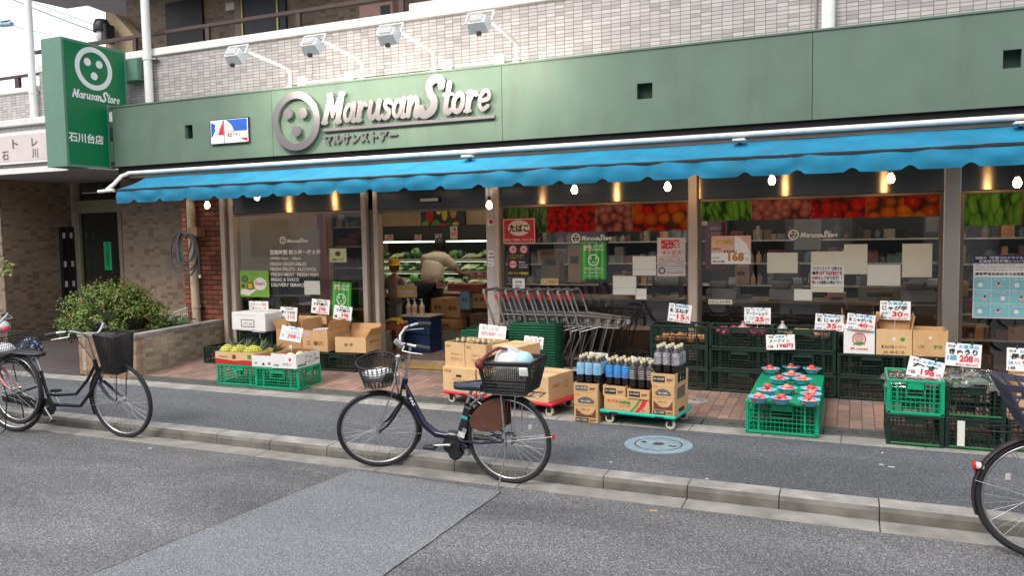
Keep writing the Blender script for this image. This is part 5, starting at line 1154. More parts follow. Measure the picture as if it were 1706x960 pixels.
dolly('teal dolly carrying coffee cartons and bottles', T2(L/2, .24, G0), L, .48, TEAL, an2); zd2 = G0+.126
w1 = .445*1.0; wm = OY(1086, 680, 6.64).x-OY(1009, 680, 6.67).x
a, b, c_, dm = R(1009, 664, 1086, 694, 6.65)
mz = dm
carton('wide brown carton with green and red arcs on the teal dolly', T2(.045+wm/2, .2, zd2), wm, .38, mz-zd2, CARD, an2, group='brown cartons round the teal dolly',
       front=[('p', PRG, [(.56, 0), (.61, 0), (.74, .45), (.84, 1), (.79, 1), (.69, .47)]), ('p', INKR, [(.68, 0), (.76, 0), (.9, .5), (.97, 1), (.86, 1), (.8, .5)]), ('t', 'マボマ', INKR, .07, .55, .25, .25, .04), ('t', '中国産', PRG, .34, .52, .25, .25, .04), ('t', 'キャベツ詰合', PRB, .36, .36, .24, .09), ('g', INKR, .87, .2, .06, .09)])
tray('shallow tray of blue labelled bottles on the arc printed carton', T2(.045+wm*.22, .19, mz+.001), wm*.5, .34, .095, an2); q = T2(.045+wm*.22, .19, 0); bottles(1, q[0], q[1], mz+.008, 3, 3, an2, 'bright blue labelled bottle')
tray('shallow tray of black labelled bottles in the middle of the teal dolly', T2(.045+wm*.77, .17, mz+.001), wm*.48, .34, .085, an2); q = T2(.045+wm*.77, .17, 0); bottles(2, q[0], q[1], mz+.008, 3, 3, an2, 'black labelled bottle')
wr = OY(1127, 670, 6.62).x-OY(1088, 670, 6.62).x; a, b, c_, dr = R(1088, 642, 1127, 694, 6.62)
carton('tall brown coffee carton at the right end of the teal dolly', T2(L-wr/2-.01, .2, zd2), wr, .38, dr-zd2, CARD, an2, front=COFP, side=[('r', BLKP, .3, .04, .4, .13), ('p', GREY, [(.2, .5), (.75, .5), (.75, .9), (.2, .86)])], group='brown cartons round the teal dolly')
tray('shallow tray on top of the tall right coffee carton', T2(L-wr/2-.012, .2, dr+.001), wr+.01, .37, .095, an2); q = T2(L-wr/2-.01, .2, 0); bottles(3, q[0], q[1], dr+.008, 3, 3, an2, 'grey labelled bottle on the tall right stack')
CB = [('t', 'PETお買得', INKB, .08, .7, .84, .2, .02), ('t', '職人の珈琲', K, .08, .42, .84, .2, .04), ('t', '93', INKR, .4, .08, .28, .28, .03), ('t', '円', INKR, .74, .08, .16, .2)]
price_card('coffee price card over the light blue bottles', (981, 588, 1012, 606), 6.95, CB, 3, 6, .06, bend=.01); price_card('coffee price card between the blue and the pale labelled bottles', (1052, 596, 1085, 613), 6.9, [CB[0], ('t', '職人の珈琲 無糖', K, .06, .42, .88, .2, .04), CB[2], CB[3]], 1, 6, .06)
for k in range(2):
    for i in range(6): place(bts[3], along((.125, .385)[k]-.07+.07*(i % 3), .2+.09*(i//3), G0+.3715+.245-.30), 0, 'capped bottle deep in the %s open carton on the red dolly, %s' % (('left', 'right')[k], ['front left', 'front middle', 'front right', 'back left', 'back middle', 'back right'][i]), 'bottles in the open cartons')
RP = pm('ink_pink_red', (.5, .03, .12), .6)
price_card('white notice with pink red handwriting in front of the low basket stack', (797, 542, 842, 582), 7.62, [('t', 'おしらせ', RP, .12, .76, .6, .17, .0), ('t', '毎月お客様サービス', RP, .1, .54, .82, .17, .0), ('t', 'デー', RP, .4, .34, .3, .12, 0), ('t', 'レジ', RP, .12, .12, .3, .18, 0)], 4, 8, .1)
price_card('white card with black writing right of the carrier bag', (873, 561, 905, 581), 7.3, [('t', 'にどうぞ', INKK, .1, .55, .8, .3, .01), ('t', 'ダー', INKK, .3, .15, .4, .28, .03)], 4, 8, .2)
# manhole covers
MH = pm('manhole_blue_grey', (.19, .28, .33), .55, var=.25, vscale=14, bump=.5, bscale=60, dirt=.2); MHD = pm('manhole_rust', (.06, .035, .03), .8)
def manhole(label, c_, r, mats):
    t = thing('manhole_cover', label, 'manhole cover', c_, 'manhole covers'); m = MB(); m.lathe([(0, .0035), (r*.985, .0035), (r, .001), (r, -.02)], mats[0], (0, 0, 0), 48, smooth=False); m.obj('outer_ring', t)
    m = MB(); m.lathe([(r*.66, .0036), (r*.7, .0044), (r*.71, .0036)], MHD, (0, 0, 0), 48); m.lathe([(0, .0062), (r*.17, .0058)], MHD, (0, 0, 0), 24)
    m.lathe([(0, .0052), (r*.64, .0048), (r*.66, .0036)], mats[1], (0, 0, 0), 48)
    m.cyl((-r*.45, 0.02, .0045), (-r*.45, 0.02, .0062), r*.08, BLK, 12); m.box(r*.33, r*.55, -r*.2, -r*.05, .0045, .006, MHD); m.obj('lid', t)
q = OZ(1097, 741, .095); manhole('large round blue grey manhole cover in the asphalt in front of the teal dolly', (q.x, q.y, .0945), .27, (MH, MH))
q = OZ(1157, 667, .148); manhole('small grey round cover in the brick paving right of the teal dolly', (q.x, q.y, zg(q.y)+.002), .13, (CONC, CONC))
m = MB()
for (x, y, w) in ((1089, 852, .035), (1018, 771, .012), (1178, 799, .014), (1468, 775, .02), (1485, 779, .03), (1470, 756, .01), (250, 748, .02)):
    q = OZ(x, y, .0 if y > 800 and x > 1050 and x < 1110 else .0955); m.box(q.x-w*.7, q.x+w*.7, q.y-.006, q.y+.006, q.z+.001, q.z+.004, pm('yellow_scrap', (.6, .4, .08), .7) if x == 1089 else PAPW)
o = wone(m, 'litter_scraps', None, None, (0, 6, 0), kind='stuff')
# ================================================================== PLANTER, SHRUB, HOSE
pl = thing('brick_planter', 'low tiled planter wall with a pale concrete cap holding the round shrub', 'planter', (-8.6, 7.0, .1))
Pn = Vector((-8.12, 7.06, 0)); Pf = Vector((-8.36, 8.84, 0)); Pl = Vector((-9.02, 6.98, 0)); Pb = Vector((-9.02, 8.9, 0))
def wallseg(m, a, b, t, z0, z1, mat):
    d_ = (b-a).normalized(); n_ = Vector((-d_.y, d_.x, 0))*t
    v = [(a.x, a.y, z0), (b.x, b.y, z0), (b.x+n_.x, b.y+n_.y, z0), (a.x+n_.x, a.y+n_.y, z0)]; v += [(x, y, z1) for x, y, _ in v]
    m.add(v, [(0, 3, 2, 1), (4, 5, 6, 7), (0, 1, 5, 4), (1, 2, 6, 5), (2, 3, 7, 6), (3, 0, 4, 7)], mat)
zt_ = .585
m = MB(); wallseg(m, Pn, Pf, .12, .05, zt_, T_PL); wallseg(m, Pb+Vector((0, .0, 0)), Pl+Vector((0, .003, 0)), .12, .05, zt_, T_PL); wpart(m, 'side_wall', pl)
m = MB(); wallseg(m, Pl+Vector((.002, -.002, 0)), Pn+Vector((-.002, -.002, 0)), .12, .05, zt_-.001, T_PO); wpart(m, 'front_wall', pl)
m = MB(); wallseg(m, Pn+Vector((.012, -.012, 0)), Pf+Vector((.012, 0, 0)), .15, zt_+.001, zt_+.045, CONC); wallseg(m, Pl+Vector((-.0, -.014, 0)), Pn+Vector((-.142, -.0, 0)), .15, zt_+.0015, zt_+.044, CONC); wpart(m, 'cap', pl)
m = MB(); m.add([(Pl.x+.05, Pl.y+.05, .53), (Pn.x-.05, Pn.y+.05, .53), (Pf.x-.05, 8.85, .53), (Pb.x+.05, 8.85, .53)], [(0, 1, 2, 3)], pm('soil', (.05, .035, .025), .95, var=.3, vscale=20)); wpart(m, 'soil', pl)
LEAFM = pm('shrub_leaf', (.10, .175, .03), .45, var=.35, vscale=2.5, island=.45, spec=.4); LEAF2 = pm('shrub_leaf_reddish', (.30, .14, .05), .5, var=.2, island=.35); TWIG = pm('twig', (.07, .045, .03), .8)
LEAF3 = pm('broad_leaf', (.03, .12, .03), .4, var=.2, island=.35)
rl = random.Random(21)
def leaf(m, p, n_, L, w, mat):
    n_ = n_.normalized(); s_ = n_.cross(Vector((rl.uniform(-1, 1), rl.uniform(-1, 1), rl.uniform(-.5, 1)))).normalized(); f_ = n_.cross(s_).normalized()
    a_ = p-f_*L*.5; b_ = p+f_*L*.5; md = p+n_*L*.1
    m.add([a_, md+s_*w-n_*L*.12, b_, md-s_*w-n_*L*.12], [(0, 1, 2), (0, 2, 3)], mat)
shr = thing('round_shrub', 'dense round azalea shrub with olive and reddish leaves in the tiled planter', 'shrub', (-8.75, 7.7, .55))
cl = []
sc0 = OY(180, 522, 7.7)
for i in range(115):
    a_ = rl.uniform(0, 2*PI); el = rl.uniform(-.35, 1.35); rr_ = rl.uniform(.72, 1.0)
    cl.append((Vector((sc0.x+.78*rr_*math.cos(a_)*math.cos(el), 7.78+.58*rr_*math.sin(a_)*math.cos(el), .66+.50*rr_*math.sin(el))), rl.uniform(.07, .15)))
cl = [c for c in cl if c[0].z > .5]
m = MB()
for c_, r_ in cl:
    for k in range(int(95*r_/.1)):
        d_ = Vector((rl.gauss(0, 1), rl.gauss(0, 1), rl.gauss(.25, 1))).normalized(); p = c_+d_*r_*rl.uniform(.55, 1.12)
        leaf(m, p, d_+Vector((rl.uniform(-.6, .6), rl.uniform(-.6, .6), rl.uniform(0, .9))), rl.uniform(.028, .05), rl.uniform(.008, .014), LEAF2 if rl.random() < (.10 if p.z > .85 else .03) else LEAFM)
for k in range(160):   # stray sprigs that break the outline
    a_ = rl.uniform(0, 2*PI); el = rl.uniform(0, 1.4); d_ = Vector((math.cos(a_)*math.cos(el), math.sin(a_)*math.cos(el), math.sin(el))); p = Vector((sc0.x+.78*d_.x, 7.78+.58*d_.y, .66+.52*d_.z))
    for j in range(7): leaf(m, p+d_*(.02*j)+Vector((rl.uniform(-.015, .015),)*3), d_+Vector((rl.uniform(-1, 1), rl.uniform(-1, 1), .4)), .035, .009, LEAF2 if rl.random() < .16 else LEAFM)
wpart(m, 'foliage', shr)
m = MB()
for k in range(40):
    a_ = rl.uniform(0, 2*PI); b_ = rl.uniform(.4, 1.0); e_ = Vector((sc0.x+.62*b_*math.cos(a_), 7.78+.5*b_*math.sin(a_), .66+rl.uniform(.0, .38))); s_ = Vector((sc0.x+rl.uniform(-.12, .12), 7.78+rl.uniform(-.1, .1), .5))
    m.tube([s_, s_.lerp(e_, .5)+Vector((0, 0, -.05)), e_], [.012, .008, .003], TWIG, 5)
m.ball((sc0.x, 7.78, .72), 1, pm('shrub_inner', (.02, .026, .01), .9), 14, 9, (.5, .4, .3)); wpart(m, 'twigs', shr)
bp = thing('broad_leaf_plant', 'low green broad leaved plant between the shrub and the cream pipe', 'plant', (-8.55, 8.2, .53))
m = MB(); q0 = OY(288, 540, 8.2)
for k in range(70):
    p = Vector((q0.x+rl.uniform(-.25, .2), 8.2+rl.uniform(-.25, .25), .58+rl.uniform(0, .16))); leaf(m, p, Vector((rl.uniform(-.6, .6), rl.uniform(-.9, .1), 1)), rl.uniform(.09, .14), rl.uniform(.03, .045), LEAF3)
wpart(m, 'leaves', bp); m = MB()
for k in range(14): m.tube([(q0.x+rl.uniform(-.15, .1), 8.2+rl.uniform(-.1, .1), .53), (q0.x+rl.uniform(-.22, .18), 8.2+rl.uniform(-.2, .2), .66)], .003, LEAF3, 4)
wpart(m, 'stems', bp)
m = MB(); a, b, c_, d_ = R(288, 512, 312, 528, 8.7)
for k in range(8): x = a+(b-a)*k/7; m.tube([(x, 8.7, .53), (x, 8.7, c_+(d_-c_)*(.4+.6*k/7))], .004, WHT, 5)
m.tube([(a, 8.7, c_+(d_-c_)*.4), (b, 8.7, d_)], .005, WHT, 6); m.tube([(a, 8.7, c_), (b, 8.7, c_+.05)], .004, WHT, 6)
wone(m, 'wire_rack', 'small white wire rack behind the plant beside the cream pipe', 'rack', (a, 8.7, .53))
# small sprig at the left edge
m = MB(); q0 = OY(7, 445, 8.3)
for k in range(60):
    p = Vector((q0.x+rl.gauss(0, .07), 8.3+rl.gauss(0, .06), q0.z+rl.gauss(0, .07))); leaf(m, p, Vector((rl.uniform(-1, 1), -1, rl.uniform(0, 1))), .07, .018, pm('sprig_leaf', (.16, .2, .04), .5, island=.4))
m.tube([(q0.x-.3, 8.35, q0.z-.3), (q0.x, 8.3, q0.z)], .006, TWIG, 5); wone(m, 'leafy_sprig', 'yellow green leafy sprig poking in at the left edge of the photo', 'plant', tuple(q0))
# coiled hose
HOSE = pm('hose_grey', (.07, .085, .10), .4, var=.1)
hq = OY(305, 420, 8.62); t = thing('garden_hose', 'coiled grey garden hose hung on the cream pipe by the red brick pier', 'hose', (hq.x, 8.66, hq.z))
m = MB(); pts = []
loops = [(300, 426, 27, 39), (310, 422, 20, 33), (311, 414, 19, 27), (308, 408, 15, 21), (306, 404, 12, 16), (315, 419, 18, 30)]
sc_ = 9.4/FPX*1.26
for li, (cx, cy, rx, ry) in enumerate(loops):
    c0 = OY(cx, cy, 8.62); n = 26
    for j in range(n):
        a_ = PI/2+2*PI*j/n; f = j/n; nx = loops[min(li+1, len(loops)-1)]; c1 = OY(nx[0], nx[1], 8.62); cc = c0.lerp(c1, f); rxx = rx+(nx[2]-rx)*f; ryy = ry+(nx[3]-ry)*f
        pts.append((cc.x+rxx*sc_*1.1*math.cos(a_), 8.66-.012*li+.01*math.sin(3*a_), cc.z+ryy*sc_*math.sin(a_)*(1 if math.sin(a_) < 0 else .95)))
e_ = OY(333, 458, 8.6); k_ = OY(331, 425, 8.6); pts += [(pts[-1][0]+.08, 8.6, pts[-1][2]-.02), (k_.x, 8.6, k_.z+.05), (e_.x, 8.6, e_.z)]
m.tube(pts, .011, HOSE, 8); wpart(m, 'hose', t)
m = MB(); m.cyl((e_.x, 8.6, e_.z), (e_.x, 8.6, e_.z-.045), .017, WHT, 10); wpart(m, 'nozzle', t)
m = MB(); q = OY(326, 385, 8.8); m.box(q.x-.09, q.x+.08, 8.74, 8.9, q.z-.08, q.z+.06, pm('box_brown', (.3, .17, .1), .6)); m.tube([(q.x-.05, 8.72, q.z-.08), (q.x-.09, 8.68, q.z-.1)], .012, BLK, 6)
wone(m, 'junction_box', 'small brown box on the pipe just above the coiled hose', 'junction box', (q.x, 8.8, q.z))
m = MB(); a, b, c_, d_ = R(174, 403, 186, 450, 9.78); m.box(a, b, 9.775, 9.78, c_, d_, pm('poster_green', (.01, .42, .16), .5)); draw(m, (a, 9.775, c_), RX, UZ, b-a, d_-c_, [('c', BLKP, .5, .93, .04)]+[('t', s, pm('ink_dark_green', (.0, .1, .04), .5), .25, .8-.085*i, .5, .065) for i, s in enumerate('火災警報器設置住宅')])
wone(m, 'door_notice', 'narrow bright green notice on the glass entrance door', 'notice', (a, 9.78, c_))
# ================================================================== BICYCLES
TYRE = pm('tyre', (.018, .018, .018), .8, var=.1); RIM = pm('rim_steel', (.5, .5, .5), .3, .95, var=.1); SPK = pm('spoke', (.6, .6, .6), .3, .9, var=0); FRB = pm('frame_black', (.012, .013, .018), .25, .2, var=.1, spec=.7)
NAVY = pm('frame_navy', (.006, .009, .035), .22, .3, var=.1, spec=.7); SIL = pm('silver_part', (.55, .55, .55), .28, .9, var=.1); GRIP = pm('grip_rubber', (.03, .028, .027), .7); SADN = pm('saddle_navy', (.01, .018, .045), .25, var=.2, spec=.7); REFL = pm('reflector_red', (.6, .01, .02), .15); REFW = pm('reflector_white', (.5, .5, .46), .2)
BWIRE = pm('basket_wire', (.022, .021, .022), .5, var=.1); BPL = pm('basket_black_plastic', (.015, .016, .017), .5)
def wheel(parent, name, cx, cz, r, label=None, X=None, spokes=36, whitewall=False):
    m = MB(); m.X = X or Matrix.Identity(4)
    def ring(rad, tr, mat, n=48, k=8, sq=1.0):
        vs = []; fs = []
        for i in range(n):
            a_ = 2*PI*i/n
            for j in range(k): b_ = 2*PI*j/k; q = rad+tr*math.cos(b_); vs.append((cx+q*math.cos(a_), tr*sq*math.sin(b_), cz+q*math.sin(a_)))
        for i in range(n):
            for j in range(k): fs.append((i*k+j, i*k+(j+1) % k, ((i+1) % n)*k+(j+1) % k, ((i+1) % n)*k+j))
        return vs, fs
    v, f = ring(r-.018, .0185, TYRE); m.add(v, f, TYRE, True); w = m.obj(name, parent)
    q = MB(); q.X = m.X; v, f = ring(r-.040, .009, RIM, 48, 6, 1.25); q.add(v, f, RIM, True); q.obj('rim', w)
    q = MB(); q.X = m.X; q.cyl((cx, -.04, cz), (cx, .04, cz), .016, SIL, 12); q.cyl((cx, -.034, cz), (cx, -.028, cz), .028, SIL, 14); q.cyl((cx, .028, cz), (cx, .034, cz), .028, SIL, 14); q.cyl((cx, -.065, cz), (cx, .065, cz), .006, SIL, 8); q.obj('hub', w)
    q = MB(); q.X = m.X
    for i in range(spokes):
        a_ = 2*PI*i/spokes; s_ = 1 if i % 2 else -1; o_ = (.85 if (i//2) % 2 else -.85)
        q.tube([(cx+.026*math.cos(a_+o_), s_*.031, cz+.026*math.sin(a_+o_)), (cx+(r-.045)*math.cos(a_), 0, cz+(r-.045)*math.sin(a_))], .0013, SPK, 4, cap=False)
    q.obj('spokes', w)
    q = MB(); q.X = m.X; a_ = 2.6; q.box(cx+(r*.6)*math.cos(a_)-.014, cx+(r*.6)*math.cos(a_)+.014, -.005, .005, cz+(r*.6)*math.sin(a_)-.02, cz+(r*.6)*math.sin(a_)+.02, REFW, .005); q.obj('reflector', w)
    return w
def fender(m, cx, cz, r, a0, a1, mat, w=.028, n=22):
    vs = []; fs = []
    for i in range(n+1):
        a_ = math.radians(a0+(a1-a0)*i/n)
        for j in range(6):
            b_ = -1+2*j/5; q = r-.012*b_*b_; vs.append((cx+q*math.cos(a_), b_*w, cz+q*math.sin(a_)))
    m.add(vs, [(i*6+j, i*6+j+1, (i+1)*6+j+1, (i+1)*6+j) for i in range(n) for j in range(5)], mat, True)
def mesh_basket(m, corners_b, corners_t, mat, nu, nz, wire=.0022, rim=.005, solid=False):
    """open basket from four bottom and four top corners"""
    cb = [Vector(c) for c in corners_b]; ct_ = [Vector(c) for c in corners_t]
    for k in range(4):
        a0, a1, b0, b1 = cb[k], cb[(k+1) % 4], ct_[k], ct_[(k+1) % 4]; n = nu[k % 2]
        for i in range(n): f = i/n; m.tube([a0.lerp(a1, f), b0.lerp(b1, f)], wire, mat, 4, cap=False)
    for j in range(nz+1):
        f = j/nz; pts = [cb[k].lerp(ct_[k], f) for k in range(4)]; m.tube(pts, rim if j in (0, nz) else wire, mat, 5, True)
    for i in range(1, nu[0]): f = i/nu[0]; m.tube([cb[0].lerp(cb[1], f), cb[3].lerp(cb[2], f)], wire, mat, 4, cap=False)
    for i in range(1, nu[1]): f = i/nu[1]; m.tube([cb[1].lerp(cb[2], f), cb[0].lerp(cb[3], f)], wire, mat, 4, cap=False)
def bike_front(t, wb, r, hx, hz, bar='sweep', steer=0.0, frmat=FRB, forkmat=FRB, name='wheel', basket=None, wr=None, barmat=SIL, bz=0.0):
    wr = wr or r
    ax0 = Vector((wb-.05, 0, wr+.03)); hd = Vector((hx, 0, hz)); axis = (hd-Vector((wb-.06, 0, wr))).normalized()
    X = Matrix.Translation(hd) @ Matrix.Rotation(steer, 4, axis) @ Matrix.Translation(-hd)
    w = wheel(t, 'front_wheel', wb, wr, wr, None, X)
    m = MB(); m.X = X
    for s in (-1, 1): m.tube([(hx+.045, s*.03, hz-.19), (hx+.045+(wb-hx-.045)*.30, s*.045, wr+(hz-.19-wr)*.60), (hx+.045+(wb-hx-.045)*.62, s*.05, wr+(hz-.19-wr)*.24), (wb, s*.052, wr)], [.014, .013, .011, .009], forkmat, 8)
    m.tube([(hx+.045, -.03, hz-.19), (hx+.045, .03, hz-.19)], .014, forkmat, 8); m.tube([(hx+.043, 0, hz-.19), (hx-.01, 0, hz+.02)], .015, forkmat, 10); m.obj('fork', t)
    m = MB(); m.X = X; fender(m, wb, wr, wr+.012, 75, 205, frmat); 
    for s in (-1, 1): m.tube([(wb, s*.045, wr), (wb+(wr+.01)*math.cos(math.radians(190)), s*.028, wr+(wr+.01)*math.sin(math.radians(190)))], .0022, SIL, 5)
    m.obj('front_mudguard', t)
    m = MB(); m.X = X; m.tube([(hx-.005, 0, hz), (hx-.035-bz*.3, 0, hz+.14+bz), (hx-.03-bz*.3, 0, hz+.16+bz)], .012, SIL, 10)
    hb = []
    for s in (-1, 1):
        m.tube([(hx-.03, 0, hz+.155+bz), (hx+.0, s*.05, hz+.16+bz), (hx-.0, s*.10, hz+.20+bz), (hx-.04, s*.17, hz+.235+bz), (hx-.12, s*.235, hz+.235+bz), (hx-.22, s*.26, hz+.215+bz)], .0115, barmat, 9)
    ho = m.obj('handlebar', t)
    for s in (-1, 1):
        m = MB(); m.X = X; m.tube([(hx-.14, s*.241, hz+.232+bz), (hx-.24, s*.264, hz+.212+bz)], .017, GRIP, 10); m.obj('grip', ho)
        m = MB(); m.X = X; m.tube([(hx-.05, s*.19, hz+.222+bz), (hx-.03, s*.215, hz+.195+bz), (hx-.10, s*.25, hz+.185+bz), (hx-.18, s*.27, hz+.175+bz)], .006, SIL, 6); m.cyl((hx-.075, s*.2, hz+.235+bz), (hx-.06, s*.19, hz+.225+bz), .02, BLK, 8); m.obj('brake_lever', ho)
        m = MB(); m.X = X; m.tube([(hx-.04, s*.18, hz+.21+bz), (hx+.05, s*.12, hz+.13), (hx+.06, s*.05, hz-.02), (hx+.05, 0, hz-.18)], .003, BLK, 5); m.obj('brake_cable', t)
    return X
# ------ front bicycle: dark electric city bicycle, facing left, seen from its left side
def ebike():
    t = thing('electric_bicycle', 'dark navy electric bicycle with front and rear baskets parked at the kerb', 'bicycle', (0, 0, 0)); r = .342; wb = 1.13; hx, hz = .885, .735
    w = wheel(t, 'rear_wheel', 0, r, r)
    m = MB(); dn = [(hx+.005, 0, hz-.03), (hx-.07, 0, hz-.17), (hx-.16, 0, hz-.33), (hx-.27, 0, hz-.405), (.50, 0, .325), (.455, 0, .31)]; m.tube(dn, [.026, .027, .029, .029, .027, .026], NAVY, 12)
    m.tube([(.44, 0, .29), (.38, 0, .46), (.335, 0, .60)], .017, NAVY, 10)
    for s in (-1, 1): m.tube([(.44, s*.03, .30), (.2, s*.055, .31), (0, s*.06, r)], .010, NAVY, 8); m.tube([(.36, s*.015, .54), (.2, s*.05, .45), (0, s*.06, r)], .008, NAVY, 8)
    m.tube([(hx+.03, 0, hz-.13), (hx-.012, 0, hz+.02)], .023, NAVY, 12); m.obj('frame', t)
    m = MB(); m.X = Matrix.Translation((.36, 0, .43)) @ Matrix.Rotation(-.28, 4, 'Y'); m.box(-.035, .035, -.035, .035, -.11, .15, BLK, .012); m.box(-.0355, .0, .0352, .036, -.06, -.02, SIL); m.box(-.03, .028, .0352, .0362, -.1, -.055, WHTD); m.box(-.02, .03, .0352, .036, .05, .075, pm('teal_mark', (.02, .4, .35), .4)); m.obj('battery', t)
    m = MB(); m.cyl((.46, -.05, .27), (.46, .055, .27), .075, BLK, 20); m.cyl((.43, .02, .21), (.43, .062, .21), .055, FRB, 18); m.cyl((.43, .0621, .21), (.43, .066, .21), .04, BLK, 16); m.tube([(.50, 0, .33), (.43, 0, .33), (.36, 0, .24)], .045, FRB, 12); m.box(.33, .38, -.03, .03, .18, .25, SIL, .01); m.obj('motor', t)
    m = MB(); m.cyl((.46, .055, .28), (.46, .085, .28), .012, SIL, 10); m.tube([(.46, .085, .28), (.485, .09, .28), (.60, .095, .265)], .009, SIL, 8); m.tube([(.46, -.085, .28), (.33, -.095, .30)], .009, SIL, 8); m.cyl((.46, -.06, .28), (.46, -.05, .28), .07, BLK, 20)
    cr_ = m.obj('crank', t)
    for (x, y, z) in ((.61, .12, .26), (.32, -.12, .305)): m = MB(); m.box(x-.05, x+.05, y-.03, y+.03, z-.012, z+.012, BLK, .006); m.box(x-.048, x-.04, y-.02, y+.02, z-.008, z+.008, pm('pedal_reflector', (.6, .3, .02), .2)); m.obj('pedal', cr_)
    m = MB(); m.tube([(.34, 0, .585), (.295, 0, .71)], .0135, SIL, 10); m.cyl((.338, 0, .59), (.342, 0, .575), .021, BLK, 10); m.obj('seat_post', t)
    m = MB(); vs = []; n1, n2 = 16, 12
    for i in range(n1+1):
        u = i/n1; x = .17+.27*u; hw = .088*(1-u**1.3)**.6+.026 if u < .999 else .018; 
        for j in range(n2):
            a_ = 2*PI*j/n2; vs.append((x, hw*math.cos(a_), .735+.012*math.cos(u*PI)+(.036*math.sin(a_) if math.sin(a_) > 0 else .048*(1-u*.55)*math.sin(a_))))
    m.add(vs, [(i*n2+j, i*n2+(j+1) % n2, (i+1)*n2+(j+1) % n2, (i+1)*n2+j) for i in range(n1) for j in range(n2)]+[tuple(range(n2))[::-1], tuple(range(n1*n2, n1*n2+n2))], SADN, True)
    sd = m.obj('saddle', t)
    m = MB()
    for k in range(2):
        for s in (-1, 1): m.tube([(.2+.05*k, s*.05, .69)]+[(.2+.05*k+.011*math.cos(q), s*.05+.011*math.sin(q), .685-.006*q/2) for q in [x*.8 for x in range(1, 16)]], .0025, SIL, 5)
    m.tube([(.3, .03, .67), (.22, .04, .62), (.14, .05, .575)], .005, SIL, 6); m.tube([(.3, -.03, .67), (.22, -.04, .62), (.14, -.05, .575)], .005, SIL, 6); m.obj('saddle_spring', sd)
    # rear mudguard, rack, skirt guard, stand
    m = MB(); fender(m, 0, r, r+.014, -20, 130, FRB, .03); m.obj('rear_mudguard', t)
    m = MB()
    for s in (-1, 1):
        m.tube([(0, s*.07, r), (.02, s*.075, .70)], .006, SIL, 7); m.tube([(-.08, s*.07, r-.0+.05), (-.09, s*.07, .695)], .0045, SIL, 6); m.tube([(.30, s*.03, .59), (.16, s*.07, .70), (-.28, s*.07, .70)], .006, SIL, 7)
        m.tube([(0, s*.065, r), (-.36, s*.035, r+.06)], .0028, SIL, 5)
    m.tube([(-.28, -.07, .70), (-.28, .07, .70)], .006, SIL, 7)
    for k in range(3): m.tube([(-.2+.15*k, -.07, .70), (-.2+.15*k, .07, .70)], .005, SIL, 6)
    m.obj('rear_rack', t)
    m = MB(); pts = []; BRG = pm('skirt_guard_brown', (.10, .038, .022), .35, var=.2)
    for s in (-1, 1):
        arc_ = [(.0+(r-.012)*math.cos(math.radians(a_)), r+(r-.012)*math.sin(math.radians(a_))) for a_ in range(24, 92, 6)]
        poly_ = [(.06, .42), (.26, .37)]+arc_ if False else arc_+[(.0, .45), (.08, .41), (.2, .40), (.28, .42)]
        m.prism([(x, z) for x, z in poly_], (0, s*.052, 0), RX, UZ, .003, BRG)
    m.obj('skirt_guard', t)
    m = MB(); m.tube([(0, .075, r-.0), (.0, .09, .22), (.03, .13, .05), (.05, .145, -.005), (-.02, .16, -.02), (-.03, .10, -.02), (.04, .12, .0)], .006, SIL, 7); m.tube([(0, .075, r), (.06, .075, .25), (.09, .08, .18)], .008, SIL, 7); m.obj('kickstand', t)
    m = MB(); m.box(-.366, -.352, -.016, .016, r+.03, r+.07, REFL, .004); m.obj('rear_reflector', t)
    m = MB(); m.tube([(.05, -.06, .36), (.3, -.062, .31), (.45, -.06, .31), (.45, -.06, .24), (.3, -.06, .27), (.05, -.06, .33)], .008, BLK, 6); m.cyl((0, -.03, r), (0, -.045, r), .05, BLK, 18); m.obj('chain', t)
    m = MB(); m.cyl((0, .038, r), (0, .06, r), .042, SIL, 16); m.obj('rear_brake', w)
    X = bike_front(t, wb, r, hx, hz, steer=math.radians(30), frmat=FRB, forkmat=FRB, wr=.335, bz=.15)
    m = MB(); m.X = X; z0, z1 = hz+.015, hz+.20
    n = 26
    def ov(z, k): return [(hx+.20+(.155*k)*math.cos(2*PI*i/n), (.17*k)*math.sin(2*PI*i/n), z) for i in range(n)]
    lo, hi = ov(z0, .74), ov(z1, 1.0)
    for i in range(n):
        m.tube([lo[i], hi[i]], .003, BWIRE, 4, cap=False); a_, b_ = Vector(lo[i]), Vector(hi[(i+1) % n]); m.tube([a_, b_], .0024, BWIRE, 4, cap=False); a_, b_ = Vector(lo[(i+1) % n]), Vector(hi[i]); m.tube([a_, b_], .0016, BWIRE, 4, cap=False)
    for f in (0, .08, .16, .25, .36, .48, .6, .72, .84, 1.0): m.tube([Vector(a_).lerp(Vector(b_), f) for a_, b_ in zip(lo, hi)], .005 if f == 1 else .0028, BWIRE, 6, True)
    for k in range(7): u = -.1+.2*k/6; m.tube([(hx+.09, u, z0), (hx+.31, u, z0)], .0022, BWIRE, 4); m.tube([(hx+.20+u, -.11, z0), (hx+.20+u, .11, z0)], .0022, BWIRE, 4)
    fb = m.obj('front_basket', t)
    m = MB(); m.X = X; m.box(hx+.03, hx+.06, -.03, .03, z0-.03, z0+.06, SIL, .006); m.tube([(hx+.06, .03, z0), (wb, .055, .345)], .003, SIL, 5); m.tube([(hx+.06, -.03, z0), (wb, -.055, .345)], .003, SIL, 5); m.obj('basket_bracket', fb)
    m = MB(); m.X = X; m.cyl((hx-.02, .09, hz+.34), (hx+.02, .1, hz+.39), .022, SIL, 12); m.box(hx-.02, hx+.04, -.03, .03, hz+.18, hz+.205, BLK, .008); m.box(hx+.0, hx+.04, .03, .07, hz+.14, hz+.25, SIL, .008); m.obj('bell', t)
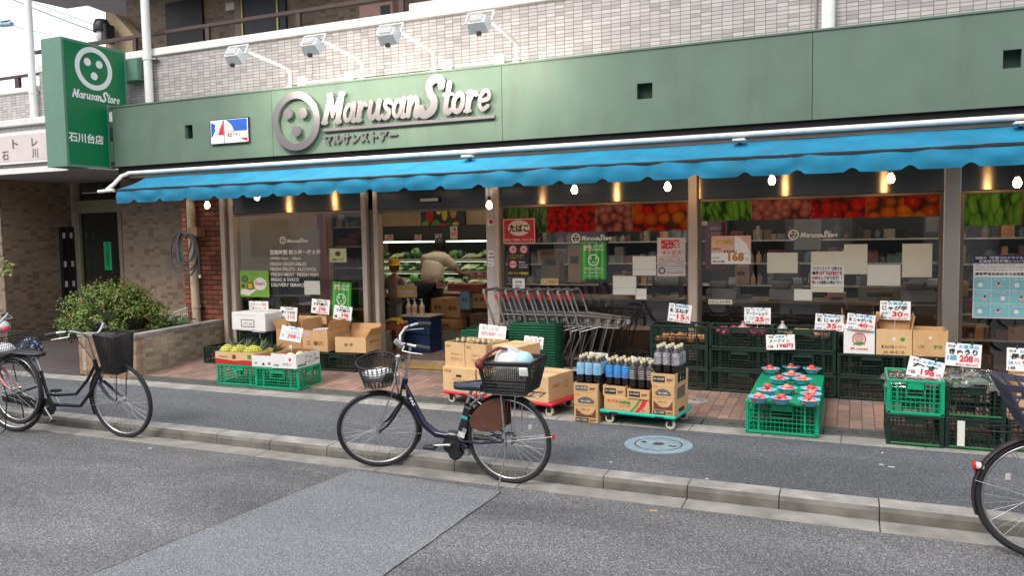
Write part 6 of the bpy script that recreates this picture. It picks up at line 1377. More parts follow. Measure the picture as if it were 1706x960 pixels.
    m = MB(); draw(m, (hx-.05, .029, hz-.13), Vector((-.52, 0, -.85)), Vector((.85, 0, -.52))*-1, .14, .035, [('t', 'PAS', WHP, 0, .1, .5, .7, .03)]); m.X = Matrix.Identity(4)
    m.box(hx-.028, hx+.012, -.0285, .0285, hz-.115, hz-.075, WHTD, .004); m.box(hx-.026, hx+.01, -.029, .029, hz-.075, hz-.06, pm('sticker_orange', (.7, .35, .03), .4), .003); m.obj('frame_sticker', t)
    # rear plastic basket
    m = MB(); cb_ = [(-.20, -.12, .725), (.12, -.12, .725), (.12, .12, .725), (-.20, .12, .725)]; ctp = [(-.255, -.17, .965), (.15, -.17, .955), (.15, .17, .955), (-.255, .17, .965)]
    mesh_basket(m, cb_, ctp, BPL, (24, 16), 9, .0032, .006)
    V = [Vector(q) for q in cb_+ctp]
    for k in range(4):
        a0, a1, b0, b1 = V[k], V[(k+1) % 4], V[4+k], V[4+(k+1) % 4]
        m.tube([a0, b0], .012, BPL, 6)
        for f0, f1 in ((0, .14), (.9, 1.0), (.36, .42)): m.add([a0.lerp(b0, f0), a1.lerp(b1, f0), a1.lerp(b1, f1), a0.lerp(b0, f1)], [(0, 1, 2, 3)], BPL)
    m.tube([V[4], V[5], V[6], V[7]], .009, BPL, 8, True); rb = m.obj('rear_basket', t)
    m = MB(); m.X = Matrix.Translation((-.205, .169, .915)) @ Matrix.Rotation(-.15, 4, 'X'); m.box(-.035, .035, -.004, .012, -.045, .02, WHTD, .008); m.cyl((0, .0125, -.02), (0, .014, -.02), .02, PETC, 14); m.obj('basket_badge', rb)
    return t
eb_ = ebike()
P0 = OZ(850, 806, 0.0); P1 = OZ(628, 780, 0.0); dv = P1-P0
eb_.location = (P0.x, P0.y, 0.0); eb_.scale = (.955,)*3; ctr = (P0+P1)/2; P0 = ctr+(P0-ctr)*.955
eb_.rotation_euler = (math.radians(-2.0), 0, math.atan2(dv.y, dv.x))
# contents of its baskets
PLB = glass_mat('carrier_bag', (.8, .86, .9), .68, 1.0, .3); CLOTH = pm('white_cloth', (.75, .76, .78), .8, var=.08); DCL = pm('dark_cloth', (.02, .02, .025), .7, var=.2); STRAP = pm('strap_red_brown', (.16, .03, .03), .5)
EM = Matrix.Translation(eb_.location) @ eb_.rotation_euler.to_matrix().to_4x4() @ Matrix.Scale(.955, 4)
def crumple(m, c_, rx, ry, rz_, mat, seed, amp=.28, n=26, k=18, freq=9):
    b0 = len(m.v); m.ball(c_, 1, mat, n, k, (rx, ry, rz_))
    c_ = m.X @ Vector(c_)
    for i in range(b0, len(m.v)):
        v = Vector(m.v[i])-c_; q = 1+amp*noise.noise(v*freq+Vector((seed, 0, 0)))+amp*.6*abs(noise.noise(v*freq*2.3+Vector((0, seed, 0)))); m.v[i] = tuple(c_+v*q)
q = EM @ Vector((-.05, 0, .70)); t = thing('carrier_bag', 'white and pale blue plastic shopping bag bulging from the front bicycle rear basket', 'shopping bag', tuple(q)); t.rotation_euler = eb_.rotation_euler
m = MB(); crumple(m, (0, 0, .16), .15, .11, .17, PLB, 3); m.obj('bag', t); m = MB(); crumple(m, (.02, .02, .24), .10, .09, .10, CLOTH, 7, .25, 22, 14); crumple(m, (-.09, .03, .23), .07, .08, .07, pm('bag_pale_blue', (.4, .62, .68), .5), 9, .25, 20, 12); m.obj('bag_contents', t)
m = MB(); m.tube([(.17, .16, .20), (.16, .17, .25), (.12, .14, .31), (.06, .1, .34), (.0, .08, .33)], [.012, .014, .014, .012, .01], STRAP, 8); crumple(m, (.18, .14, .23), .04, .05, .035, STRAP, 2, .3, 14, 10); m.obj('strap', t)
stX = Matrix.Translation((.885, 0, .735)) @ Matrix.Rotation(math.radians(30), 4, Vector((-.25, 0, .97)).normalized()) @ Matrix.Translation((-.885, 0, -.735))
q = EM @ (stX @ Vector((1.085, 0, .755))); m = MB(); crumple(m, (0, 0, .05), .105, .11, .045, CLOTH, 5, .35, 22, 12, 14); crumple(m, (.02, .03, .035), .09, .08, .045, DCL, 8, .3, 20, 12)
crumple(m, (-.04, -.02, .03), .07, .07, .04, pm('cloth_lilac', (.4, .4, .52), .8), 6, .3, 18, 10); wq = one(m, 'bundled_cloth', 'white and dark bundled cloth in the round wire basket of the front bicycle', 'cloth', tuple(q))
# ------ ordinary city bicycle, facing right, seen from its right side
def citybike(name, label, frm, forkm, fbasket=True, rbasket='wire', steer=0.0, case=True, saddlemat=BLK, wb=1.10, r=.335):
    t = thing(name, label, 'bicycle', (0, 0, 0)); hx, hz = wb-.255, .70
    w = wheel(t, 'rear_wheel', 0, r, r)
    m = MB(); m.tube([(hx+.0, 0, hz-.02), (hx-.1, 0, hz-.17), (hx-.24, 0, hz-.31), (.48, 0, .37), (.40, 0, .385)], .0145, frm, 10); m.tube([(hx+.03, 0, hz-.12), (hx-.08, 0, hz-.29), (hx-.2, 0, hz-.42), (.44, 0, .28)], .017, frm, 10)
    m.tube([(.44, 0, .27), (.38, 0, .44), (.345, 0, .60)], .015, frm, 10)
    for s in (-1, 1): m.tube([(.44, s*.03, .28), (.2, s*.055, .30), (0, s*.06, r)], .0085, frm, 8); m.tube([(.37, s*.015, .47), (.2, s*.05, .42), (0, s*.06, r)], .0075, frm, 8)
    m.tube([(hx+.035, 0, hz-.16), (hx-.01, 0, hz+.02)], .019, frm, 12); m.obj('frame', t)
    m = MB(); sd = []; n1 = 14
    if case:
        vs = []; top = [(-.07, .36), (.05, .375), (.3, .345), (.40, .35), (.47, .345), (.52, .30), (.525, .25), (.49, .2), (.42, .185), (.36, .205), (.3, .245), (.1, .29), (-.06, .305)]
        m.prism(top, (0, -.062, 0), RX, UZ, .022, BLK); m.cyl((.445, -.0625, .27), (.445, -.066, .27), .06, FRB, 20); m.obj('chain_case', t)
    m = MB(); m.cyl((.445, -.066, .27), (.445, -.085, .27), .012, SIL, 10); m.tube([(.445, -.088, .27), (.52, -.095, .17)], .008, SIL, 8); m.tube([(.445, .08, .27), (.37, .09, .37)], .008, SIL, 8); cr_ = m.obj('crank', t)
    for (x, y, z) in ((.525, -.13, .16), (.365, .13, .38)): m = MB(); m.box(x-.045, x+.045, y-.03, y+.03, z-.011, z+.011, BLK, .005); m.obj('pedal', cr_)
    m = MB(); m.tube([(.347, 0, .59), (.29, 0, .74)], .0125, SIL, 10); m.obj('seat_post', t)
    m = MB(); vs = []; n1, n2 = 16, 12
    for i in range(n1+1):
        u = i/n1; x = .12+.28*u; hw = .088*(1-u**1.3)**.6+.024 if u < .999 else .016
        for j in range(n2): a_ = 2*PI*j/n2; vs.append((x, hw*math.cos(a_), .765+.012*math.cos(u*PI)+(.026*math.sin(a_) if math.sin(a_) > 0 else .032*(1-u*.55)*math.sin(a_))))
    m.add(vs, [(i*n2+j, i*n2+(j+1) % n2, (i+1)*n2+(j+1) % n2, (i+1)*n2+j) for i in range(n1) for j in range(n2)]+[tuple(range(n2))[::-1], tuple(range(n1*n2, n1*n2+n2))], saddlemat, True); m.obj('saddle', t)
    m = MB(); fender(m, 0, r, r+.013, 20, 200, frm, .028); m.obj('rear_mudguard', t)
    m = MB(); m.tube([(0, .065, r), (-.20, .05, r+.30)], .003, SIL, 5); m.tube([(0, -.065, r), (-.335, -.03, r+.08)], .003, SIL, 5)
    for s in (-1, 1):
        m.tube([(0, s*.07, r), (-.06, s*.075, .695)], .0055, frm, 7); m.tube([(.3, s*.03, .55), (.14, s*.07, .70), (-.30, s*.07, .70)], .0055, frm, 7)
    m.tube([(-.3, -.07, .70), (-.3, .07, .70)], .0055, frm, 7); m.obj('rear_rack', t)
    m = MB(); m.tube([(0, .07, r), (-.03, .13, .04), (-.05, .14, .0)], .007, BLK, 7); m.tube([(-.02, -.10, .05), (-.06, -.12, .0), (.03, -.14, .0)], .006, BLK, 7); m.tube([(0, -.07, r), (-.02, -.1, .05)], .006, BLK, 6); m.obj('kickstand', t)
    m = MB(); m.cyl((-.29, 0, r+.15), (-.33, 0, r+.155), .02, WHTD, 12); m.cyl((-.33, 0, r+.155), (-.342, 0, r+.155), .028, REFL, 14); m.box(-.33, -.29, -.003, .003, r+.12, r+.15, BLK); m.obj('rear_reflector', t)
    X = bike_front(t, wb, r, hx, hz, steer=steer, frmat=frm, forkmat=forkm, bz=.08)
    if fbasket:
        m = MB(); m.X = X; x0, x1 = hx+.16, hx+.36; z0, z1 = hz-.08, hz+.28
        mesh_basket(m, [(x0+.02, -.09, z0), (x1-.02, -.09, z0), (x1-.02, .09, z0), (x0+.02, .09, z0)], [(x0-.02, -.125, z1), (x1+.0, -.125, z1-.02), (x1+.0, .125, z1-.02), (x0-.02, .125, z1)], BWIRE, (34, 34), 34, .0019, .006)
        fb = m.obj('front_basket', t); m = MB(); m.X = X
        for s in (-1, 1): m.tube([(x1-.06, s*.06, z0), (wb+.02, s*.055, .5), (wb, s*.055, r)], .0045, BLK, 6)
        m.obj('basket_stay', fb)
    if rbasket == 'wire':
        m = MB(); mesh_basket(m, [(-.30, -.14, .71), (.06, -.14, .71), (.06, .14, .71), (-.30, .14, .71)], [(-.36, -.20, .93), (.10, -.20, .93), (.10, .20, .93), (-.36, .20, .93)], BWIRE, (22, 18), 8, .0024, .006); m.obj('rear_basket', t)
    return t
cb1 = citybike('city_bicycle', 'navy city bicycle with a black mesh front basket at the left, facing right', pm('frame_navy_black', (.008, .01, .02), .25, .2, spec=.7), NAVY, steer=math.radians(-6), wb=1.22, r=.352)
Q1 = OZ(208, 730, 0); Q0 = OZ(19, 719, 0); dv = Q1-Q0
cb1.location = (Q1.x-1.22*dv.normalized().x, Q1.y-1.22*dv.normalized().y, 0); cb1.rotation_euler = (math.radians(2), 0, math.atan2(dv.y, dv.x))
cb2 = citybike('city_bicycle', 'bicycle with a pink front fork behind the navy one at the left edge', pm('frame_grey', (.25, .25, .27), .3, .3), pm('fork_pink', (.55, .2, .2), .35), fbasket=False, rbasket=None)
qq = OZ(22, 709, .093); cb2.location = (qq.x-1.10, qq.y+.02, .093); cb2.rotation_euler = (0, 0, .03)
FLOR = None
fm, ft_, fp = _new('floral_cloth'); MATS['floral'] = fm
vo = ft_.nodes.new('ShaderNodeTexVoronoi'); vo.inputs['Scale'].default_value = 34; tc_ = ft_.nodes.new('ShaderNodeTexCoord'); ft_.links.new(tc_.outputs['Object'], vo.inputs['Vector'])
crr = ft_.nodes.new('ShaderNodeValToRGB'); crr.color_ramp.elements[0].color = (.4, .5, .6, 1); crr.color_ramp.elements[0].position = .28; crr.color_ramp.elements[1].color = (.01, .02, .07, 1); crr.color_ramp.elements[1].position = .42; ft_.links.new(vo.outputs['Distance'], crr.inputs[0]); ft_.links.new(crr.outputs[0], fp.inputs['Base Color'])
fq = OY(66, 580, 5.6); m = MB(); crumple(m, (0, 0, 0), .10, .13, .13, fm, 4, .12, 22, 16, 5); wq = one(m, 'floral_basket_cover', 'navy floral cloth cover behind the saddle of the left bicycle', 'basket cover', (fq.x, 5.5, fq.z))
bq = cb1.matrix_world; q = Matrix.Translation(cb1.location) @ cb1.rotation_euler.to_matrix().to_4x4() @ Vector((-.13, 0, .72))
m = MB(); crumple(m, (0, 0, .06), .15, .12, .06, CLOTH, 2, .3); one(m, 'folded_cloth', 'white folded cloth in the rear wire basket of the left bicycle', 'cloth', tuple(q))
hq_ = OY(2, 545, 5.4); m = MB(); crumple(m, (0, 0, 0), .06, .08, .06, pm('bag_silver', (.6, .6, .6), .3, .4), 6, .2); crumple(m, (.07, 0, -.02), .035, .04, .03, INKR, 1, .2, 12, 8); one(m, 'wrapped_bag', 'silver and red wrapped bag at the left edge above the wire basket', 'bag', tuple(hq_))
cb3 = citybike('city_bicycle', 'dark bicycle with a purple grey plastic rear basket cut by the right edge', pm('frame_maroon_black', (.025, .012, .016), .25, .2, spec=.7), FRB, rbasket=None)
Z3 = OZ(1703, 929, 0); cb3.location = (Z3.x+.095, Z3.y, 0); cb3.rotation_euler = (0, 0, .06)
PUR = pm('basket_purple_grey', (.045, .043, .07), .5, var=.1)
m = MB(); cbv = [Vector(q) for q in [(-.10, -.14, .70), (.24, -.14, .70), (.24, .14, .70), (-.10, .14, .70)]]; ctv = [Vector(q) for q in [(-.235, -.19, .98), (.27, -.19, .93), (.27, .19, .93), (-.235, .19, .98)]]
for k in range(4):
    a0, a1, b0, b1 = cbv[k], cbv[(k+1) % 4], ctv[k], ctv[(k+1) % 4]; n = 8
    for f0, f1 in ((0, .12), (.86, 1.0), (.5, .57)): 
        P4 = [a0.lerp(b0, f0), a1.lerp(b1, f0), a1.lerp(b1, f1), a0.lerp(b0, f1)]; nn2 = (P4[1]-P4[0]).cross(P4[3]-P4[0]).normalized()*.006
        m.add(P4+[p+nn2 for p in P4], [(0, 1, 2, 3), (7, 6, 5, 4), (0, 4, 5, 1), (3, 2, 6, 7), (0, 3, 7, 4), (1, 5, 6, 2)], PUR)
    for i in range(n+1):
        f = i/n; g = min(1, f+.03); P4 = [a0.lerp(a1, f), a0.lerp(a1, g), b0.lerp(b1, g), b0.lerp(b1, f)]
        if i < n: m.tube([a0.lerp(a1, f), b0.lerp(b1, f)], .0065, PUR, 5); m.tube([a0.lerp(a1, f).lerp(b0.lerp(b1, f), .6), a0.lerp(a1, (i+1)/n).lerp(b0.lerp(b1, (i+1)/n), .86)], .004, PUR, 5); m.tube([a0.lerp(a1, (i+1)/n).lerp(b0.lerp(b1, (i+1)/n), .12), a0.lerp(a1, f).lerp(b0.lerp(b1, f), .5)], .004, PUR, 5)
m.add([tuple(v+Vector((0, 0, .005))) for v in cbv], [(0, 1, 2, 3)], PUR); m.obj('rear_basket', cb3)
# ================================================================== WINDOW STRIPS AND NOTICES
GY = FY+.012
def strip(label, x0, x1, yt, yb, kinds):
    Y = FY+.006; a, b = OY(x0, (yt+yb)/2, Y).x, OY(x1, (yt+yb)/2, Y).x; xm = (x0+x1)/2; z1 = ZT-.036; z0 = OY(xm, yb, Y).z
    m = MB(); tot = sum(k[1] for k in kinds); x = a
    for kd, wgt in kinds:
        w = (b-a)*wgt/tot; nm = 'print_'+kd; mt = MATS.get(nm) or produce_mat(nm, kd); m.box(x, x+w-.002, Y, Y+.004, z0, z1, mt); x += w
    return wone(m, 'vegetable_photo_strip', label, 'photo strip', ((a+b)/2, Y, z0), 'vegetable photo strips on the windows')
strip('printed vegetable photo strip with okra, radishes, onions and peppers in the window behind the carts', 835, 1149, 338, 386, [('okra', 24), ('cherry', 24), ('onion', 18), ('pepper', 26)])
strip('printed vegetable photo strip with pea pods, onions, tomatoes and peppers in the widest window', 1166, 1567, 326, 364, [('pod', 23), ('onion', 25), ('tomato', 22), ('pepper', 28)])
strip('printed pea pod photo strip in the rightmost window', 1601, 1704, 315, 376, [('pod', 1)]); strip('printed red tomato photo strip cut by the right edge', 1705, 1800, 315, 376, [('tomato', 1)])
WHI = pm('lettering_white', (.8, .78, .72), .5, var=.02)
def glassmark(label, rect, items, name='window_lettering'):
    a, b, c, d = R(*rect, FY+.02); m = MB(); draw(m, (a, FY+.02, c), RX, UZ, b-a, d-c, items); return wone(m, name, label, 'lettering', ((a+b)/2, FY+.02, c))
glassmark('white shop emblem and name on the window behind the carts', (952, 388, 1018, 404), [('f', WHI, .11, .5, .5), ('b', WHI, .26, .22, .74, .5)])
glassmark('white shop emblem and name on the widest window', (1314, 382, 1395, 399), [('f', WHI, .1, .5, .5), ('b', WHI, .24, .22, .76, .5)])
L_ = lambda s, x0, y0, x1, y1, b=.01: ('t', s, WHI, (x0-450)/86, 1-(y1-394)/86, (x1-x0)/86, (y1-y0)/86, b)
glassmark('white opening hours lettering on the window left of the door', (450, 394, 536, 480), [('f', WHI, (473-450)/86, 1-(400-394)/86, .075), ('b', WHI, (480-450)/86, 1-(404-394)/86, 35/86, 6/86),
    L_('営業時間 朝９時〜夜８時', 450.5, 416, 535, 424.5, .02), L_('OPEN 9am - 20pm', 451, 428, 502, 434), L_('FRESH VEGETABLES', 450.5, 437, 511, 442.6), L_('FRESH FRUITS  ALCOHOL', 450.5, 445.6, 528, 451.3), L_('FRESH MEAT  FRESH FISH', 451, 454.7, 530, 460.5, .015), L_('BREAD & SNACK', 451, 463, 498.6, 469, .015), L_('DELIVERY SERVICE', 451, 472, 508.5, 478, .015)])
a, b, c, d = R(395, 381, 533, 451, FY+.03); m = MB(); m.quad((a, FY+.03, c), (b, FY+.03, c), (b, FY+.03, d), (a, FY+.03, d), FILM); wone(m, 'frosted_film', 'large frosted film square on the window left of the door', 'film', (a, FY+.03, c))
GPO = pm('poster_lime', (.22, .42, .06), .5); GP2 = pm('poster_green_stripe', (.02, .3, .03), .5); GP3 = pm('poster_green_light', (.12, .5, .08), .5); GLD = pm('gold_line', (.5, .42, .2), .5); YEL = pm('print_yellow', (.62, .42, .04), .5); MRED = pm('sign_red', (.46, .012, .02), .45); PNK = pm('print_pale_pink', (.7, .42, .4), .5)
# lime poster left
sheet('fruit_poster', 'lime green fruit poster with brown kiwi shapes in the window at the left', 'poster', (400, 451, 448, 495), FY-.012, GPO, [('c', WHI, .7, .5, .3, .24), ('p', WHI, [(.0, .12), (.3, .05), (.6, .3), (.3, .28), (.05, .3)]), ('t', 'Zespri', INKR, .52, .42, .34, .16, .03), ('t', 'キウイ', PRG, .35, .82, .3, .1), ('c', PRB, .18, .68, .16, .14), ('c', PRG, .18, .68, .11, .1), ('c', PRB, .36, .42, .17, .16), ('c', YEL, .36, .42, .12, .11), ('c', PRB, .12, .42, .08)])
def green_poster(label, rect, Y, tilt=0):
    return sheet('green_shop_poster', label, 'poster', rect, Y, GP2, [('r', GP3, .08, 0, .1, 1), ('r', GP3, .3, 0, .1, 1), ('r', GP3, .56, 0, .1, 1), ('r', GP3, .8, 0, .1, 1), ('r', PAPY, .12, .78, .3, .14), ('c', PRO, .27, .82, .05), ('t', '全日食加盟店', WHI, .48, .86, .42, .07), ('t', '対面済み', WHI, .46, .77, .44, .07, .02), ('g', WHI, .5, .52, .13, .16)]+[('c', WHI, .5+x, .52+z, .026) for x, z in ((-.1, .05), (.1, .05), (0, -.06))]+[('b', WHI, .14, .28, .72, .04), ('r', WHI, .1, .24, .8, .008), ('t', '安心してお買い物ください', WHI, .12, .15, .76, .05), ('t', 'マルサンストアー', WHI, .2, .06, .6, .05)], None, tilt)
green_poster('green striped shop poster with round emblem in the window behind the carts', (968, 404, 1010, 465), FY+.014)
green_poster('green striped shop poster tilted behind the brown cartons left of the door', (553, 470, 585, 530), FY-.06, 3)
sheet('yellow_note', 'small greenish yellow picture note high in the window left of the door', 'note', (549, 414, 577, 437), FY+.014, pm('note_green_yellow', (.52, .58, .3), .7), [('c', PRB, .5, .62, .25, .18), ('t', '新鮮サラダ', INKK, .15, .08, .7, .2)])
sheet('paper_sheet', 'plain pale paper sheet low in the window left of the door', 'paper', (507, 468, 533, 491), FY+.014, PAPW, [('r', PAPY, .05, .05, .9, .02)])
# tobacco sign and notices
sheet('tobacco_sign', 'red and white sign with an oval saying tobacco in Japanese beside the door', 'sign', (838, 364, 892, 406), FY-.03, MRED, [('r', WHI, .02, .02, .96, .02), ('r', WHI, .02, .96, .96, .02), ('r', WHI, .02, .02, .015, .96), ('r', WHI, .965, .02, .015, .96), ('c', pm('oval_cream', (.66, .56, .48), .5), .5, .62, .47, .31), ('t', 'たばこ', INKK, .2, .46, .6, .32, .05), ('t', '店内にて販売しております', WHI, .06, .1, .88, .1, .01)], thick=.006)
sheet('pictogram_notice', 'black notice with three red prohibition pictograms under the red tobacco sign', 'notice', (846, 407, 882, 461), FY-.005, BLK, [('c', PNK, .25, .84, .13), ('g', MRED, .25, .84, .11, .135), ('t', '犬', INKK, .17, .78, .17, .12, .02), ('c', PNK, .75, .84, .13), ('g', MRED, .75, .84, .11, .135), ('t', '大', INKK, .67, .78, .17, .12, .03), ('t', 'ペットの入店は', YEL, .06, .63, .7, .05), ('t', 'ご遠慮下さい', YEL, .06, .56, .7, .04),
    ('c', PNK, .25, .38, .13), ('g', MRED, .25, .38, .11, .135), ('r', INKK, .12, .365, .26, .03), ('t', '禁煙', WHI, .52, .42, .3, .05), ('t', 'NO SMOKING', WHI, .52, .34, .4, .04), ('t', '店内全面禁煙', WHI, .52, .27, .4, .04), ('t', '防犯カメラ設置店', YEL, .04, .06, .92, .09, .03)])
sheet('paper_sign', 'small white rounded sign hanging low under the black pictogram notice', 'sign', (854, 464, 874, 485), FY-.006, PAPER, [('t', '節電', GREY, .22, .6, .55, .22), ('t', '実施中', GREY, .2, .34, .6, .18), ('t', '店主', GREY, .4, .12, .25, .1)])
sheet('sticker', 'small gold and orange sticker low on the window behind the carts', 'sticker', (901, 464, 930, 475), FY+.012, GLD, [('c', PRO, .22, .5, .36), ('c', PAPY, .22, .5, .2), ('t', '宅配中', PRO, .45, .25, .45, .5, .03)])
sheet('delivery_poster', 'white delivery service poster with large red writing at the right of the window', 'poster', (1095, 396, 1142, 460), FY+.012, pm('poster_pale', (.62, .55, .52), .6), [('t', '配達', INKR, .14, .70, .74, .25, .06), ('t', 'サービス', INKR, .16, .55, .7, .12, .03), ('t', '詳しくは店員まで', GREY, .1, .48, .8, .03), ('t', '時間 午前１０時〜', INKR, .05, .41, .9, .05, .01), ('r', GREY, .05, .37, .9, .015), ('t', '商品合計３０００円以上', GREY, .05, .3, .9, .04), ('r', INKK, .03, .255, .94, .01), ('g', INKK, .17, .14, .06, .09), ('t', '全日食チェーン', INKB, .36, .17, .55, .05), ('r', MRED, .34, .08, .6, .012), ('t', 'マルサンストアー', INKB, .36, .11, .55, .04)])
for k, (rc, lb) in enumerate([((1054, 427, 1093, 459), 'plain paper sheet folded across, left of the delivery poster'), ((1021, 460, 1060, 491), 'plain paper sheet lower left of the delivery poster'), ((1059, 481, 1077, 499), 'small paper corner low beside the plain sheet under the window'), ((1278, 421, 1329, 455), 'wide plain paper sheet, leftmost in the widest window'), ((1323, 482, 1353, 501), 'small paper sheet hanging lowest in the widest window'), ((1406, 407, 1445, 457), 'tall plain paper sheet right of the delivery holiday notice'), ((1445, 441, 1500, 476), 'wide plain paper sheet low in the widest window'), ((1503, 406, 1553, 462), 'large tall paper sheet, rightmost in the widest window')]):
    sheet('paper_sheet', lb, 'paper', rc, FY+.012, PAPY if k in (3, 5, 7) else PAPW, [('r', pm('paper_line', (.5, .48, .42), .8), 0, (.3 if k == 0 else .35), 1, .03)] if k < 3 else [('r', pm('paper_line', (.5, .48, .42), .8), .04, .05, .9, .012)])
sheet('paper_sheet', 'pale see-through paper sheet under the photo strip of the widest window', 'paper', (1323, 365, 1368, 416), FY+.03, pm('paper_grey', (.38, .37, .3), .8), [])  # thin sheet in a dull grey paper colour
sheet('paper_sheet', 'grey paper corner at the upper right of the widest window', 'paper', (1543, 362, 1568, 386), FY+.03, pm('paper_grey', (.38, .37, .3), .8), [])
sheet('holiday_notice', 'white notice with black and red writing in the middle of the widest window', 'notice', (1351, 419, 1406, 487), FY+.011, PAPER, [('r', PAPY, 0, .66, 1, .34), ('t', 'マルサンストアーお知らせ', INKK, .04, .53, .9, .11, .03), ('t', '毎週', INKK, .04, .42, .2, .1, .04), ('t', '日曜日', INKR, .26, .42, .28, .1, .03), ('t', 'は', INKK, .55, .42, .1, .1, .02), ('t', '配達', INKR, .66, .42, .2, .1, .03), ('t', 'を', INKK, .87, .42, .09, .1, .02),
    ('t', 'お休み', INKR, .04, .31, .26, .09, .03), ('t', 'しております！！', INKK, .32, .31, .62, .09, .02), ('t', '詳しくは店員にお尋ね下さい', INKK, .04, .2, .9, .09, .02), ('r', PAPY, 0, .0, 1, .15)])
sheet('red_banner', 'dark red hanging banner behind the 168 yen card', 'banner', (1175, 369, 1209, 449), FY+.03, pm('banner_red', (.22, .012, .03), .6), [('t', 'ｄ払い', WHI, .25, .82, .5, .09, .02), ('r', PNK, .15, .72, .7, .01), ('t', '...', WHI, .3, .75, .4, .02)])
sheet('egg_price_sign', 'pink and white 168 yen sign curling at its top right corner in the widest window', 'price sign', (1185, 393, 1251, 440), FY-.02, pm('sign_salmon', (.68, .42, .33), .6), [('p', PAPER, [(0, .4), (.6, .4), (1, .35), (1, 0), (0, 0)]), ('p', PAPER, [(.6, .4), (.6, 1), (.72, .95), (.88, .72), (1, .38)]), ('t', '厳選商品', YEL, .1, .68, .45, .2, .04), ('t', '10コ入', INKK, .04, .5, .22, .1, .03), ('t', '新鮮たまご', INKK, .32, .4, .35, .1, .03), ('t', '168', PRO, .43, .1, .4, .32, .05), ('t', '円', PRO, .87, .1, .08, .1), ('t', '1パック', INKK, .04, .18, .16, .08), ('t', '税込価格', INKK, .04, .06, .3, .07)])
sheet('small_tag', 'narrow paper tag with dark writing low in the widest window', 'tag', (1180, 499, 1220, 507), FY+.012, PAPY, [('t', 'いらっしゃいませ', INKK, .03, .15, .9, .7, .02)])
sheet('small_tag', 'tiny white tag at the top left of the widest window', 'tag', (1167, 369, 1178, 375), FY+.012, PAPER, [('t', '4月', INKK, .1, .15, .7, .6)])
sheet('health_poster', 'blue and white infection prevention poster at the right edge', 'poster', (1621, 425, 1716, 531), FY+.011, PAPER, [('r', pm('poster_navy', (.01, .015, .1), .5), 0, .87, 1, .13), ('t', '当店の「新型コロナウイルス」', WHI, .03, .935, .94, .045, .02), ('t', '感染症予防対策について', WHI, .1, .885, .8, .04, .02), ('t', '政府の「新型コロナウイルス感染症対策」に基づき', GREY, .03, .84, .9, .02), ('t', 'お客様と従業員の健康と安全を考慮し', GREY, .03, .80, .9, .02), ('t', '感染予防に取り組んでおります', GREY, .03, .76, .9, .02), ('t', '命を守るための９つのお願い', INKK, .03, .68, .95, .05, .04),
    ('r', pm('poster_aqua', (.22, .52, .58), .5), .02, .02, .96, .63)]+[('r', PAPER, .02, .02+.21*k, .96, .006) for k in (1, 2)]+[('r', PAPER, .32*k, .02, .006, .63) for k in (1, 2)]+[('c', PNK if (i+j) % 2 else PAPER, .16+.32*i+(.05 if j == 1 else -.03), .11+.21*j, .035) for i in range(3) for j in range(3)]+[('c', INKK, .16+.32*i+(.05 if j == 1 else -.03), .135+.21*j, .016) for i in range(3) for j in range(3) if (i+j) % 2]+[('t', '手洗い消毒', PAPER, .06+.32*i, .185+.21*j, .2, .018) for i in range(3) for j in range(3)])
m = MB(); a, b, c, d = R(812, 345, 827, 560, FY-.045)
def pst(y0, y1, mt, it): 
    _, _, c, d = R(812, y0, 827, y1, FY-.045); m.box(a+.012, b-.012, FY-.0455, FY-.0435, c, d, mt); draw(m, (a+.012, FY-.0455, c), RX, UZ, b-a-.024, d-c, it)
pst(363, 376, PAPER, [('c', MRED, .5, .5, .3), ('r', INKK, .05, .9, .9, .06)]); wone(m, 'post_sticker', 'small white sticker with a red dot on the pale post right of the door', 'sticker', (a, FY-.05, 1)); m = MB(); pst(418, 444, PAPER, [('t', s, INKK, .1, .74-.24*i, .8, .17, .02) for i, s in enumerate(('年中無休', '毎日特売', 'サービス', 'デー'))])
wone(m, 'post_sticker', 'narrow white notice with black writing on the pale post right of the door', 'notice', (a, FY-.05, 1))
m = MB(); a, b, c, d = R(700, 329, 732, 337, FY-.05); m.box(a, b, FY-.07, FY-.031, c, d, BLK, .003); m.box(a+.01, b-.01, FY-.0715, FY-.07, c+.012, d-.012, pm('sensor_cream', (.6, .52, .42), .4)); wone(m, 'door_sensor', 'small dark framed door sensor on the grey panel above the shop door', 'sensor', (a, FY-.05, c))
# ================================================================== LAMPS
BULB = pm('bulb_lit', (1.0, .55, .2), .3, var=0, emit=48)
def bulb_lamp():
    t = thing('hanging_bulb', 'bare warm bulb', 'bulb', (0, 0, 0), 'bare bulbs under the awning'); m = MB(); m.tube([(0, 0, .09), (0, 0, .24)], .004, BLK, 5); m.obj('cord', t)
    m = MB(); m.cyl((0, 0, .04), (0, 0, .09), .017, BLK, 12); m.obj('socket', t)
    m = MB(); m.lathe([(.0, -.05), (.018, -.046), (.03, -.028), (.033, -.008), (.028, .012), (.017, .03), (.014, .042)], BULB, (0, 0, 0), 16); m.obj('glass_bulb', t); return t
bl = bulb_lamp()
where = ['leftmost, beside the cream pipe', 'over the left window', 'at the right post of the shop door', 'over the window behind the carts, left one', 'over the window behind the carts, right one', 'over the widest window, left one', 'over the widest window, right one', 'rightmost, at the edge of the photo']
for i, (x, y) in enumerate(((345, 341), (428, 327), (815, 341), (957, 315), (1112, 310), (1286, 299), (1484, 296), (1695, 303))):
    p = OY(x, y, 7.95); o = place(bl, (p.x, 7.95, p.z), 0, 'bare warm bulb under the blue awning, '+where[i])
wr_ = MB(); pts = []
for i in range(60): x = -8.9+i*.2; pts.append((x, 7.95, 2.50+.012*math.sin(i*1.3)))
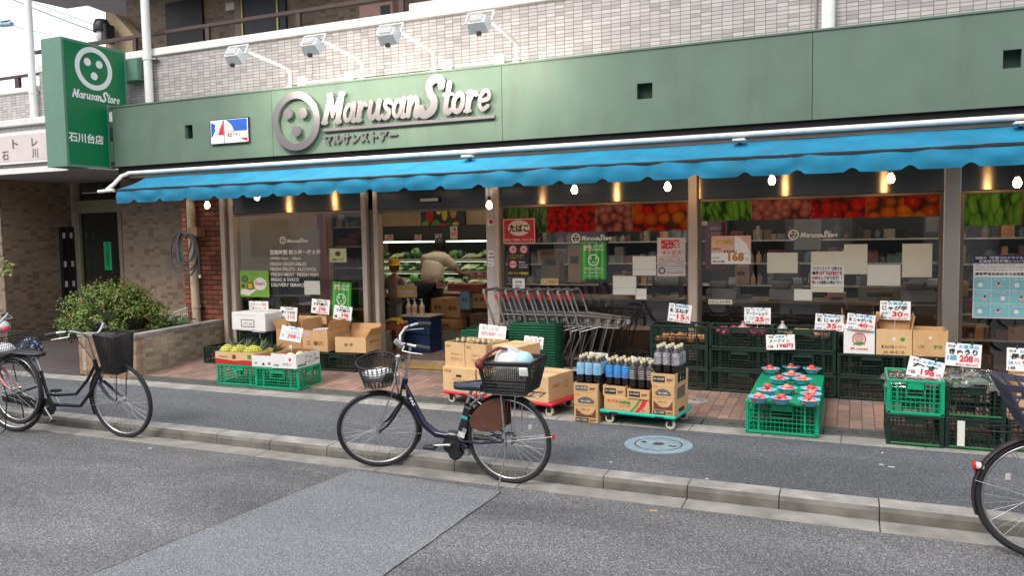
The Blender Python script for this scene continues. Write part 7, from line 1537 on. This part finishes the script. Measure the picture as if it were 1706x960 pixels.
wr_.tube(pts, .004, BLK, 5); wone(wr_, 'lamp_cable', 'thin black cable that the bulbs hang from under the awning', 'cable', (-4, 7.95, 2.5))
FLD = pm('floodlight_lens', (1.0, .93, .8), .3, var=0, emit=9)
def flood():
    t = thing('sign_floodlight', 'white floodlight', 'floodlight', (0, 0, 0), 'floodlights over the shop name'); m = MB()
    m.tube([(0, 0, 0), (0, 0, .17), (0, -.02, .21), (0, -.07, .235), (0, -.92, .33)], .021, WHT, 10); m.box(-.05, .05, -.04, .04, -.02, .012, WHT, .004); m.obj('arm', t)
    m = MB(); X = Matrix.Translation((0, -1.0, .22)) @ Matrix.Rotation(math.radians(-38), 4, 'X') @ Matrix.Scale(.84, 4); m.X = X
    a_ = [(-.11, -.05, -.07), (.11, -.05, -.07), (.13, .09, -.10), (-.13, .09, -.10), (-.09, -.05, .07), (.09, -.05, .07), (.12, .09, .10), (-.12, .09, .10)]
    m.add(a_, [(0, 1, 5, 4), (1, 2, 6, 5), (3, 0, 4, 7), (4, 5, 6, 7), (0, 3, 2, 1)], WHT)
    for k in range(7): m.box(-.08+.025*k, -.075+.025*k, -.085, -.05, -.06, .06, WHT)
    hd = m.obj('head', t); m = MB(); m.X = X; m.quad((-.12, .088, -.092), (.12, .088, -.092), (.112, .088, .092), (-.112, .088, .092), FLD); m.obj('lens', hd)
    m = MB(); 
    for s in (-1, 1): m.tube([(s*.02, -.9, .33), (s*.145, -.93, .34), (s*.15, -1.0, .22)], .011, WHT, 7)
    m.tube([(-.145, -.93, .34), (.145, -.93, .34)], .011, WHT, 7); m.box(.03, .07, -1.12, -1.08, .06, .10, BLK); m.obj('bracket', t); return t
fl = flood(); nmf = ['leftmost of the four above the round emblem', 'second from the left, above the letter M', 'third from the left, above the letter S', 'rightmost, beside the end of the shop name']
for i, (x, y) in enumerate(((484, 148), (604, 134), (723, 120), (861, 102))):
    p = OY(x, y, FA+.05); place(fl, (p.x, FA+.05, fz1+.022), 0, 'white floodlight on a bent arm, '+nmf[i])
    L = bpy.data.lights.new('floodlight_light', 'AREA'); L.energy = 12; L.color = (1.0, .9, .72); L.shape = 'RECTANGLE'; L.size = .22; L.size_y = .16; lo = bpy.data.objects.new('floodlight_light', L); C.objects.link(lo)
    lo.location = (p.x, FA+.05-.93, fz1+.13); lo.rotation_euler = (math.radians(52), 0, 0)
m = MB(); xa = OY(484, 148, FA+.05).x; xb2 = OY(868, 100, FA+.05).x
for q in (504, 583, 747, 834): p = OY(q, 130, FA+.05).x; m.box(p-.055, p+.055, FA+.01, FA+.09, fz1+.022, fz1+.14, WHT, .008)
for q0, q1 in ((512, 575), (759, 826)): m.cyl((OY(q0, 130, FA+.05).x, FA+.05, fz1+.06), (OY(q1, 130, FA+.05).x, FA+.05, fz1+.06), .02, WHT, 10)
m.tube([(xa, FA+.06, fz1+.05), (xb2, FA+.06, fz1+.05)], .006, BLK, 6); wone(m, 'lamp_wiring', 'white conduit with four small boxes along the top of the green band', 'conduit', (xa, FA+.05, fz1+.02))
# ================================================================== INSIDE THE SHOP
TUBE = pm('ceiling_tube_lit', (1.0, .86, .66), .4, var=0, emit=32)
def ceil_light(x, y, lab):
    t = thing('ceiling_light', lab, 'ceiling light', (x, y, 2.86), 'ceiling lights inside the shop'); m = MB(); m.box(-.62, .62, -.09, .09, -.0, .035, WHT); m.obj('housing', t)
    m = MB(); m.cyl((-.6, 0, -.03), (.6, 0, -.03), .018, TUBE, 10); m.obj('tube', t)
for i, (x, y) in enumerate([(-7.6, 10.4), (-5.6, 10.8), (-3.2, 10.6), (-1.0, 10.6), (1.2, 10.6)]): ceil_light(x, y, 'ceiling tube light inside, %s from the left' % ORD[i])
# refrigerated case seen through the door
CB0 = thing('refrigerated_case', 'long dark refrigerated case with lit shelves of vegetables at the back of the shop', 'display case', (-6.6, 12.2, .2))
CL = pm('case_dark', (.02, .02, .02), .5); SHF = pm('shelf_edge', (.55, .53, .48), .5); LIT = pm('case_light', (.85, 1.0, .8), .4, var=0, emit=2.2)
xA, xB = OY(618, 450, 12.1).x, OY(830, 450, 12.1).x; zs = [OY(715, q, 12.0).z for q in (403, 432, 452, 474)]
m = MB(); m.box(xA, xB, 12.7, 12.8, .2, zs[0]+.25, CL); m.box(xA, xB, 12.0, 12.8, zs[0]+.02, zs[0]+.28, CL, .02); m.box(xA, xB, 12.0, 12.8, .2, .75, CL, .02); wpart(m, 'case_body', CB0)
m = MB(); m.box(xA+.05, xB-.05, 12.06, 12.10, zs[0]-.01, zs[0]+.015, LIT); wpart(m, 'light_strip', CB0)
for z in zs[1:]: m = MB(); m.box(xA+.05, xB-.05, 12.07, 12.10, z-.05, z-.03, LIT); wpart(m, 'light_strip', CB0); m = MB(); m.box(xA, xB, 12.04, 12.7, z-.02, z, SHF); m.box(xA, xB, 12.02, 12.04, z-.045, z+.005, SHF); wpart(m, 'shelf', CB0)  # strips under these shelves are added to brighten the dark vegetables
VEGM = [pm('veg_leaf', (.10, .24, .04), .4, var=.4, island=.35), pm('veg_pale', (.45, .52, .25), .4, var=.3), pm('veg_dark', (.03, .09, .03), .4, var=.3), pm('veg_white', (.6, .6, .5), .4, var=.2)]
def vegp(k):
    m = MB(); r2 = random.Random(k)
    if k in (0, 2):
        for j in range(26): leaf(m, Vector((r2.uniform(-.05, .05), r2.uniform(-.08, .05), r2.uniform(.02, .13))), Vector((r2.uniform(-1, 1), -1, r2.uniform(-.2, 1))), .09, .03, VEGM[k])
    else:
        for j in range(3): m.tube([(-.05+.04*j, -.1, .02+.01*j), (-.03+.04*j, 0, .05), (-.02+.04*j, .1, .08)], [.012, .022, .014], VEGM[k], 8)
    return one(m, 'vegetable_pack', 'vegetables', 'vegetables', (0, 0, 0), 'packs of vegetables in the case')
vp_ = [vegp(k) for k in range(4)]; used = set(); r3 = random.Random(4)
for si, z in enumerate([.75]+zs[1:]):
    for i in range(19):
        k = r3.randrange(4); o = vp_[k] if k not in used else vp_[k].copy()
        if k in used: C.objects.link(o)
        used.add(k); o.location = (xA+.1+i*(xB-xA-.2)/18, 12.18+r3.uniform(-.03, .05), z+.002); o.scale = (1.15, 1, r3.uniform(.8, 1.3)); o['label'] = '%s vegetable pack, %s from the left on the %s lit shelf' % (['leafy green', 'pale green', 'dark green', 'white'][k], ORD[i], ['bottom', 'top', 'second', 'third'][si]); o['group'] = 'vegetable packs on the lit shelves'
m = MB(); a, b, c, d = R(683, 344, 757, 390, 12.5); m.box(a, b, 12.9, 12.95, c-.05, d+.1, CL); draw(m, (a, 12.9, c-.05), RX, UZ, b-a, d-c+.15, [('c', MRED, .2, .6, .12, .2), ('c', YEL, .55, .65, .09, .2), ('c', PRO, .75, .7, .1, .18), ('c', PRG, .35, .35, .14), ('c', INKR, .5, .3, .2, .08), ('c', VEGM[0], .1, .35, .12), ('c', YEL, .8, .35, .1, .06), ('c', VEGM[2], .65, .3, .1), ('c', VEGM[1], .42, .75, .08, .12)]); wone(m, 'vegetable_picture', 'large dark picture of colourful vegetables hung over the lit case', 'picture', (a, 12.9, c))
for i, (x0, x1, y0, y1, L_b) in enumerate(((641, 655, 391, 401, 'leftmost'), (691, 702, 391, 401, 'second'), (725, 736, 390, 401, 'third'), (750, 762, 377, 398, 'tilted, under the picture'), (784, 797, 453, 466, 'pink, low at the right'), (798, 811, 452, 466, 'pink, lowest right'), (727, 742, 467, 480, 'pink, in front of the bending woman'))):
    sheet('shelf_card', 'small card on the vegetable case, %s' % L_b, 'price card', (x0, y0, x1, y1), 11.95 if i < 4 else 10.3, pm('card_beige', (.5, .42, .38), .7) if i < 4 else PNK, [('t', '99円' if i % 2 else '150円', INKR, .1, .15, .8, .4, .04), ('t', '特価', INKK, .2, .62, .6, .3, .04)])  # first four cards are beige, the rest pink
# tables of boxes right of the woman
bx = [((718, 498, 740, 528), 10.2, CARD2, 'brown carton stacked behind the blue crates'), ((741, 500, 766, 530), 10.2, CARD2, 'brown carton right of the bending woman'), ((720, 534, 757, 551), 10.0, CARD2, 'flat brown carton on the floor inside the door'), ((766, 486, 781, 516), 10.2, pm('box_light_blue', (.18, .32, .42), .6), 'light blue box among the cartons inside'), ((783, 487, 812, 514), 10.3, CARD2, 'brown box under the pink cards inside'), ((745, 474, 800, 486), 10.2, pm('crate_red_brown', (.25, .06, .04), .6), 'red brown tray on the cartons inside'), ((782, 524, 812, 545), 10.0, pm('box_dark_brown', (.1, .05, .03), .7), 'dark brown box low at the right inside the door')]
for rc, Y, mt, lb in bx:
    a, b, c, d = R(*rc, Y); carton(lb, ((a+b)/2, Y+.2, c), b-a, .38, d-c, mt, 0, group='boxes inside the shop', front=[('t', '青果', BLKP, .2, .4, .6, .25)])
# blue crates with pump bottles, sign, stool with bananas
BLC = pm('crate_blue', (.006, .028, .09), .45, var=.2)
Yb = 9.32; a, b, c, d = R(671, 528, 716, 588, Yb)
for k in range(2):
    t = thing('blue_crate', 'dark blue plastic crate inside the door, %s one' % ('lower', 'upper')[k], 'crate', ((a+b)/2, Yb+.17, .2+k*(d-.2)/2), 'blue crates inside the door'); h2 = (d-.2)/2-.004; w2 = b-a; m = MB()
    m.box(-w2/2, w2/2, -.17, .17, 0, h2, BLC, .008); m.obj('crate_body', t); m = MB()
    for z in (.012, h2*.45, h2-.025): m.box(-w2/2-.006, w2/2+.006, -.178, .176, z, z+.014, BLC, .003)
    for q in (-.32, 0, .32): m.box(q*w2-.008, q*w2+.008, -.177, -.169, .02, h2-.02, BLC)
    m.box(-.05, .05, -.1785, -.17, h2*.6, h2*.75, BLK); m.obj('ribs', t)
m = MB(); m.box(a-.02, b+.03, Yb-.02, Yb+.36, d+.001, d+.014, pm('board_pale', (.5, .4, .28), .7)); wone(m, 'board', 'pale board lying on the blue crates under the pump bottles', 'board', (a, Yb, d))
def pump(h, mt):
    t = thing('pump_bottle', 'pump bottle', 'pump bottle', (0, 0, 0), 'hand sanitizer pump bottles'); m = MB(); m.lathe([(.0, 0), (.034, 0), (.036, .01), (.036, h*.6), (.014, h*.72), (.013, h*.76)], mt, (0, 0, 0), 14); m.obj('bottle_body', t); m = MB(); m.cyl((0, 0, h*.76), (0, 0, h*.83), .014, WHT, 10); m.cyl((0, 0, h*.83), (0, 0, h*.95), .005, WHT, 6); m.box(-.035, .01, -.008, .008, h*.95, h, WHT, .003); m.obj('pump_head', t)
    m = MB(); m.lathe([(.0367, h*.12), (.0367, h*.5)], pm('pump_label', (.5, .3, .22), .5), (0, 0, 0), 14); m.obj('bottle_label', t); return t
pb = pump(.22, pm('bottle_cream', (.62, .5, .38), .35))
for q, nm in ((681, 'left'), (691, 'middle'), (703, 'right, smaller')):
    p = OY(q, 515, Yb+.1); place(pb, (p.x, Yb+.1, d+.015), 0, 'cream pump bottle on the blue crates inside the door, '+nm)
a, b, c, d2 = R(662, 476, 694, 496, 9.45); m = MB(); m.box(a, b, 9.45, 9.456, c, d2, CARD); draw(m, (a, 9.45, c), RX, UZ, b-a, d2-c, [('t', '手の消毒に', PAPW, .12, .36, .8, .24, .03), ('t', 'ご協力下さい', PAPW, .16, .08, .7, .2, .03)]); m.tube([((a+b)/2, 9.46, c), ((a+b)/2, 9.46, d)], .006, CARD, 5); wone(m, 'cardboard_sign', 'brown cardboard sign with white writing above the pump bottles inside', 'sign', ((a+b)/2, 9.45, c))
STO = pm('stool_red_brown', (.25, .06, .025), .5, var=.15); a, b, c, d = R(634, 543, 668, 552, 9.1); zt9 = d
t = thing('wooden_stool', 'red brown wooden stool with bananas just inside the door', 'stool', ((a+b)/2, 9.25, .2)); m = MB(); m.box(-.17, .17, -.17, .17, zt9-.26, zt9-.2, STO, .01); m.obj('stool_top', t)
for sx in (-1, 1):
    for sy in (-1, 1): m = MB(); m.box(sx*.13-.022, sx*.13+.022, sy*.13-.022, sy*.13+.022, 0, zt9-.2601, STO, .004); m.obj('leg', t)
BAN = pm('banana_yellow', (.62, .38, .03), .45, var=.25, vscale=14)
m = MB()
for k in range(5): m.tube([(.11*math.cos(a_)-.02, -.06+.035*k+.02*math.sin(a_*2), .01+.08*math.sin(a_)*.8) for a_ in [x*.35 for x in range(1, 9)]], [.006, .016, .019, .02, .02, .018, .014, .006], BAN, 8)
one(m, 'banana_bunch', 'bunch of bananas on the wooden stool inside the door', 'bananas', ((a+b)/2, 9.25, zt9))
m = MB(); ORG = pm('orange_fruit', (.6, .25, .03), .5)
for k in range(4): m.ball((.09+.03*(k % 2), -.1+.05*k, .03), .03, ORG, 10, 7)
one(m, 'orange_net', 'small pile of orange fruit behind the bananas on the stool', 'fruit', ((a+b)/2, 9.25, zt9))
# people
def skinned(name, pts, edges, rad, mat, parent, root=0, sub=2):
    me = bpy.data.meshes.new(name); me.from_pydata(pts, edges, []); me.update(); o = bpy.data.objects.new(name, me); C.objects.link(o)
    o.modifiers.new('s', 'SKIN'); 
    for i, v in enumerate(me.skin_vertices[0].data): v.radius = (rad[i], rad[i]) if not isinstance(rad[i], tuple) else rad[i]; v.use_root = (i == root)
    sb = o.modifiers.new('u', 'SUBSURF'); sb.levels = sub; sb.render_levels = sub
    dg = bpy.context.evaluated_depsgraph_get(); m2 = bpy.data.meshes.new_from_object(o.evaluated_get(dg)); o.modifiers.clear(); o.data = m2; bpy.data.meshes.remove(me)
    m2.materials.clear(); 
    for mm in (mat if isinstance(mat, list) else [mat]): m2.materials.append(mm)
    for p in m2.polygons: p.use_smooth = True
    o.parent = parent; o.name = name; return o
SKINM = pm('skin', (.42, .24, .16), .55, var=.06); HAIR = pm('hair_black', (.012, .01, .009), .5, var=.2); SHIRT = pm('shirt_beige', (.80, .72, .62), .85, var=.1, vscale=50); TROU = pm('trousers_black', (.02, .022, .025), .85)
wx = OY(715, 470, 10.6); WZ = .2
t = thing('person', 'woman seen from behind bending over the counter in a beige short-sleeved top and black trousers', 'person', (wx.x, 10.6, WZ)); 
pts = [(.02, 0, .86), (.0, .10, 1.02), (-.02, .20, 1.16), (-.02, .30, 1.24), (-.02, .35, 1.30), (-.02, .40, 1.36), (-.09, 0, .82), (-.09, -.01, .45), (-.09, .02, .06), (-.09, -.1, .03), (.12, 0, .82), (.13, .02, .45), (.14, .05, .06), (.14, -.08, .03),
       (-.19, .28, 1.22), (-.30, .30, 1.0), (-.26, .50, .92), (-.25, .58, .92), (.15, .28, 1.22), (.33, .36, 1.02), (.50, .52, .95), (.57, .58, .95)]
edges = [(0, 1), (1, 2), (2, 3), (3, 4), (4, 5), (0, 6), (6, 7), (7, 8), (8, 9), (0, 10), (10, 11), (11, 12), (12, 13), (3, 14), (14, 15), (15, 16), (16, 17), (3, 18), (18, 19), (19, 20), (20, 21)]
rad = [(.12, .08), (.12, .08), (.11, .07), (.09, .05), .045, .045, .1, .07, .045, .04, .1, .07, .045, .04, .048, .042, .034, .028, .048, .042, .034, .028]
skinned('body', pts, edges, rad, SKINM, t)
m = MB(); m.ball((-.02, .44, 1.42), 1, SKINM, 18, 14, (.078, .098, .115)); m.ball((-.02, .545, 1.40), .014, SKINM, 8, 6); m.ball((-.1, .44, 1.41), .02, SKINM, 8, 6, (.5, 1, 1.4)); m.ball((.06, .44, 1.41), .02, SKINM, 8, 6, (.5, 1, 1.4)); m.obj('head', t)
m = MB(); m.ball((-.02, .42, 1.44), 1, HAIR, 20, 14, (.1, .112, .125)); 
for i, v in enumerate(m.v): q = .008*noise.noise(Vector(v)*30); m.v[i] = (v[0]*(1+q), v[1]+q, v[2]+q)
m.obj('hair', t)
sp = [(.02, -.01, .84), (.0, .10, 1.02), (-.02, .20, 1.16), (-.02, .30, 1.25), (-.20, .28, 1.21), (-.28, .29, 1.07), (.16, .28, 1.21), (.29, .34, 1.07), (-.02, .345, 1.30)]
skinned('shirt', sp, [(0, 1), (1, 2), (2, 3), (3, 4), (4, 5), (3, 6), (6, 7), (3, 8)], [(.20, .15), (.19, .145), (.20, .15), (.195, .135), .10, .07, .10, .07, .075], SHIRT, t)
tp = [(.02, 0, .90), (-.09, 0, .80), (-.09, -.01, .45), (-.09, .02, .1), (.12, 0, .80), (.13, .02, .45), (.14, .05, .1)]
skinned('trousers', tp, [(0, 1), (1, 2), (2, 3), (0, 4), (4, 5), (5, 6)], [(.18, .14), .118, .085, .065, .118, .085, .065], TROU, t)
def hand(name, p, d_, parent, mat, s=1.0):
    p = Vector(p); d_ = Vector(d_).normalized(); sd_ = d_.cross(Vector((0, 0, 1))).normalized(); dn_ = Vector((0, 0, -1)); P_ = [tuple(p-d_*.02), tuple(p+d_*.05*s)]; E_ = [(0, 1)]; R_ = [(.028*s, .016*s), (.036*s, .014*s)]
    for k, L in enumerate((.052, .062, .058, .045)):
        o_ = (k-1.5)*.018*s; b_ = p+d_*.055*s+sd_*o_; i0 = len(P_); P_ += [tuple(b_), tuple(b_+d_*L*.55*s+dn_*.006*s), tuple(b_+d_*L*s*.9+dn_*.025*s)]; E_ += [(1, i0), (i0, i0+1), (i0+1, i0+2)]; R_ += [.009*s, .0085*s, .007*s]
    i0 = len(P_); P_ += [tuple(p+d_*.01*s-sd_*.035*s), tuple(p+d_*.04*s-sd_*.055*s+dn_*.012*s)]; E_ += [(0, i0), (i0, i0+1)]; R_ += [.011*s, .009*s]
    return skinned(name, P_, E_, R_, mat, parent, 0, 1)
hand('hand', (-.25, .58, .92), (0, 1, -.1), t, SKINM); hand('hand', (.57, .58, .95), (.6, .8, -.1), t, SKINM)
kx = OY(657, 470, 10.9); t = thing('person', 'small child in a yellow sun hat and light clothes standing left of the bending woman', 'person', (kx.x, 10.9, WZ))
kp = [(0, 0, .58), (0, 0, .78), (0, 0, .92), (0, 0, 1.0), (-.06, 0, .54), (-.06, 0, .3), (-.06, .01, .05), (-.06, -.08, .03), (.06, 0, .54), (.06, 0, .3), (.06, .01, .05), (.06, -.08, .03), (-.12, 0, .9), (-.16, -.03, .74), (-.1, -.12, .64), (.12, 0, .9), (.17, .0, .74), (.14, -.1, .66)]
skinned('body', kp, [(0, 1), (1, 2), (2, 3), (0, 4), (4, 5), (5, 6), (6, 7), (0, 8), (8, 9), (9, 10), (10, 11), (2, 12), (12, 13), (13, 14), (2, 15), (15, 16), (16, 17)], [(.1, .08), (.1, .08), (.09, .065), .04, .065, .045, .03, .028, .065, .045, .03, .028, .042, .032, .024, .042, .032, .024], SKINM, t)
skinned('clothes', [(0, 0, .56), (0, 0, .78), (0, 0, .93), (-.12, 0, .91), (-.15, -.02, .8), (.12, 0, .91), (.16, 0, .8)], [(0, 1), (1, 2), (2, 3), (3, 4), (2, 5), (5, 6)], [(.13, .1), (.115, .09), (.1, .075), .052, .045, .052, .045], pm('clothes_pink_white', (.5, .34, .32), .8, var=.5, vscale=14), t)
skinned('leggings', [(0, 0, .58), (-.06, 0, .52), (-.06, 0, .3), (-.06, .01, .1), (.06, 0, .52), (.06, 0, .3), (.06, .01, .1)], [(0, 1), (1, 2), (2, 3), (0, 4), (4, 5), (5, 6)], [(.12, .09), .075, .055, .04, .075, .055, .04], pm('leggings_grey', (.35, .33, .31), .8), t)
m = MB(); m.ball((0, 0, 1.11), 1, SKINM, 18, 14, (.075, .085, .1)); m.ball((0, -.085, 1.10), .011, SKINM, 8, 6)
for s in (-1, 1): m.ball((s*.028, -.075, 1.12), .009, BLK, 8, 6); m.ball((s*.076, 0, 1.1), .016, SKINM, 8, 6, (.5, 1, 1.3))
m.box(-.02, .02, -.084, -.078, 1.062, 1.068, pm('lips', (.35, .1, .09), .5), .002); m.obj('head', t)
m = MB(); m.ball((0, .012, 1.115), 1, HAIR, 16, 10, (.083, .085, .1)); m.obj('hair', t)
m = MB(); m.lathe([(0, 1.235), (.06, 1.23), (.088, 1.2), (.094, 1.155), (.10, 1.145), (.135, 1.125), (.137, 1.12), (.095, 1.135)], pm('hat_yellow', (.65, .36, .02), .8), (0, 0, 0), 24); m.obj('hat', t)
hand('hand', (-.1, -.12, .64), (0, -1, -.3), t, SKINM, .7); hand('hand', (.14, -.1, .66), (0, -1, -.3), t, SKINM, .7)
# produce table the woman leans on
t = thing('produce_table', 'low table of boxes and produce the woman reaches across', 'table', (wx.x+.4, 11.2, .2)); m = MB(); m.box(-.8, 1.0, -.02, .5, .62, .66, STO, .005); m.obj('table_top', t)
for sx in (-.75, .93):
    for sy in (.02, .45): m = MB(); m.box(sx-.02, sx+.02, sy-.02, sy+.02, 0, .62, STO); m.obj('leg', t)
# inner display stand seen in the left window
RC = pm('column_red', (.30, .05, .045), .6, var=.1); a, b, c, d = R(531, 340, 541, 560, 9.5); m = MB(); m.box(a, b, 9.5, 9.6, .2, 2.88, RC); wone(m, 'red_column', 'slim red column inside the left window', 'column', (a, 9.5, .2))
BOT = [pm('wine_dark', (.03, .04, .03), .2, var=.4, vscale=25), pm('pack_cream', (.26, .23, .18), .6, var=.6, vscale=45), pm('pack_teal', (.07, .11, .11), .5, var=.6, vscale=45), pm('pack_red', (.18, .05, .04), .5, var=.6, vscale=45), pm('pack_grey', (.18, .18, .18), .5, var=.6, vscale=45), pm('pack_brown', (.16, .10, .06), .5, var=.6, vscale=45), CARD2, pm('pack_dark', (.05, .045, .04), .5, var=.6, vscale=45)]
def shelf_unit(lab, x0, x1, Y, zs_, depth=.4, back=CL, seed=1, wdt=(.05, .11), boxes=True):
    t = thing('shelf_unit', lab, 'shelf', ((x0+x1)/2, Y, .2)); m = MB(); m.box(x0, x1, Y+depth-.02, Y+depth, .2, zs_[-1]+.3, back)
    for q in (x0, x1-.03): m.box(q, q+.03, Y, Y+depth-.021, .2, zs_[-1]+.3, back)
    wpart(m, 'shelf_frame', t); r_ = random.Random(seed)
    for z in zs_: m = MB(); m.box(x0+.031, x1-.031, Y, Y+depth-.021, z-.02, z, SHF); wpart(m, 'shelf_board', t)
    m = MB()
    for z in zs_:
        x = x0+.04
        while x < x1-.30:
            w = r_.uniform(*wdt)*r_.choice((1, 1, 1.6, 2.4)); h = r_.uniform(.07, .25); mt = BOT[r_.randrange(len(BOT))]
            if r_.random() < .45: m.lathe([(w*.42, 0), (w*.42, h*.65), (w*.14, h*.8), (w*.14, h)], mt, (x+w/2, Y+.08+w/2, z+.001), 8, capt=True)
            else: m.box(x, x+w*.92, Y+.03+r_.uniform(0, .03), Y+.2, z+.001, z+h, mt)
            x += w+(r_.uniform(.03, .2) if r_.random() < .2 else 0)
    o = wpart(m, 'shelf_goods', t); o['kind'] = 'stuff'; return t
za = [.35, .68, 1.0, 1.32, 1.65]
shelf_unit('tall wine and grocery shelf inside behind the right part of the left window', OY(543, 450, 10).x, OY(640, 450, 10.6).x, 10.2, za+[1.95], seed=2)
shelf_unit('dark shelf of drinks inside behind the frosted film window', OY(385, 500, 9.9).x, OY(520, 500, 9.9).x, 9.9, [.35, .62, .9], seed=5)
shelf_unit('shelf of packets at the back behind the carts window', OY(840, 450, 11.6).x, OY(1000, 450, 11.6).x, 11.6, za, seed=7)
shelf_unit('shelf of packets at the back behind the delivery poster', OY(1010, 450, 11.8).x, OY(1190, 450, 11.8).x, 11.8, za, seed=8)
shelf_unit('shelf of goods at the back behind the cash desks', OY(1210, 450, 11.8).x, OY(1570, 450, 11.8).x, 11.8, za, seed=9)
shelf_unit('shelf of goods at the back of the rightmost window', OY(1580, 450, 11.6).x, 4.6, 11.5, za, seed=11)
# dark framed picture seen in the left window, and a counter along the windows
m = MB(); a, b, c, d = R(440, 350, 500, 382, 11.0); m.box(a, b, 12.8, 12.85, c-.05, d+.25, CL); draw(m, (a, 12.8, c), RX, UZ, b-a, d-c+.2, [('c', PRO, .3, .3, .12), ('c', pm('fish_tan', (.4, .3, .2), .6), .62, .2, .3, .1)]); wone(m, 'dark_picture', 'dark hanging picture inside above the frosted film', 'picture', (a, 12.8, c))
CNT = pm('counter_dark', (.028, .024, .022), .4, var=.2); CNT2 = pm('counter_edge', (.22, .16, .1), .5)
t = thing('sales_counter', 'long dark counter inside along the windows', 'counter', (-1, 9.15, .2)); m = MB(); m.box(OY(850, 500, 9.15).x, OY(1560, 500, 9.15).x, 9.15, 9.6, .2, .98, CNT, .01); wpart(m, 'counter_body', t); m = MB(); m.box(OY(846, 500, 9.1).x, OY(1564, 500, 9.1).x, 9.1, 9.66, .981, 1.01, CNT2, .004); wpart(m, 'counter_top', t)
for i, (q, lb) in enumerate(((1205, 'left'), (1310, 'middle'), (1530, 'right'))):
    p = OY(q, 470, 9.35); t = thing('cash_register', 'grey cash register on the counter inside, %s one' % lb, 'cash register', (p.x, 9.35, 1.011), 'cash registers on the counter'); RG = pm('register_grey', (.28, .27, .25), .5, var=.1)
    m = MB(); m.box(-.17, .17, -.18, .18, 0, .12, RG, .01); m.box(-.15, .05, -.1, .12, .12, .2, RG, .02); m.obj('register_body', t); m = MB(); m.X = Matrix.Rotation(math.radians(-15), 4, 'X'); m.box(-.14, .14, .0, .03, .22, .42, BLK, .008); m.box(-.12, .12, .0301, .032, .24, .40, pm('screen_grey', (.1, .13, .15), .2)); m.obj('screen', t)
    m = MB(); m.cyl((.08, -.1, .2), (.17, -.1, .2), .05, WHTD, 14); m.obj('paper_roll', t)
for i, (rc, mt, lb) in enumerate([((902, 416, 932, 468), pm('box_tan', (.34, .24, .12), .7), 'tall tan box inside behind the small gold sticker'), ((946, 408, 968, 470), pm('box_pale_tan', (.5, .38, .22), .7), 'pale tan box inside left of the green poster'), ((1040, 455, 1056, 478), pm('box_red_dark', (.2, .05, .04), .7), 'dark red box inside behind the window papers'), ((1190, 475, 1220, 500), CARD2, 'brown carton inside under the 168 yen sign'), ((1224, 443, 1245, 475), CARD, 'upright brown carton inside right of the dark red banner'), ((1378, 488, 1410, 513), CARD, 'brown carton inside below the holiday notice'), ((1430, 478, 1502, 512), pm('machine_beige', (.3, .28, .2), .6), 'beige machine inside low in the widest window'), ((1515, 465, 1556, 486), pm('machine_silver', (.4, .4, .38), .4), 'silver roll machine inside at the right of the widest window')]):
    a, b, c, d = R(*rc, 9.4); m = MB(); m.box(-(b-a)/2, (b-a)/2, 0, .2, 0, d-c, mt, .008); m.box(-(b-a)*.3, (b-a)*.3, -.002, .0, (d-c)*.5, (d-c)*.7, BLKP); m.obj
    o = one(m, 'storage_box' if 'machine' not in lb else 'shop_machine', lb, 'box' if 'machine' not in lb else 'machine', ((a+b)/2, 9.4, c))
m = MB(); p = OY(1112, 468, 9.4); m.cyl((p.x-.14, 9.4, p.z), (p.x+.14, 9.4, p.z), .055, pm('roll_grey', (.38, .38, .36), .4), 18); m.box(p.x-.17, p.x-.15, 9.33, 9.47, 1.01, p.z+.07, BLK); m.box(p.x+.15, p.x+.17, 9.33, 9.47, 1.01, p.z+.07, BLK); wone(m, 'wrapping_roll', 'large grey roll of wrapping film inside below the delivery poster', 'roll', (p.x, 9.4, p.z))
m = MB(); a, b, c, d = R(1060, 480, 1150, 540, 9.05); 
for k, (x, y, w, h, mt) in enumerate(((1180, 505, 26, 20, BOT[4]), (1230, 492, 20, 14, BOT[2]), (1600, 470, 14, 24, BAN), (1606, 500, 16, 20, BOT[3]), (1255, 500, 30, 10, BOT[5]))):
    a, b, c, d = R(x, y, x+w, y+h, 9.3); q = MB(); q.box(-(b-a)/2, (b-a)/2, 0, .15, 0, d-c, mt, .01); one(q, 'goods_box', 'small goods box inside the window, %s' % ['grey, above the second crate column', 'teal, right of it', 'yellow, right of the steel post', 'red, low right of the steel post', 'mustard, above the red onions'][k], 'box', ((a+b)/2, 9.3, c))
